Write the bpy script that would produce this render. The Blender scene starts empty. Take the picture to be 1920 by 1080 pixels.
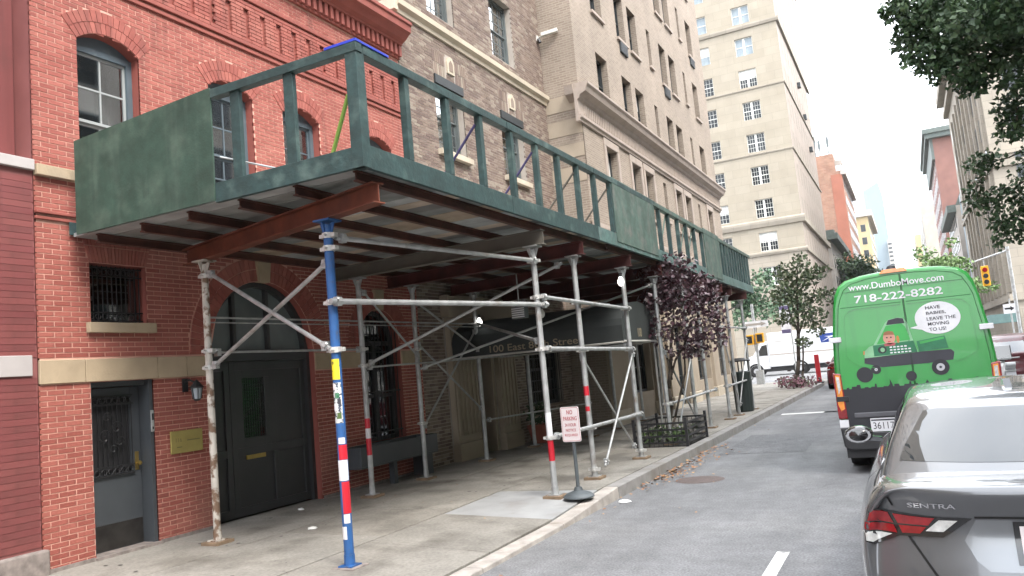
import bpy, bmesh, math, random
from mathutils import Vector, Matrix
from mathutils.bvhtree import BVHTree
from mathutils.geometry import delaunay_2d_cdt, tessellate_polygon

SC = bpy.context.scene
COL = SC.collection
R = math.radians
random.seed(7)

# ------------------------------------------------------------------ camera, sky, sun, exposure
CAM_P = (1475.41, -0.461819, 0.1082206, -0.0913626)
CAM_H = 1.8
def cam_axes():
    f, yaw, pitch, roll = CAM_P
    cy, sy, cp, sp, cr, sr = math.cos(yaw), math.sin(yaw), math.cos(pitch), math.sin(pitch), math.cos(roll), math.sin(roll)
    r = Vector((cy, -sy, 0)); fh = Vector((sy, cy, 0)); up = Vector((0, 0, 1))
    fw = fh * cp + up * sp; u = up * cp - fh * sp
    return r * cr + u * sr, u * cr - r * sr, fw
cd = bpy.data.cameras.new('camera'); cam = bpy.data.objects.new('camera', cd); COL.objects.link(cam)
_r, _u, _f = cam_axes()
cam.matrix_world = Matrix(((_r.x, _u.x, -_f.x, 0), (_r.y, _u.y, -_f.y, 0), (_r.z, _u.z, -_f.z, CAM_H), (0, 0, 0, 1)))
cd.sensor_width = 36; cd.lens = CAM_P[0] / 1920 * 36; cd.clip_start = 0.05; cd.clip_end = 5000
SC.camera = cam

SUN_EL, SUN_AZ = R(52), R(115)          # azimuth measured from +Y (street direction) towards +X
wd = bpy.data.worlds.new('World'); SC.world = wd; wd.use_nodes = True
nt = wd.node_tree; nt.nodes.clear()
sky = nt.nodes.new('ShaderNodeTexSky'); sky.sky_type = 'NISHITA'; sky.sun_disc = False
sky.sun_elevation = SUN_EL; sky.sun_rotation = SUN_AZ; sky.air_density = 1.0; sky.dust_density = 4.0; sky.ozone_density = 1.0
tc = nt.nodes.new('ShaderNodeTexCoord')
ns = nt.nodes.new('ShaderNodeTexNoise'); ns.inputs['Scale'].default_value = 2.2; ns.inputs['Detail'].default_value = 5
cr = nt.nodes.new('ShaderNodeValToRGB')
cr.color_ramp.elements[0].position = 0.3; cr.color_ramp.elements[0].color = (0.62, 0.67, 0.74, 1)
cr.color_ramp.elements[1].position = 0.62; cr.color_ramp.elements[1].color = (0.93, 0.95, 0.98, 1)
ms = nt.nodes.new('ShaderNodeMix'); ms.data_type = 'RGBA'; ms.blend_type = 'MIX'; ms.inputs[0].default_value = 0.82
vm = nt.nodes.new('ShaderNodeMix'); vm.data_type = 'RGBA'; vm.blend_type = 'MULTIPLY'; vm.inputs[0].default_value = 1.0
vm.inputs[7].default_value = (11.5, 11.5, 11.5, 1)
bg = nt.nodes.new('ShaderNodeBackground'); bg.inputs[1].default_value = 0.13
ow = nt.nodes.new('ShaderNodeOutputWorld')
nt.links.new(tc.outputs['Generated'], ns.inputs['Vector']); nt.links.new(ns.outputs['Fac'], cr.inputs[0])
nt.links.new(cr.outputs[0], vm.inputs[6]); nt.links.new(sky.outputs[0], ms.inputs[6]); nt.links.new(vm.outputs[2], ms.inputs[7])
nt.links.new(ms.outputs[2], bg.inputs[0]); nt.links.new(bg.outputs[0], ow.inputs[0])
sl = bpy.data.lights.new('sun', 'SUN'); sl.energy = 1.3; sl.angle = R(22); sl.color = (1, 0.95, 0.88)
so = bpy.data.objects.new('sun', sl); COL.objects.link(so)
sd = Vector((math.sin(SUN_AZ) * math.cos(SUN_EL), math.cos(SUN_AZ) * math.cos(SUN_EL), math.sin(SUN_EL)))
so.rotation_euler = (-sd).to_track_quat('-Z', 'Y').to_euler(); so.location = (20, -20, 60)
SC.view_settings.view_transform = 'Standard'; SC.view_settings.look = 'None'
SC.view_settings.gamma = 1; SC.view_settings.use_curve_mapping = False
SC.view_settings.exposure = 2.05
SC.render.engine = 'CYCLES'
SC.cycles.max_bounces = 6; SC.cycles.diffuse_bounces = 2; SC.cycles.transparent_max_bounces = 12

# ------------------------------------------------------------------ materials
MATS = {}
def mat(name, col, rough=0.7, metal=0.0, var=0.15, scale=3.0, bump=0.0, bscale=40.0, spec=0.5, coat=0.0, rnd=None, stain=None, emit=None, streak=None, grain=None, lanes=None, ior=1.5):
    """procedural: base colour varied by noise in object space, optional per-piece colours (rnd), stains, bump"""
    if name in MATS: return MATS[name]
    m = bpy.data.materials.new(name); m.use_nodes = True; n = m.node_tree.nodes; l = m.node_tree.links
    b = n['Principled BSDF']
    b.inputs['IOR'].default_value = ior; b.inputs['Roughness'].default_value = rough; b.inputs['Metallic'].default_value = metal
    b.inputs['Specular IOR Level'].default_value = spec; b.inputs['Coat Weight'].default_value = coat; b.inputs['Coat Roughness'].default_value = 0.04
    t = n.new('ShaderNodeTexCoord')
    def mixn(fac, a, bb, blend='MIX'):
        x = n.new('ShaderNodeMix'); x.data_type = 'RGBA'; x.blend_type = blend
        for sock, val in ((x.inputs[0], fac), (x.inputs[6], a), (x.inputs[7], bb)):
            if hasattr(val, 'is_output'): l.new(val, sock)
            elif isinstance(val, (int, float)): sock.default_value = val
            else: sock.default_value = (*val, 1)
        return x.outputs[2]
    def noise(sc, det=4, vec=None):
        x = n.new('ShaderNodeTexNoise'); x.inputs['Scale'].default_value = sc; x.inputs['Detail'].default_value = det
        l.new(vec if vec else t.outputs['Object'], x.inputs['Vector']); return x.outputs['Fac']
    def ramp(fac, p0, p1):
        x = n.new('ShaderNodeMapRange'); x.inputs[1].default_value = p0; x.inputs[2].default_value = p1; x.clamp = True
        l.new(fac, x.inputs[0]); return x.outputs[0]
    c = None
    if rnd:
        g = n.new('ShaderNodeNewGeometry'); oi = n.new('ShaderNodeObjectInfo')
        ad = n.new('ShaderNodeMath'); ad.operation = 'ADD'; l.new(g.outputs['Random Per Island'], ad.inputs[0]); l.new(oi.outputs['Random'], ad.inputs[1])
        fr = n.new('ShaderNodeMath'); fr.operation = 'FRACT'; l.new(ad.outputs[0], fr.inputs[0])
        rp = n.new('ShaderNodeValToRGB'); rp.color_ramp.interpolation = 'CONSTANT' if len(rnd) > 3 else 'LINEAR'
        cols = rnd
        while len(rp.color_ramp.elements) < len(cols): rp.color_ramp.elements.new(0.5)
        for i, cc in enumerate(cols):
            rp.color_ramp.elements[i].position = i / (len(cols) if len(rnd) > 3 else max(1, len(cols) - 1)); rp.color_ramp.elements[i].color = (*cc, 1)
        l.new(fr.outputs[0], rp.inputs[0]); c = rp.outputs[0]
    else:
        rgb = n.new('ShaderNodeRGB'); rgb.outputs[0].default_value = (*col, 1); c = rgb.outputs[0]
    if var:
        f = ramp(noise(scale, 6), 0.3, 0.7)
        dk = mixn(1.0, c, (1 - var,) * 3, 'MULTIPLY'); lt = mixn(1.0, c, (1 + var,) * 3, 'MULTIPLY')
        c = mixn(f, dk, lt)
    if stain:      # (colour, scale, lo, hi)
        c = mixn(ramp(noise(stain[1], 8), stain[2], stain[3]), c, stain[0])
    if streak:     # vertical run marks: (colour, amount)
        mp = n.new('ShaderNodeMapping'); mp.inputs['Scale'].default_value = (5, 5, 0.35); l.new(t.outputs['Object'], mp.inputs[0])
        f = ramp(noise(1.6, 6, mp.outputs[0]), 0.52, 0.75)
        k = n.new('ShaderNodeMath'); k.operation = 'MULTIPLY'; l.new(f, k.inputs[0]); k.inputs[1].default_value = streak[1]
        c = mixn(k.outputs[0], c, streak[0])
    if grain:      # fine aggregate speckle: (scale, amount)
        f = ramp(noise(grain[0], 3), 0.3, 0.7); f2 = ramp(noise(grain[0] * 0.13, 5), 0.3, 0.7)
        c = mixn(f2, mixn(1.0, c, (1 - grain[1] * .35,) * 3, 'MULTIPLY'), mixn(1.0, c, (1 + grain[1] * .35,) * 3, 'MULTIPLY'))
        c = mixn(f, mixn(1.0, c, (1 - grain[1],) * 3, 'MULTIPLY'), mixn(1.0, c, (1 + grain[1],) * 3, 'MULTIPLY'))
    if lanes:      # wear drawn out along the street
        mp = n.new('ShaderNodeMapping'); mp.inputs['Scale'].default_value = (1.1, 0.045, 1); l.new(t.outputs['Object'], mp.inputs[0])
        c = mixn(ramp(noise(1.0, 5, mp.outputs[0]), 0.35, 0.7), mixn(1.0, c, (1 - lanes,) * 3, 'MULTIPLY'), mixn(1.0, c, (1 + lanes,) * 3, 'MULTIPLY'))
    l.new(c, b.inputs['Base Color'])
    if bump:
        bp = n.new('ShaderNodeBump'); bp.inputs['Strength'].default_value = bump; bp.inputs['Distance'].default_value = 0.02
        l.new(noise(bscale, 6), bp.inputs['Height']); l.new(bp.outputs[0], b.inputs['Normal'])
    if emit:
        b.inputs['Emission Color'].default_value = (*emit[0], 1); b.inputs['Emission Strength'].default_value = emit[1]
    MATS[name] = m
    return m
def glassmat(name, tint=(0.75, 0.8, 0.8), refl=0.22, rough=0.03):
    if name in MATS: return MATS[name]
    m = bpy.data.materials.new(name); m.use_nodes = True; n = m.node_tree.nodes; l = m.node_tree.links
    n.clear(); o = n.new('ShaderNodeOutputMaterial'); mx = n.new('ShaderNodeMixShader'); tr = n.new('ShaderNodeBsdfTransparent'); gl = n.new('ShaderNodeBsdfGlossy')
    tr.inputs[0].default_value = (*tint, 1); gl.inputs['Roughness'].default_value = rough; gl.inputs[0].default_value = (0.9, 0.93, 0.95, 1)
    lw = n.new('ShaderNodeLayerWeight'); lw.inputs[0].default_value = 0.35
    mr = n.new('ShaderNodeMapRange'); mr.inputs[3].default_value = refl; mr.inputs[4].default_value = 0.95; l.new(lw.outputs['Fresnel'], mr.inputs[0])
    tcn = n.new('ShaderNodeTexCoord'); nn = n.new('ShaderNodeTexNoise'); nn.inputs['Scale'].default_value = 1.3; bp = n.new('ShaderNodeBump'); bp.inputs['Strength'].default_value = 0.02
    l.new(tcn.outputs['Object'], nn.inputs['Vector']); l.new(nn.outputs[0], bp.inputs['Height']); l.new(bp.outputs[0], gl.inputs['Normal'])
    l.new(mr.outputs[0], mx.inputs[0]); l.new(tr.outputs[0], mx.inputs[1]); l.new(gl.outputs[0], mx.inputs[2]); l.new(mx.outputs[0], o.inputs[0])
    MATS[name] = m
    return m

M = dict(
    asphalt=mat('asphalt', (0.165, 0.167, 0.172), 0.92, var=0.13, scale=1.3, bump=0.55, bscale=120, stain=((0.215, 0.215, 0.215), 0.45, 0.5, 0.75), grain=(47, 0.3), lanes=0.16),
    ground=mat('ground_concrete', (0.16, 0.155, 0.145), 0.9, var=0.2, scale=0.3),
    slab=mat('sidewalk_concrete', (0.2, 0.19, 0.17), 0.88, var=0.14, scale=1.6, bump=0.35, bscale=120, rnd=[(0.215, 0.2, 0.175), (0.255, 0.243, 0.218)], stain=((0.12, 0.11, 0.094), 1.3, 0.5, 0.72), grain=(30, 0.16)),
    slab_new=mat('fresh_concrete', (0.29, 0.295, 0.295), 0.85, var=0.12, scale=2, bump=0.2, bscale=100, stain=((0.22, 0.21, 0.2), 2.2, 0.5, 0.75)),
    joint=mat('joint_grime', (0.07, 0.065, 0.058), 0.95),
    kerb=mat('kerb_granite', (0.24, 0.23, 0.22), 0.85, var=0.2, scale=5, bump=0.3, bscale=60, stain=((0.15, 0.13, 0.11), 2.5, 0.5, 0.75)),
    kerb_pale=mat('kerb_pale', (0.36, 0.33, 0.3), 0.85, var=0.25, scale=6, bump=0.3, stain=((0.2, 0.17, 0.14), 3, 0.5, 0.7)),
    roadpaint=mat('road_paint', (0.62, 0.62, 0.6), 0.8, var=0.1, stain=((0.2, 0.2, 0.2), 9, 0.55, 0.75)),
    rbrick=mat('red_brick', (0.3, 0.07, 0.05), 0.82, var=0.1, scale=9, bump=0.25, bscale=90, rnd=[(0.25, 0.066, 0.05), (0.29, 0.082, 0.063), (0.335, 0.105, 0.08)], streak=((0.12, 0.04, 0.033), 0.65), stain=((0.36, 0.15, 0.115), 0.7, 0.52, 0.78)),
    rmortar=mat('red_mortar', (0.58, 0.33, 0.26), 0.9, var=0.15, scale=2.5),
    rmould=mat('red_moulding', (0.25, 0.068, 0.052), 0.75, var=0.12, scale=4, bump=0.1),
    burg=mat('burgundy_paint_brick', (0.16, 0.042, 0.042), 0.5, var=0.08, scale=1.2, rnd=[(0.175, 0.05, 0.05), (0.21, 0.064, 0.06)], streak=((0.11, 0.035, 0.033), 0.6), stain=((0.13, 0.045, 0.042), 1.3, 0.5, 0.75)),
    burgm=mat('burgundy_joint', (0.24, 0.09, 0.085), 0.6, var=0.1),
    stone=mat('buff_stone', (0.37, 0.29, 0.195), 0.85, var=0.12, scale=4, bump=0.15, stain=((0.24, 0.2, 0.15), 2, 0.55, 0.8)),
    greystone=mat('grey_painted_stone', (0.4, 0.37, 0.36), 0.7, var=0.08),
    granite=mat('granite_base', (0.21, 0.18, 0.165), 0.85, var=0.3, scale=12),
    mbrick=mat('mottled_brick', (0.3, 0.2, 0.16), 0.85, var=0.12, scale=3, bump=0.2, rnd=[(0.2, 0.15, 0.118), (0.155, 0.112, 0.092), (0.265, 0.222, 0.178), (0.18, 0.132, 0.108), (0.14, 0.098, 0.083), (0.23, 0.18, 0.145), (0.19, 0.142, 0.113)]),
    mmortar=mat('grey_mortar', (0.36, 0.32, 0.28), 0.92, var=0.12),
    lime=mat('limestone', (0.47, 0.41, 0.32), 0.85, var=0.1, scale=2, bump=0.1, stain=((0.36, 0.31, 0.24), 1.2, 0.5, 0.8)),
    tanstone=mat('tan_base_stone', (0.33, 0.275, 0.21), 0.85, var=0.12, scale=1.5, bump=0.12),
    terracornice=mat('tan_terracotta', (0.33, 0.275, 0.235), 0.8, var=0.15, scale=3, bump=0.1, stain=((0.25, 0.2, 0.16), 3, 0.55, 0.8)),
    cream=mat('cream_limestone', (0.47, 0.405, 0.295), 0.85, var=0.08, scale=0.5, bump=0.08),
    creamlow0=mat('cream_base_limestone', (0.5, 0.45, 0.375), 0.85, var=0.1, scale=0.6, bump=0.08),
    beigewall=mat('beige_stone', (0.25, 0.22, 0.185), 0.85, var=0.1),  # plain beige stone
    orange=mat('orange_brick', (0.4, 0.155, 0.075), 0.85, var=0.16, scale=0.35, stain=((0.42, 0.2, 0.11), 0.2, 0.45, 0.7)),
    orange2=mat('red_orange_brick', (0.26, 0.095, 0.06), 0.85, var=0.12, scale=0.4),
    yellow=mat('yellow_brick', (0.36, 0.28, 0.155), 0.85, var=0.1, scale=0.4),
    farred=mat('far_red_brick', (0.2, 0.1, 0.082), 0.85, var=0.12, scale=0.5),
    farpale=mat('far_pale_stone', (0.33, 0.3, 0.255), 0.85, var=0.1, scale=0.5),
    fargrey=mat('far_grey_stone', (0.34, 0.31, 0.28), 0.85, var=0.12, scale=0.6),
    coppertrim=mat('verdigris_cornice', (0.09, 0.11, 0.1), 0.7, var=0.2),
    tower=mat('tower_glass', (0.17, 0.22, 0.25), 0.5, var=0.08, scale=0.05),
    towerband=mat('tower_spandrel', (0.21, 0.25, 0.275), 0.5),
    dark=mat('dark_interior', (0.012, 0.012, 0.014), 0.8, var=0.2),
    dimroom=mat('dim_room', (0.05, 0.045, 0.04), 0.8, var=0.3),
    pane=glassmat('window_pane'), darkpane=glassmat('dark_pane', (0.4, 0.47, 0.47), 0.16), palepane=glassmat('pale_pane', (0.6, 0.65, 0.65), 0.4), frosted=mat('frosted_fanlight', (0.13, 0.155, 0.155), 0.18, var=0.25, scale=1.5),
    farpane=mat('far_window_glass', (0.02, 0.024, 0.027), 0.1, var=0.3, scale=0.6, spec=0.35),
    blind=mat('white_blind', (0.6, 0.6, 0.58), 0.7, var=0.05),
    curtain=mat('beige_curtain', (0.42, 0.35, 0.27), 0.8, var=0.1),
    bluegrey=mat('blue_grey_paint', (0.085, 0.115, 0.135), 0.5, var=0.1, scale=4, stain=((0.16, 0.18, 0.19), 6, 0.6, 0.8)),
    sashwhite=mat('sash_grey_white', (0.3, 0.32, 0.32), 0.55, var=0.1),
    charcoal=mat('charcoal_paint', (0.035, 0.036, 0.038), 0.42, var=0.12, scale=3),
    slategrey=mat('slate_paint', (0.055, 0.062, 0.07), 0.45, var=0.1, scale=3),
    blackiron=mat('black_iron', (0.014, 0.014, 0.016), 0.45, var=0.2),
    darkframe=mat('dark_window_frame', (0.025, 0.03, 0.032), 0.5),
    greyframe=mat('grey_green_frame', (0.1, 0.115, 0.115), 0.5),
    whiteframe=mat('white_window_frame', (0.62, 0.62, 0.58), 0.5),
    brass=mat('brass', (0.5, 0.36, 0.12), 0.35, metal=0.9, var=0.15, scale=5),
    plaque=mat('plaque_brass', (0.33, 0.27, 0.085), 0.5, metal=0.25, var=0.1, scale=8),
    plaquetext=mat('plaque_engraving', (0.16, 0.13, 0.045), 0.6),
    steel=mat('galvanised_steel', (0.4, 0.41, 0.41), 0.5, metal=0.45, var=0.2, scale=8, stain=((0.26, 0.23, 0.2), 5, 0.56, 0.75)),
    peelpaint=mat('peeling_cream_paint', (0.5, 0.47, 0.42), 0.7, var=0.2, scale=6, bump=0.3, stain=((0.16, 0.1, 0.065), 9, 0.48, 0.56)),
    bluepole=mat('blue_pole_paint', (0.022, 0.095, 0.27), 0.5, var=0.15, scale=7, stain=((0.05, 0.08, 0.16), 12, 0.58, 0.7)),
    redband=mat('red_reflective_tape', (0.5, 0.015, 0.03), 0.4, var=0.1),
    whiteband=mat('white_reflective_tape', (0.68, 0.68, 0.7), 0.4, var=0.1),
    yellowsticker=mat('yellow_sticker', (0.75, 0.62, 0.03), 0.5, stain=((0.05, 0.05, 0.03), 28, 0.6, 0.66)),
    scribble=mat('scribbled_sticker', (0.6, 0.62, 0.62), 0.5, stain=((0.04, 0.05, 0.08), 38, 0.52, 0.56)),
    rust=mat('rusty_beam', (0.125, 0.034, 0.017), 0.75, var=0.3, scale=5, bump=0.15, stain=((0.06, 0.02, 0.014), 2, 0.5, 0.75)),
    rustred=mat('dark_red_beam', (0.085, 0.022, 0.02), 0.7, var=0.25, scale=4, stain=((0.04, 0.015, 0.013), 3, 0.5, 0.75)),
    greybeam=mat('grey_painted_beam', (0.13, 0.12, 0.1), 0.7, var=0.15, scale=3),
    joist=mat('joist_red_oxide', (0.085, 0.03, 0.02), 0.75, var=0.3, scale=4, stain=((0.04, 0.02, 0.016), 3, 0.5, 0.75)),
    plank=mat('weathered_plank', (0.3, 0.29, 0.27), 0.85, var=0.22, scale=3, bump=0.15, rnd=[(0.2, 0.21, 0.2), (0.36, 0.375, 0.37), (0.34, 0.27, 0.2), (0.16, 0.155, 0.15), (0.3, 0.315, 0.31), (0.44, 0.36, 0.28)]),
    green=mat('shed_green_paint', (0.021, 0.049, 0.048), 0.6, var=0.22, scale=4, bump=0.2, bscale=30, stain=((0.07, 0.115, 0.105), 3.4, 0.55, 0.72), grain=(14, 0.2)),
    plygreen=mat('shed_green_plywood', (0.028, 0.062, 0.045), 0.6, var=0.16, scale=2, bump=0.1, stain=((0.06, 0.1, 0.075), 2.6, 0.5, 0.7), grain=(9, 0.16), streak=((0.075, 0.115, 0.09), 0.5)),
    wornply=mat('worn_green_plywood', (0.07, 0.115, 0.095), 0.7, var=0.25, scale=2.5, stain=((0.13, 0.14, 0.125), 3, 0.5, 0.7), streak=((0.12, 0.15, 0.13), 0.6), grain=(9, 0.2)),
    greenfascia=mat('weathered_sheen_fascia', (0.075, 0.14, 0.13), 0.6, var=0.2, scale=2.2, stain=((0.14, 0.18, 0.18), 2.5, 0.54, 0.72), streak=((0.15, 0.19, 0.18), 0.6), grain=(12, 0.2)),  # paler base carries the boards' reflected light; stains and streaks are weathering
    bluepaint=mat('bright_blue_paint', (0.025, 0.05, 0.45), 0.45, var=0.1),
    limebrace=mat('lime_green_brace', (0.2, 0.33, 0.06), 0.5, var=0.2),
    purplebrace=mat('purple_brace', (0.07, 0.06, 0.16), 0.5),
    bulb=mat('bulb_white', (0.8, 0.8, 0.8), 0.3, emit=((1, 0.98, 0.93), 1.2)),
    wood=mat('base_board_wood', (0.2, 0.14, 0.09), 0.8, var=0.25, scale=9),
    terracotta=mat('terracotta', (0.28, 0.085, 0.055), 0.8, var=0.15),
    awning=mat('charcoal_canvas', (0.036, 0.042, 0.042), 0.8, var=0.08),
    awntrim=mat('awning_pipe', (0.5, 0.49, 0.46), 0.4),
    goldtext=mat('gold_lettering', (0.3, 0.25, 0.17), 0.6),
    signwhite=mat('sign_white', (0.7, 0.64, 0.64), 0.45, var=0.06),
    signred=mat('sign_red', (0.42, 0.1, 0.11), 0.5),
    signpole=mat('sign_pole_slate', (0.075, 0.088, 0.095), 0.5, var=0.15),
    vangreen=mat('van_green_paint', (0.028, 0.29, 0.05), 0.3, var=0.08, scale=1.2, coat=0.6, streak=((0.022, 0.2, 0.045), 0.4)),
    vandark=mat('van_black_wrap', (0.014, 0.014, 0.02), 0.4, coat=0.3),
    plastic=mat('black_plastic', (0.022, 0.022, 0.024), 0.55),
    rubber=mat('tyre_rubber', (0.016, 0.016, 0.016), 0.85, var=0.2),
    decalwhite=mat('decal_white', (0.72, 0.72, 0.74), 0.4), decalink=mat('decal_ink', (0.025, 0.025, 0.03), 0.5),
    decalgreen=mat('decal_toy_green', (0.02, 0.16, 0.07), 0.4, var=0.2, scale=9), decalpale=mat('decal_pale_green', (0.22, 0.45, 0.25), 0.4, var=0.2, scale=6),
    decalbright=mat('decal_bright_green', (0.05, 0.36, 0.08), 0.4), decalgrey=mat('decal_grey', (0.04, 0.04, 0.05), 0.5), decalsilver=mat('decal_silver', (0.5, 0.5, 0.52), 0.4),
    decalskin=mat('decal_skin', (0.6, 0.3, 0.23), 0.5), decalhair=mat('decal_hair', (0.3, 0.14, 0.07), 0.6), decalorange=mat('decal_orange', (0.5, 0.2, 0.06), 0.5),
    lampamber=mat('lamp_amber', (0.75, 0.25, 0.03), 0.15, coat=0.8, var=0.2, scale=12), lampred=mat('lamp_red', (0.24, 0.004, 0.008), 0.12, coat=1.0, var=0.25, scale=25),
    lampclear=mat('lamp_clear', (0.55, 0.55, 0.53), 0.15, coat=1.0, var=0.25, scale=30), chrome=mat('chrome', (0.75, 0.75, 0.77), 0.12, metal=1.0, var=0),
    carpaint=mat('graphite_car_paint', (0.115, 0.119, 0.126), 0.25, metal=0.4, var=0.03, coat=1.0), carblack=mat('car_gloss_black', (0.01, 0.01, 0.011), 0.12, coat=1.0),
    carglass=mat('car_glass', (0.02, 0.024, 0.026), 0.03, spec=1.0, coat=1.0, var=0),
    rearglass=mat('car_rear_glass', (0.03, 0.035, 0.038), 0.02, spec=0.7, var=0, ior=1.6), seam=mat('panel_gap', (0.008, 0.008, 0.008), 0.9),
    whitepaint=mat('white_vehicle_paint', (0.66, 0.67, 0.68), 0.35, coat=0.5, var=0.04), postblue=mat('mail_truck_blue', (0.012, 0.04, 0.2), 0.4), postred=mat('mail_truck_red', (0.4, 0.02, 0.03), 0.4),
    redpost=mat('red_barrier_post', (0.5, 0.02, 0.03), 0.5, var=0.1), redcar=mat('dark_red_car_paint', (0.09, 0.006, 0.011), 0.35, coat=0.35), taxi=mat('taxi_yellow', (0.7, 0.36, 0.01), 0.35, coat=0.6),
    signalyellow=mat('signal_yellow', (0.7, 0.34, 0.01), 0.5, var=0.15), teal=mat('teal_awning', (0.075, 0.13, 0.125), 0.8), bin=mat('bin_green_black', (0.016, 0.024, 0.022), 0.5),
    bark=mat('tree_bark', (0.06, 0.047, 0.036), 0.9, var=0.3, scale=14, bump=0.5, bscale=30),
    darkleaf=mat('tree_leaf', (0.028, 0.055, 0.022), 0.55, rnd=[(0.024, 0.052, 0.023), (0.042, 0.08, 0.034), (0.07, 0.115, 0.045)], var=0.1),
    midleaf=mat('street_tree_leaf', (0.06, 0.095, 0.045), 0.6, rnd=[(0.05, 0.08, 0.035), (0.085, 0.115, 0.06), (0.12, 0.14, 0.075)], var=0.1),
    avleaf=mat('avenue_tree_leaf', (0.05, 0.1, 0.05), 0.6, rnd=[(0.04, 0.085, 0.045), (0.06, 0.12, 0.06), (0.1, 0.15, 0.085)], var=0.1),
    limeleaf=mat('lime_tree_leaf', (0.1, 0.17, 0.05), 0.6, rnd=[(0.07, 0.13, 0.035), (0.12, 0.19, 0.06)], var=0.1),
    purpleleaf=mat('purple_leaf', (0.04, 0.022, 0.03), 0.45, rnd=[(0.035, 0.013, 0.019), (0.06, 0.022, 0.032), (0.085, 0.04, 0.05), (0.045, 0.015, 0.022), (0.12, 0.075, 0.085)], var=0.1, spec=0.7),
    dryleaf=mat('dry_leaf', (0.3, 0.15, 0.07), 0.8, rnd=[(0.2, 0.09, 0.045), (0.33, 0.17, 0.08), (0.42, 0.27, 0.14)], var=0.1),
    plantleaf=mat('bed_plant_leaf', (0.06, 0.12, 0.03), 0.6, rnd=[(0.03, 0.06, 0.02), (0.09, 0.15, 0.04)], var=0.1),
    flower=mat('bed_flower', (0.2, 0.06, 0.1), 0.7, rnd=[(0.07, 0.1, 0.05), (0.2, 0.08, 0.11), (0.12, 0.06, 0.07)], var=0.1),
    paper=mat('paper_litter', (0.7, 0.7, 0.68), 0.8), manhole=mat('manhole_iron', (0.1, 0.075, 0.068), 0.7, var=0.2, scale=12, bump=0.4, bscale=50),
    camwhite=mat('camera_housing', (0.55, 0.54, 0.5), 0.5), lampglass=mat('lantern_glass', (0.3, 0.34, 0.37), 0.2),
)

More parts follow.
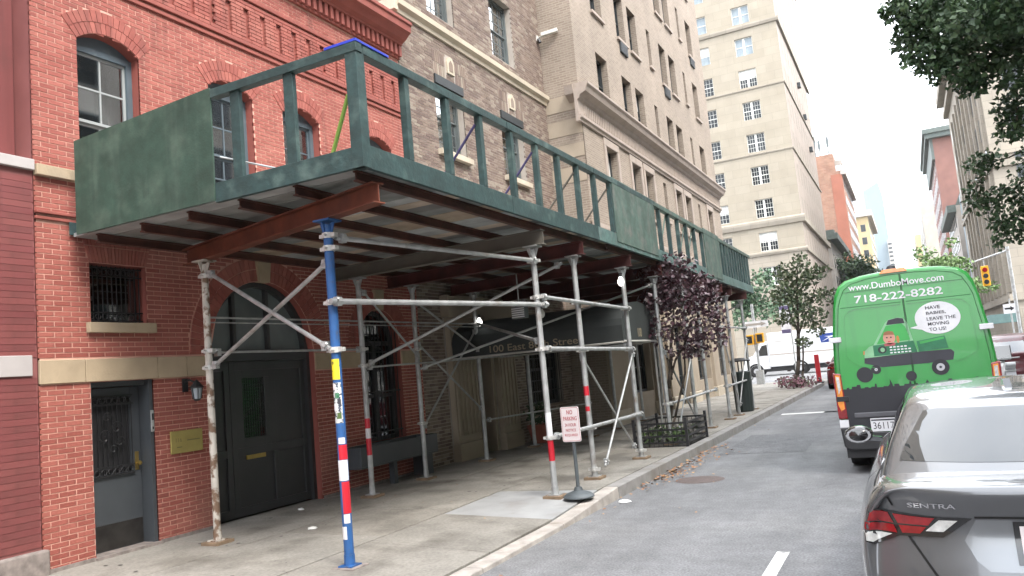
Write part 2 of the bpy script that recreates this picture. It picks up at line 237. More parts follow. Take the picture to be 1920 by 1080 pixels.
# ------------------------------------------------------------------ geometry helpers
FRAME = {}      # object name -> matrix that turns builder coordinates into the object's local ones
class MB:
    """collects vertices and faces, then becomes ONE mesh object"""
    def __init__(s): s.v = []; s.f = []
    def add(s, vs, fs):
        o = len(s.v); s.v += [tuple(p) for p in vs]; s.f += [tuple(i + o for i in f) for f in fs]
    def quad(s, a, b, c, d): s.add((a, b, c, d), ((0, 1, 2, 3),))
    def hexa(s, p): s.add(p, ((0, 3, 2, 1), (4, 5, 6, 7), (0, 1, 5, 4), (1, 2, 6, 5), (2, 3, 7, 6), (3, 0, 4, 7)))
    def box(s, x0, x1, y0, y1, z0, z1):
        x0, x1 = sorted((x0, x1)); y0, y1 = sorted((y0, y1)); z0, z1 = sorted((z0, z1))
        s.hexa([(x0, y0, z0), (x1, y0, z0), (x1, y1, z0), (x0, y1, z0), (x0, y0, z1), (x1, y0, z1), (x1, y1, z1), (x0, y1, z1)])
    def bar(s, p, q, w, h=None, up=(0, 0, 1)):
        p, q = Vector(p), Vector(q); d = (q - p).normalized(); h = h or w; u = Vector(up)
        if abs(d.dot(u)) > 0.98: u = Vector((1, 0, 0))
        a = d.cross(u).normalized() * (w / 2); b = a.cross(d).normalized() * (h / 2)
        s.hexa([p - a - b, p + a - b, q + a - b, q - a - b, p - a + b, p + a + b, q + a + b, q - a + b])
    def tube(s, p, q, r, n=8, r2=None, cap=True):
        p, q = Vector(p), Vector(q); r2 = r if r2 is None else r2; d = (q - p).normalized()
        u = d.cross(Vector((0, 0, 1))) if abs(d.z) < 0.95 else d.cross(Vector((1, 0, 0)))
        u.normalize(); w = d.cross(u)
        ring = [(math.cos(2 * math.pi * i / n), math.sin(2 * math.pi * i / n)) for i in range(n)]
        vs = [p + (u * c + w * t) * r for c, t in ring] + [q + (u * c + w * t) * r2 for c, t in ring]
        fs = [(i, (i + 1) % n, n + (i + 1) % n, n + i) for i in range(n)]
        if cap: fs += [tuple(range(n - 1, -1, -1)), tuple(range(n, 2 * n))]
        s.add(vs, fs)
    def path(s, pts, rs, n=7):
        for i in range(len(pts) - 1): s.tube(pts[i], pts[i + 1], rs[i], n, rs[i + 1])
    def lathe(s, prof, c=(0, 0, 0), n=16, axis='z'):
        vs = []; fs = []; k = len(prof)
        for i in range(n):
            a = 2 * math.pi * i / n
            for r, z in prof:
                p = (r * math.cos(a), r * math.sin(a), z)
                if axis == 'x': p = (z, r * math.cos(a), r * math.sin(a))
                if axis == 'y': p = (r * math.cos(a), z, r * math.sin(a))
                vs.append((c[0] + p[0], c[1] + p[1], c[2] + p[2]))
        for i in range(n):
            for j in range(k - 1):
                fs.append((i * k + j, ((i + 1) % n) * k + j, ((i + 1) % n) * k + j + 1, i * k + j + 1))
        s.add(vs, fs)
    def prism(s, poly, y0, y1, f=None):
        """polygon [(a, z)] given thickness along y"""
        n = len(poly); vs = [(a, y0, z) for a, z in poly] + [(a, y1, z) for a, z in poly]
        tri = tessellate_polygon([[Vector((a, z, 0)) for a, z in poly]])
        fs = [tuple(t) for t in tri] + [tuple(n + i for i in reversed(t)) for t in tri] + [(i, (i + 1) % n, n + (i + 1) % n, n + i) for i in range(n)]
        if f: vs = [f(v) for v in vs]
        s.add(vs, fs)
    def profile_x(s, prof, a0, a1):
        """profile [(y, z)] run along x"""
        n = len(prof); s.add([(a0, y, z) for y, z in prof] + [(a1, y, z) for y, z in prof], [(i, (i + 1) % n, n + (i + 1) % n, n + i) for i in range(n)] + [tuple(range(n)), tuple(range(2 * n - 1, n - 1, -1))])
    def mesh(s, name, m, smooth=False, shift=None):
        me = bpy.data.meshes.new(name)
        vs = s.v if shift is None else [tuple(shift @ Vector(p)) for p in s.v]
        me.from_pydata(vs, [], s.f); me.update()
        if m: me.materials.append(m)
        bm = bmesh.new(); bm.from_mesh(me); bmesh.ops.recalc_face_normals(bm, faces=bm.faces); bm.to_mesh(me); bm.free()
        if smooth: me.polygons.foreach_set('use_smooth', [True] * len(me.polygons))
        return me
    def obj(s, name, m, parent=None, smooth=False, bevel=0.0, **props):
        top = parent
        while top is not None and top.name not in FRAME: top = top.parent
        sh = FRAME[top.name] if top is not None else None
        o = bpy.data.objects.new(name, s.mesh(name, m, smooth, sh)); COL.objects.link(o)
        if parent: o.parent = parent
        if bevel:
            b = o.modifiers.new('bevel', 'BEVEL'); b.width = bevel; b.segments = 2; b.limit_method = 'ANGLE'; b.angle_limit = R(40)
        for k, v in props.items(): o[k] = v
        return o
def thing(name, label, cat, loc=(0, 0, 0), rotz=0.0, group=None, origin=None):
    """an Empty at the thing's base; parts are given in builder coordinates and shifted by origin (default: its location)"""
    o = bpy.data.objects.new(name, None); COL.objects.link(o); o.empty_display_size = 0.3
    o.location = loc; o.rotation_euler = (0, 0, rotz); o['label'] = label; o['category'] = cat
    if group: o['group'] = group
    FRAME[o.name] = Matrix.Translation(-Vector(loc if origin is None else origin))
    return o
def tag(o, label=None, cat=None, group=None, kind=None):
    for k, v in (('label', label), ('category', cat), ('group', group), ('kind', kind)):
        if v: o[k] = v
    return o
def rebase(o, p):
    """move a single-mesh thing's origin to p without moving it"""
    p = Vector(p); o.data.transform(Matrix.Translation(-p)); o.location = p; return o
def inst(mesh, name, parent, loc=(0, 0, 0), rotz=0.0, **props):
    o = bpy.data.objects.new(name, mesh); COL.objects.link(o)
    if parent:
        o.parent = parent
        top = parent
        while top is not None and top.name not in FRAME: top = top.parent
        loc = FRAME[top.name] @ Vector(loc)
    o.location = loc; o.rotation_euler = (0, 0, rotz)
    for k, v in props.items(): o[k] = v
    return o
def copy_tree(o, parent=None):
    c = o.copy(); COL.objects.link(c)
    if parent: c.parent = parent
    for ch in list(o.children): copy_tree(ch, c)
    return c
def facade(name, label, cat, X, Y0, rot, a0, group=None):
    """building whose front lies in its local plane y=0; builder coords are (a, depth, z) with a world coordinate along the front"""
    loc = {90: (X, Y0, 0), 0: (X, Y0, 0), -90: (X, Y0, 0)}[rot]
    return thing(name, label, cat, loc, R(rot), group, origin=(a0, 0, 0))
def text_mesh(body, m, name, parent, place, width=None, height=0.1, thick=0.002, bold=0.0, align='LEFT'):
    """flat lettering as a mesh; place maps (x, y along the line's up, out) to builder coordinates"""
    cu = bpy.data.curves.new('lettering', 'FONT'); cu.body = body; cu.size = 1; cu.offset = bold; cu.extrude = 0.001; cu.align_x = align
    o = bpy.data.objects.new('lettering', cu); COL.objects.link(o)
    dg = bpy.context.evaluated_depsgraph_get(); me = bpy.data.meshes.new_from_object(o.evaluated_get(dg))
    bpy.data.objects.remove(o); bpy.data.curves.remove(cu)
    xs = [v.co.x for v in me.vertices]; ys = [v.co.y for v in me.vertices]
    x0, x1, y0, y1 = min(xs), max(xs), min(ys), max(ys)
    sy = height / (y1 - y0); sx = (width / (x1 - x0)) if width else sy
    b = MB(); b.v = [tuple(place((v.co.x - x0) * sx, (v.co.y - y0) * sy, (v.co.z + 0.001) / 0.002 * thick)) for v in me.vertices]
    b.f = [tuple(p.vertices) for p in me.polygons]; bpy.data.meshes.remove(me)
    return b.obj(name, m, parent)

# ---- walls
def arch_top(h, a):
    a0, a1, z0, zs, rise = h
    if rise <= 0: return zs
    w = (a1 - a0) / 2; r = (w * w + rise * rise) / (2 * rise); cz = zs + rise - r; x = a - (a0 + a1) / 2
    return cz + math.sqrt(max(0, r * r - x * x))
def wall_mb(a0, a1, z0, z1, holes, depth=0.3, d=0.0, back=None, rev=None):
    b = MB(); rev = b if rev is None else rev; A = sorted({a0, a1, *[v for h in holes for v in (h[0], h[1]) if a0 < v < a1]}); Z = sorted({z0, z1, *[v for h in holes for v in (h[2], h[3] + h[4]) if z0 < v < z1]})
    for i in range(len(A) - 1):
        for j in range(len(Z) - 1):
            am, zm = (A[i] + A[i + 1]) / 2, (Z[j] + Z[j + 1]) / 2
            if any(h[0] < am < h[1] and h[2] < zm < h[3] + h[4] for h in holes): continue
            b.quad((A[i], d, Z[j]), (A[i + 1], d, Z[j]), (A[i + 1], d, Z[j + 1]), (A[i], d, Z[j + 1]))
    for h in holes:
        p, q, s, t, rise = h; e = d + depth
        rev.quad((p, d, s), (p, e, s), (p, e, t), (p, d, t)); rev.quad((q, d, s), (q, d, t), (q, e, t), (q, e, s)); rev.quad((p, d, s), (q, d, s), (q, e, s), (p, e, s))
        if rise <= 0: rev.quad((p, d, t), (p, e, t), (q, e, t), (q, d, t))
        else:
            n = 16; zt = t + rise
            for k in range(n):
                u, v = p + (q - p) * k / n, p + (q - p) * (k + 1) / n; zu, zv = arch_top(h, u), arch_top(h, v)
                rev.quad((u, d, zu), (u, e, zu), (v, e, zv), (v, d, zv)); b.quad((u, d, zu), (v, d, zv), (v, d, zt), (u, d, zt))
    return b
def free_spans(a0, a1, blocks):
    sp = [(a0, a1)]
    for p, q in blocks:
        sp = [w for (u, v) in sp for w in ((u, min(v, p)), (max(u, q), v)) if w[1] - w[0] > 0.02]
    return sp
def lay_bricks(root, a0, a1, z0, z1, holes, blocked, m, course, length, joint, proud=0.006, near=0, score=None, jit=0.0012, off=0.0):
    """every brick a box of its own; the `near` best-scored whole ones become parts, the rest one joined part"""
    rest = MB(); whole = []; k = 0; z = z0; h = course - joint
    while z + h <= z1 + 0.001:
        zm = z + h / 2; bl = []
        for q in holes:
            if q[2] - 0.005 < zm < q[3] + q[4]:
                if q[4] > 0 and zm > q[3]:
                    w = (q[1] - q[0]) / 2; r = (w * w + q[4] * q[4]) / (2 * q[4]); cz = q[3] + q[4] - r; s = math.sqrt(max(0, r * r - (zm - cz) ** 2)); c = (q[0] + q[1]) / 2
                    bl.append((c - s, c + s))
                else: bl.append((q[0], q[1]))
        for fn in blocked:
            s = fn(zm)
            if s: bl.append(s)
        for u, v in free_spans(a0, a1, bl):
            i = math.floor((u - a0 - off) / length) - 1
            while True:
                p = a0 + off + i * length + (length / 2 if k % 2 else 0); q = p + length - joint; i += 1
                if p >= v: break
                full = p >= u and q <= v
                p, q = max(p, u), min(q, v)
                if q - p < 0.02: continue
                pr = proud + random.uniform(-jit, jit)
                if full and near: whole.append((score((p + q) / 2, zm), p, q, z, pr))
                else: rest.box(p, q, -pr, 0.02, z, z + h)
        z += course; k += 1
    if near:
        whole.sort(); bm_ = MB(); bm_.box(0, length - joint, -proud, 0.02, 0, h); me = bm_.mesh('brick', m)
        for s, p, q, zz, pr in whole[:near]: inst(me, 'brick', root, (p, proud - pr, zz))
        for s, p, q, zz, pr in whole[near:]: rest.box(p, q, -pr, 0.02, zz, zz + h)
    return rest.obj('brickwork', m, root, kind='stuff')
def voussoirs(mb, ca, cz, r0, r1, t0, t1, n, proud, gap=0.008):
    """radial bricks round (ca, cz) between angles t0..t1 (0 = straight up)"""
    for i in range(n):
        p, q = t0 + (t1 - t0) * i / n, t0 + (t1 - t0) * (i + 1) / n; g = gap / 2 / ((r0 + r1) / 2)
        pts = [(ca + r * math.sin(t), cz + r * math.cos(t)) for r, t in ((r0, p + g), (r0, q - g), (r1, q - g), (r1, p + g))]
        mb.prism(pts, -proud, 0.02)
def window(root, h, d, fr, mid, cols=2, rows=2, bar=0.025, fw=0.06, frm=None, sash=None, pane=None, blind=None, room=True, curtain=None, name='window'):
    """double-hung window in opening h at depth d: frame > two sashes' bars, panes; builder coords"""
    a0, a1, z0, zs, rise = h; frm = frm or M['bluegrey']; sash = sash or frm; pane = pane or M['pane']
    f = MB(); f.box(a0, a0 + fw, d, d + 0.1, z0, zs); f.box(a1 - fw, a1, d, d + 0.1, z0, zs); f.box(a0 + fw, a1 - fw, d, d + 0.1, z0, z0 + fw); f.box(a0 + fw, a1 - fw, d, d + 0.1, zs - fw, zs)
    if rise > 0:
        n = 14; pts = [(a0, zs + .001)] + [(a1, zs + .001)] + [(a1 - (a1 - a0) * k / n, arch_top(h, a1 - (a1 - a0) * k / n) - 0.002) for k in range(1, n)]
        f.prism(pts, d + 0.02, d + 0.08)
    w = f.obj(name, frm, root)
    b = MB(); i0, i1, j0, j1 = a0 + fw, a1 - fw, z0 + fw, zs - fw; zm = j0 + (j1 - j0) * mid
    for (s, t, dd) in ((j0, zm, d + 0.065), (zm, j1, d + 0.035)):
        e = 0.035
        b.box(i0, i0 + e, dd, dd + .03, s, t); b.box(i1 - e, i1, dd, dd + .03, s, t); b.box(i0 + e, i1 - e, dd, dd + .03, s, s + e); b.box(i0 + e, i1 - e, dd, dd + .03, t - e, t)
        for k in range(1, cols): x = i0 + (i1 - i0) * k / cols; b.box(x - bar / 2, x + bar / 2, dd + .004, dd + .026, s + e, t - e)
        for k in range(1, rows): z = s + (t - s) * k / rows; b.box(i0 + e, i1 - e, dd + .006, dd + .024, z - bar / 2, z + bar / 2)
    b.obj('sash', sash, w)
    g = MB(); g.box(i0 + .01, i1 - .01, d + .078, d + .082, j0 + .01, zm); g.box(i0 + .01, i1 - .01, d + .048, d + .052, zm, j1 - .01); g.obj('pane', pane, w)
    if blind:
        c = MB(); c.box(i0, i1, d + .13, d + .14, j0 + (j1 - j0) * blind, j1); c.obj('blind', M['blind'], w)
    if curtain:
        c = MB()
        for (s, t) in ((i1 - .16, i1), ):
            n = 5
            for k in range(n): c.box(s + (t - s) * k / n, s + (t - s) * (k + 1) / n, d + .14 + .015 * (k % 2), d + .17 + .015 * (k % 2), j0, j1)
        c.box(i0, i1, d + .13, d + .14, j1 - .16, j1); c.obj('curtain', M['curtain'], w)
    if room:
        r = MB(); e = d + 0.75
        r.quad((a0, e, z0), (a1, e, z0), (a1, e, zs), (a0, e, zs)); r.quad((a0, d + .1, z0), (a0, e, z0), (a0, e, zs), (a0, d + .1, zs)); r.quad((a1, d + .1, z0), (a1, e, z0), (a1, e, zs), (a1, d + .1, zs))
        r.quad((a0, d + .1, z0), (a1, d + .1, z0), (a1, e, z0), (a0, e, z0)); r.quad((a0, d + .1, zs), (a1, d + .1, zs), (a1, e, zs), (a0, e, zs)); r.obj('room_recess', M['dimroom'], w)
    return w
def leaf_cloud(mb, c, rad, n, size, rng, squash=0.8):
    for _ in range(n):
        while True:
            p = Vector((rng.uniform(-1, 1), rng.uniform(-1, 1), rng.uniform(-1, 1)))
            if 0.15 < p.length < 1: break
        p = Vector(c) + Vector((p.x * rad, p.y * rad, p.z * rad * squash))
        nrm = Vector((rng.gauss(0, 1), rng.gauss(0, 1), rng.gauss(0.5, 1))).normalized()
        u = nrm.orthogonal().normalized(); u.rotate(Matrix.Rotation(rng.uniform(0, 6.28), 3, nrm)); w = nrm.cross(u); s = size * rng.uniform(0.6, 1.25)
        q = [p, p + u * s * .35 + w * s * .38 + nrm * s * .06, p + u * s * 1.05, p + u * s * .35 - w * s * .38 + nrm * s * .06]
        mb.add(q, ((0, 1, 2), (0, 2, 3)))

# ------------------------------------------------------------------ ground, road, pavements
SW = 0.16                      # pavement height
KX = -3.78                     # kerb line, our side
WX = -8.38                     # building line of the brick houses
def ztilt(y):                  # driveway dip of the pavement's outer edge in front of the carriage house
    return -0.11 * max(0, min(1, (9.9 - y) / 1.6)) if y > 3 else -0.11
g = MB(); g.box(-1500, 1500, -300, 3000, -1.0, -0.02); g.obj('ground', M['ground'], kind='structure')
g = MB()
ys = [-40 + 4 * i for i in range(31)]
for i in range(30): g.quad((-4.2, ys[i], 0), (4.6, ys[i], 0), (4.6, ys[i + 1], 0), (-4.2, ys[i + 1], 0))
g.quad((-4.2, 80, 0), (4.6, 80, 0), (4.6, 600, 0), (-4.2, 600, 0))
g.obj('road', M['asphalt'], kind='structure')
g = MB(); g.quad((-80, 42.2, 0.004), (80, 42.2, 0.004), (80, 76.0, 0.004), (-80, 76.0, 0.004)); g.obj('avenue_road', M['asphalt'], kind='structure')
mk = MB()
for (x, y0, y1, w) in ((-1.27, 6.45, 7.5, .11), (-1.27, 3.2, 4.3, .11)): mk.quad((x - w / 2, y0, .004), (x + w / 2, y0, .004), (x + w / 2, y1, .004), (x - w / 2, y1, .004))
mk.quad((-3.5, 22.9, .004), (3.9, 22.9, .004), (3.9, 23.25, .004), (-3.5, 23.25, .004))
for k in range(9): mk.quad((-3.6 + .9 * k, 38.6, .004), (-3.15 + .9 * k, 38.6, .004), (-3.15 + .9 * k, 41.4, .004), (-3.6 + .9 * k, 41.4, .004))
mk.obj('road_marking', M['roadpaint'], kind='structure')
wk = MB(); wk.box(-9.2, -5.95, -4, 42, -.3, SW - .02); wk.box(-5.95, KX - .22, -4, 42, -.3, SW - .16)
side = wk.obj('pavement', M['joint'], kind='structure')
wk2 = MB(); wk2.box(4.55, 9.0, -20, 42, -.3, SW); wk2.box(-60, -3.9, 76, 600, -.3, SW); wk2.box(4.5, 60, 76, 600, -.3, SW); wk2.obj('far_pavement', M['ground'], kind='structure')
# the concrete flags, one by one
cols_x = [(-8.55, -7.02), (-7.0, -5.52), (-5.50, KX - .225)]
y = -2.3; rowi = 0
def slab(x0, x1, y0, y1, m):
    b = MB(); e = .006; x0 += e; x1 -= e; y0 += e; y1 -= e; dz = random.uniform(-.003, .003)
    def z(x, yy): return SW + dz + ztilt(yy) * max(0, (x + 5.9) / 2.1)
    b.hexa([(x0, y0, -.1), (x1, y0, -.1), (x1, y1, -.1), (x0, y1, -.1), (x0, y0, z(x0, y0)), (x1, y0, z(x1, y0)), (x1, y1, z(x1, y1)), (x0, y1, z(x0, y1))])
    return b.obj('paving_slab', m, side, bevel=.004)
while y < 41.9:
    ly = 1.52
    for ci, (x0, x1) in enumerate(cols_x):
        off = (0, .5, .2)[ci]
        if ci == 2 and 8.2 < y + off < 8.9: slab(x0, x1, y + off, y + off + ly, M['slab_new'])
        elif ci == 2 and 15.0 < y + off + ly and y + off < 17.2: slab(x0, x1 - .95, y + off, y + off + ly, M['slab']) if False else slab(x0, x1, y + off, y + off + ly, M['slab'])
        else: slab(x0, x1, y + off, min(y + off + ly, 42), M['slab'])
    y += ly
# patches, cracks and joints in the road
pt_ = MB()
for (x0, x1, y0, y1) in ((-3.4, -1.9, 14.6, 17.8), (.4, 1.9, 8.2, 10.4), (-2.4, -1.5, 19.0, 26.0), (1.2, 3.0, 18, 22)): pt_.quad((x0, y0, .004), (x1, y0 + .05, .004), (x1 - .04, y1, .004), (x0 + .03, y1 - .06, .004))
pt_.obj('road_patch', mat('patched_asphalt', (0.14, 0.142, 0.147), 0.92, var=0.16, scale=1.6, bump=0.5, bscale=120, grain=(40, 0.45)), kind='structure')
ck = MB(); rc0 = random.Random(77)
for (x, y, dx, dy, n_) in ((-2.2, 10.5, .5, .35, 8), (-1.6, 13.0, -.1, 1.0, 16), (-3.0, 18, .35, .8, 10)):
    for _ in range(n_):
        ax, ay = dx * .35 + rc0.uniform(-.14, .14), dy * .35 + rc0.uniform(-.14, .14); w = rc0.uniform(.003, .007); L_ = math.hypot(ax, ay) + 1e-6; px, py = -ay / L_ * w, ax / L_ * w
        ck.quad((x - px, y - py, .006), (x + px, y + py, .006), (x + ax + px, y + ay + py, .006), (x + ax - px, y + ay - py, .006)); x += ax; y += ay
ck.obj('road_crack', mat('crack_seal', (0.118, 0.118, 0.12), 0.8, var=.2), kind='structure')
# kerb stones
y = -3.0
while y < 41.5:
    L = 1.9; y1 = min(y + L, 42); b = MB(); z0, z1 = SW + ztilt(y), SW + ztilt(y1)
    b.hexa([(KX - .215, y + .006, -.2), (KX + .0, y + .006, -.2), (KX + .0, y1 - .006, -.2), (KX - .215, y1 - .006, -.2), (KX - .215, y + .006, z0), (KX - .02, y + .006, z0 - .004), (KX - .02, y1 - .006, z1 - .004), (KX - .215, y1 - .006, z1)])
    b.obj('kerb_stone', M['kerb_pale'] if y < 9.6 else M['kerb'], side, bevel=.012); y = y1
b = MB(); b.box(4.4, 4.58, -20, 42, -.2, SW); b.obj('far_kerb', M['kerb'], kind='structure')
b = MB(); b.lathe([(0, .008), (.30, .008), (.33, .004), (.36, .0)], (-3.05, 11.75, 0.002), 24); o = b.obj('manhole_cover', M['manhole']); tag(rebase(o, (-3.05, 11.75, 0)), 'rusty round manhole cover in the asphalt near the leaf-filled gutter', 'manhole cover')

# ------------------------------------------------------------------ red brick carriage house
Y0, Y1 = 5.27, 12.68
red = facade('carriage_house', 'red brick carriage house with arched garage doors and corbelled red cornice', 'house', WX, Y0, 90, Y0)
DOOR = (5.87, 6.70, SW - .1, 2.14, 0); GRILL = (5.90, 6.66, 2.83, 3.53, 0)
GAR = (7.62, 9.66, SW - .1, 2.46, 1.02); ARW = (10.84, 12.0, .85, 2.58, .57)
UP = [(5.83, 6.68, 4.58, 6.24, .16), (7.80, 8.64, 4.58, 6.24, .16), (9.28, 10.14, 4.58, 6.24, .16), (11.36, 12.2, 4.58, 6.24, .16)]
HO = [DOOR, GRILL, GAR, ARW] + UP
TOP = 8.9
rv = MB(); wall_mb(Y0, Y1, SW - .1, 8.8, HO, .34, rev=rv).obj('wall', M['rmortar'], red); pass
for h_ in HO: rv = MB(); wall_mb(Y0, Y1, 0, 1, [h_], .34, rev=rv); rv.obj('opening_reveal', M['rmould'], red)
b = MB(); b.box(Y0, Y1, .9, 10, 0, 8.75); b.box(Y0, Y0 + .02, .0, .9, 0, 8.75); b.box(Y0, Y1, .3, 10, 8.74, 8.8); b.obj('back_block', M['burgm'], red)
JA = dict(ca=(5.90 + 6.66) / 2, cz=2.35)
def jackblock(z):
    if 3.53 <= z <= 3.93: w = .38 + (z - 3.53) * .30; return (6.28 - w, 6.28 + w)
def ringblock(h, r):       # block the arch ring
    a0, a1, z0, zs, rise = h; w = (a1 - a0) / 2; rad = (w * w + rise * rise) / (2 * rise); cz = zs + rise - rad; c = (a0 + a1) / 2; R1 = rad + r; half = math.asin(min(1, w / rad))
    def fn(z):
        if z < cz + R1 * math.cos(half) if half < 1.5 else z < cz: return None
        if z > cz + R1: return None
        s = math.sqrt(max(0, R1 * R1 - (z - cz) ** 2)); s = min(s, R1 * math.sin(half)); 
        return (c - s, c + s)
    return fn
def band(z0, z1, a0=Y0, a1=Y1): return lambda z: (a0, a1) if z0 < z < z1 else None
blk = [band(2.14, 2.41), band(4.45, 4.58), band(3.96, 4.07), band(6.98, 7.72), band(7.72, 7.88), band(8.2, 9), jackblock, ringblock(GAR, .36), ringblock(ARW, .30)] + [ringblock(u, .29) for u in UP]
blk.append(lambda z: (5.84, 6.74) if 2.70 < z < 2.83 else None)
# slots of the corbel table are left dark behind the brick face
SLOT = [Y0 + .22 + .345 * i for i in range(21)]
for s in SLOT: blk.append((lambda s: (lambda z: (s - .035, s + .035) if 7.2 < z < 7.54 else ((s - .075, s + .035) if 7.54 <= z < 7.66 else None)))(s))
lay_bricks(red, Y0, Y1, SW - .05, 8.2, HO, blk, M['rbrick'], .058, .2, .0115, .0045, near=300, score=lambda a, z: math.hypot(8.38, a, (z - 1.8)) + (3 if 3.7 < z < 5 and a > 5.7 else 0) + (1.5 if a > 7 else 0))
lay_bricks(red, Y0, Y1, 7.14, 7.71, [], [b_ for b_ in blk[len(blk) - len(SLOT):]], M['rbrick'], .058, .2, .0105, .045)
v = MB()
for u in UP:
    w = (u[1] - u[0]) / 2; rad = (w * w + u[4] ** 2) / (2 * u[4]); cz = u[3] + u[4] - rad; c = (u[0] + u[1]) / 2; t = math.asin(w / rad)
    voussoirs(v, c, cz, rad + .004, rad + .14, -t, t, 15, .012); voussoirs(v, c, cz, rad + .148, rad + .285, -t, t, 16, .012)
voussoirs(v, 8.64, 2.46, 1.024, 1.19, -math.pi / 2, math.pi / 2, 42, .012); voussoirs(v, 8.64, 2.46, 1.198, 1.36, -math.pi / 2, math.pi / 2, 46, .012)
voussoirs(v, 11.42, 2.575, .585, .73, -math.pi / 2, math.pi / 2, 26, .012); voussoirs(v, 11.42, 2.575, .738, .88, -math.pi / 2, math.pi / 2, 30, .012)
for i in range(18):        # flat arch over the barred window: bricks fanned
    p, q = -1 + 2 * i / 18, -1 + 2 * (i + 1) / 18
    for (za, zb) in ((3.535, 3.725), (3.735, 3.925)):
        f = lambda u, z: 6.28 + u * (.38 + (z - 3.53) * .30)
        v.prism([(f(p, za) + .004, za), (f(q, za) - .004, za), (f(q, zb) - .004, zb), (f(p, zb) + .004, zb)], -.012, .02)
v.obj('arch_brick', M['rbrick'], red, kind='stuff')
# stone: belt course in separate stones, sills, keystones
edges = [5.27, 5.80, 6.76, 7.2, 7.61]
for p, q in list(zip(edges, edges[1:])) + [(9.67, 10.3), (10.3, 10.82), (12.02, 12.66)]:
    b = MB(); b.box(p + .003, q - .003, -.03, .05, 2.145, 2.405); b.obj('belt_stone', M['stone'], red, bevel=.006)
for p, q in ((5.27, 6.2), (6.2, 7.7), (7.7, 9.2), (9.2, 10.7), (10.7, 12.66)):
    b = MB(); b.box(p + .003, q - .003, -.075, .05, 4.455, 4.578); b.obj('sill_stone', M['stone'], red, bevel=.006)
b = MB(); b.box(5.84, 6.74, -.07, .1, 2.705, 2.825); b.obj('window_sill', M['stone'], red, bevel=.008)
for c, z0, z1, w0, w1 in ((8.64, 3.46, 3.90, .10, .155), (11.42, 3.14, 3.50, .09, .14)):
    b = MB(); b.prism([(c - w0, z0), (c + w0, z0), (c + w1, z1), (c - w1, z1)], -.06, .05); b.obj('keystone', M['stone'], red, bevel=.006)
b = MB(); b.box(Y0, Y1, -.03, .05, 3.965, 4.0); b.box(Y0, Y1, -.05, .05, 4.03, 4.065)
for z in (6.985, 7.725): b.box(Y0, Y1, -.035, .05, z, z + .05); b.box(Y0, Y1, -.055, .05, z + .085, z + .145)
b.obj('string_course', M['rmould'], red, bevel=.006)
sl_ = MB()
for s in SLOT: sl_.box(s - .09, s + .05, -.003, .0, 7.16, 7.7)
sl_.obj('slot_backing', M['rmould'], red)
dn = MB()
for i in range(50):
    a = Y0 + .08 + i * .148; dn.box(a, a + .075, -.11, .02, 8.24, 8.46)
dn.obj('dentil', M['rmould'], red, kind='stuff')
b = MB(); b.profile_x([(.3, 8.2), (-.05, 8.2), (-.05, 8.24), (.02, 8.24), (.02, 8.46), (-.13, 8.46), (-.14, 8.5), (-.22, 8.54), (-.3, 8.62), (-.36, 8.66), (-.37, 8.78), (-.4, 8.8), (-.4, 8.86), (.3, 8.9)], Y0, Y1); b.obj('cornice', M['rmould'], red)
for p, q in ((Y0, 5.85), (6.72, 7.6), (9.68, 12.66)): b = MB(); b.box(p, q, -.02, .03, .0, .2); b.obj('base_course', M['granite'], red)
# upper windows
for i, u in enumerate(UP):
    window(red, u, .14, .06, .42, 2, 2, .022, .075, M['bluegrey'], M['sashwhite'] if i == 0 else M['bluegrey'], M['pane'], blind=.40 if i == 1 else None, curtain=(i != 1), name='window')
# barred window
w = MB(); a0, a1, z0, z1 = GRILL[:4]; w.box(a0, a1, .2, .22, z0, z1); wo = w.obj('barred_window', M['dark'], red)
gl = MB(); gl.box(a0 + .03, a1 - .03, .17, .176, z0 + .03, z1 - .03); gl.obj('pane', M['darkpane'], wo)
gb = MB()
for k in range(12): a = a0 + .04 + (a1 - a0 - .08) * k / 11; gb.tube((a, .09, z0 + .01), (a, .09, z1 - .01), .007, 6)
for z in (z0 + .03, z0 + .13, z1 - .03, z1 - .13): gb.box(a0, a1, .08, .1, z - .007, z + .007)
for k in range(8):
    for zc in (z0 + .08, z1 - .08):
        a = a0 + .07 + (a1 - a0 - .14) * k / 7
        for j in range(8): t = j * math.pi / 4; t2 = t + math.pi / 4; gb.tube((a + .034 * math.cos(t), .09, zc + .034 * math.sin(t)), (a + .034 * math.cos(t2), .09, zc + .034 * math.sin(t2)), .005, 4, cap=False)
gb.obj('grille', M['blackiron'], wo)
# entrance door
a0, a1, z0, z1 = DOOR[:4]; z0 = SW
b = MB(); b.box(a0, a0 + .05, .06, .3, z0, z1); b.box(a1 - .05, a1, .02, .3, z0, z1); b.box(a0 + .05, a1 - .05, .1, .3, z1 - .06, z1); jam = b.obj('door_frame', M['slategrey'], red)
b = MB(); l0, l1 = a0 + .055, a1 - .055; d = .2
b.box(l0, l1, d, d + .05, z0 + .03, z0 + .9); b.box(l0, l0 + .09, d, d + .05, z0 + .9, z1 - .07); b.box(l1 - .13, l1, d, d + .05, z0 + .9, z1 - .07); b.box(l0 + .09, l1 - .13, d, d + .05, z1 - .2, z1 - .07)
dr = b.obj('entrance_door', M['slategrey'], red, bevel=.004)
b = MB(); b.box(l0 + .09, l1 - .13, d + .03, d + .035, z0 + .9, z1 - .2); b.obj('pane', M['dark'], dr)
b = MB(); p0, p1, s0, s1 = l0 + .06, l1 - .11, z0 + .88, z1 - .17
for k in range(9): a = p0 + .02 + (p1 - p0 - .04) * k / 8; b.tube((a, d - .02, s0), (a, d - .02, s1), .006, 5)
for z in (s0, s0 + .1, s1 - .1, s1): b.box(p0, p1, d - .03, d - .01, z - .01, z + .01)
rg = random.Random(3)
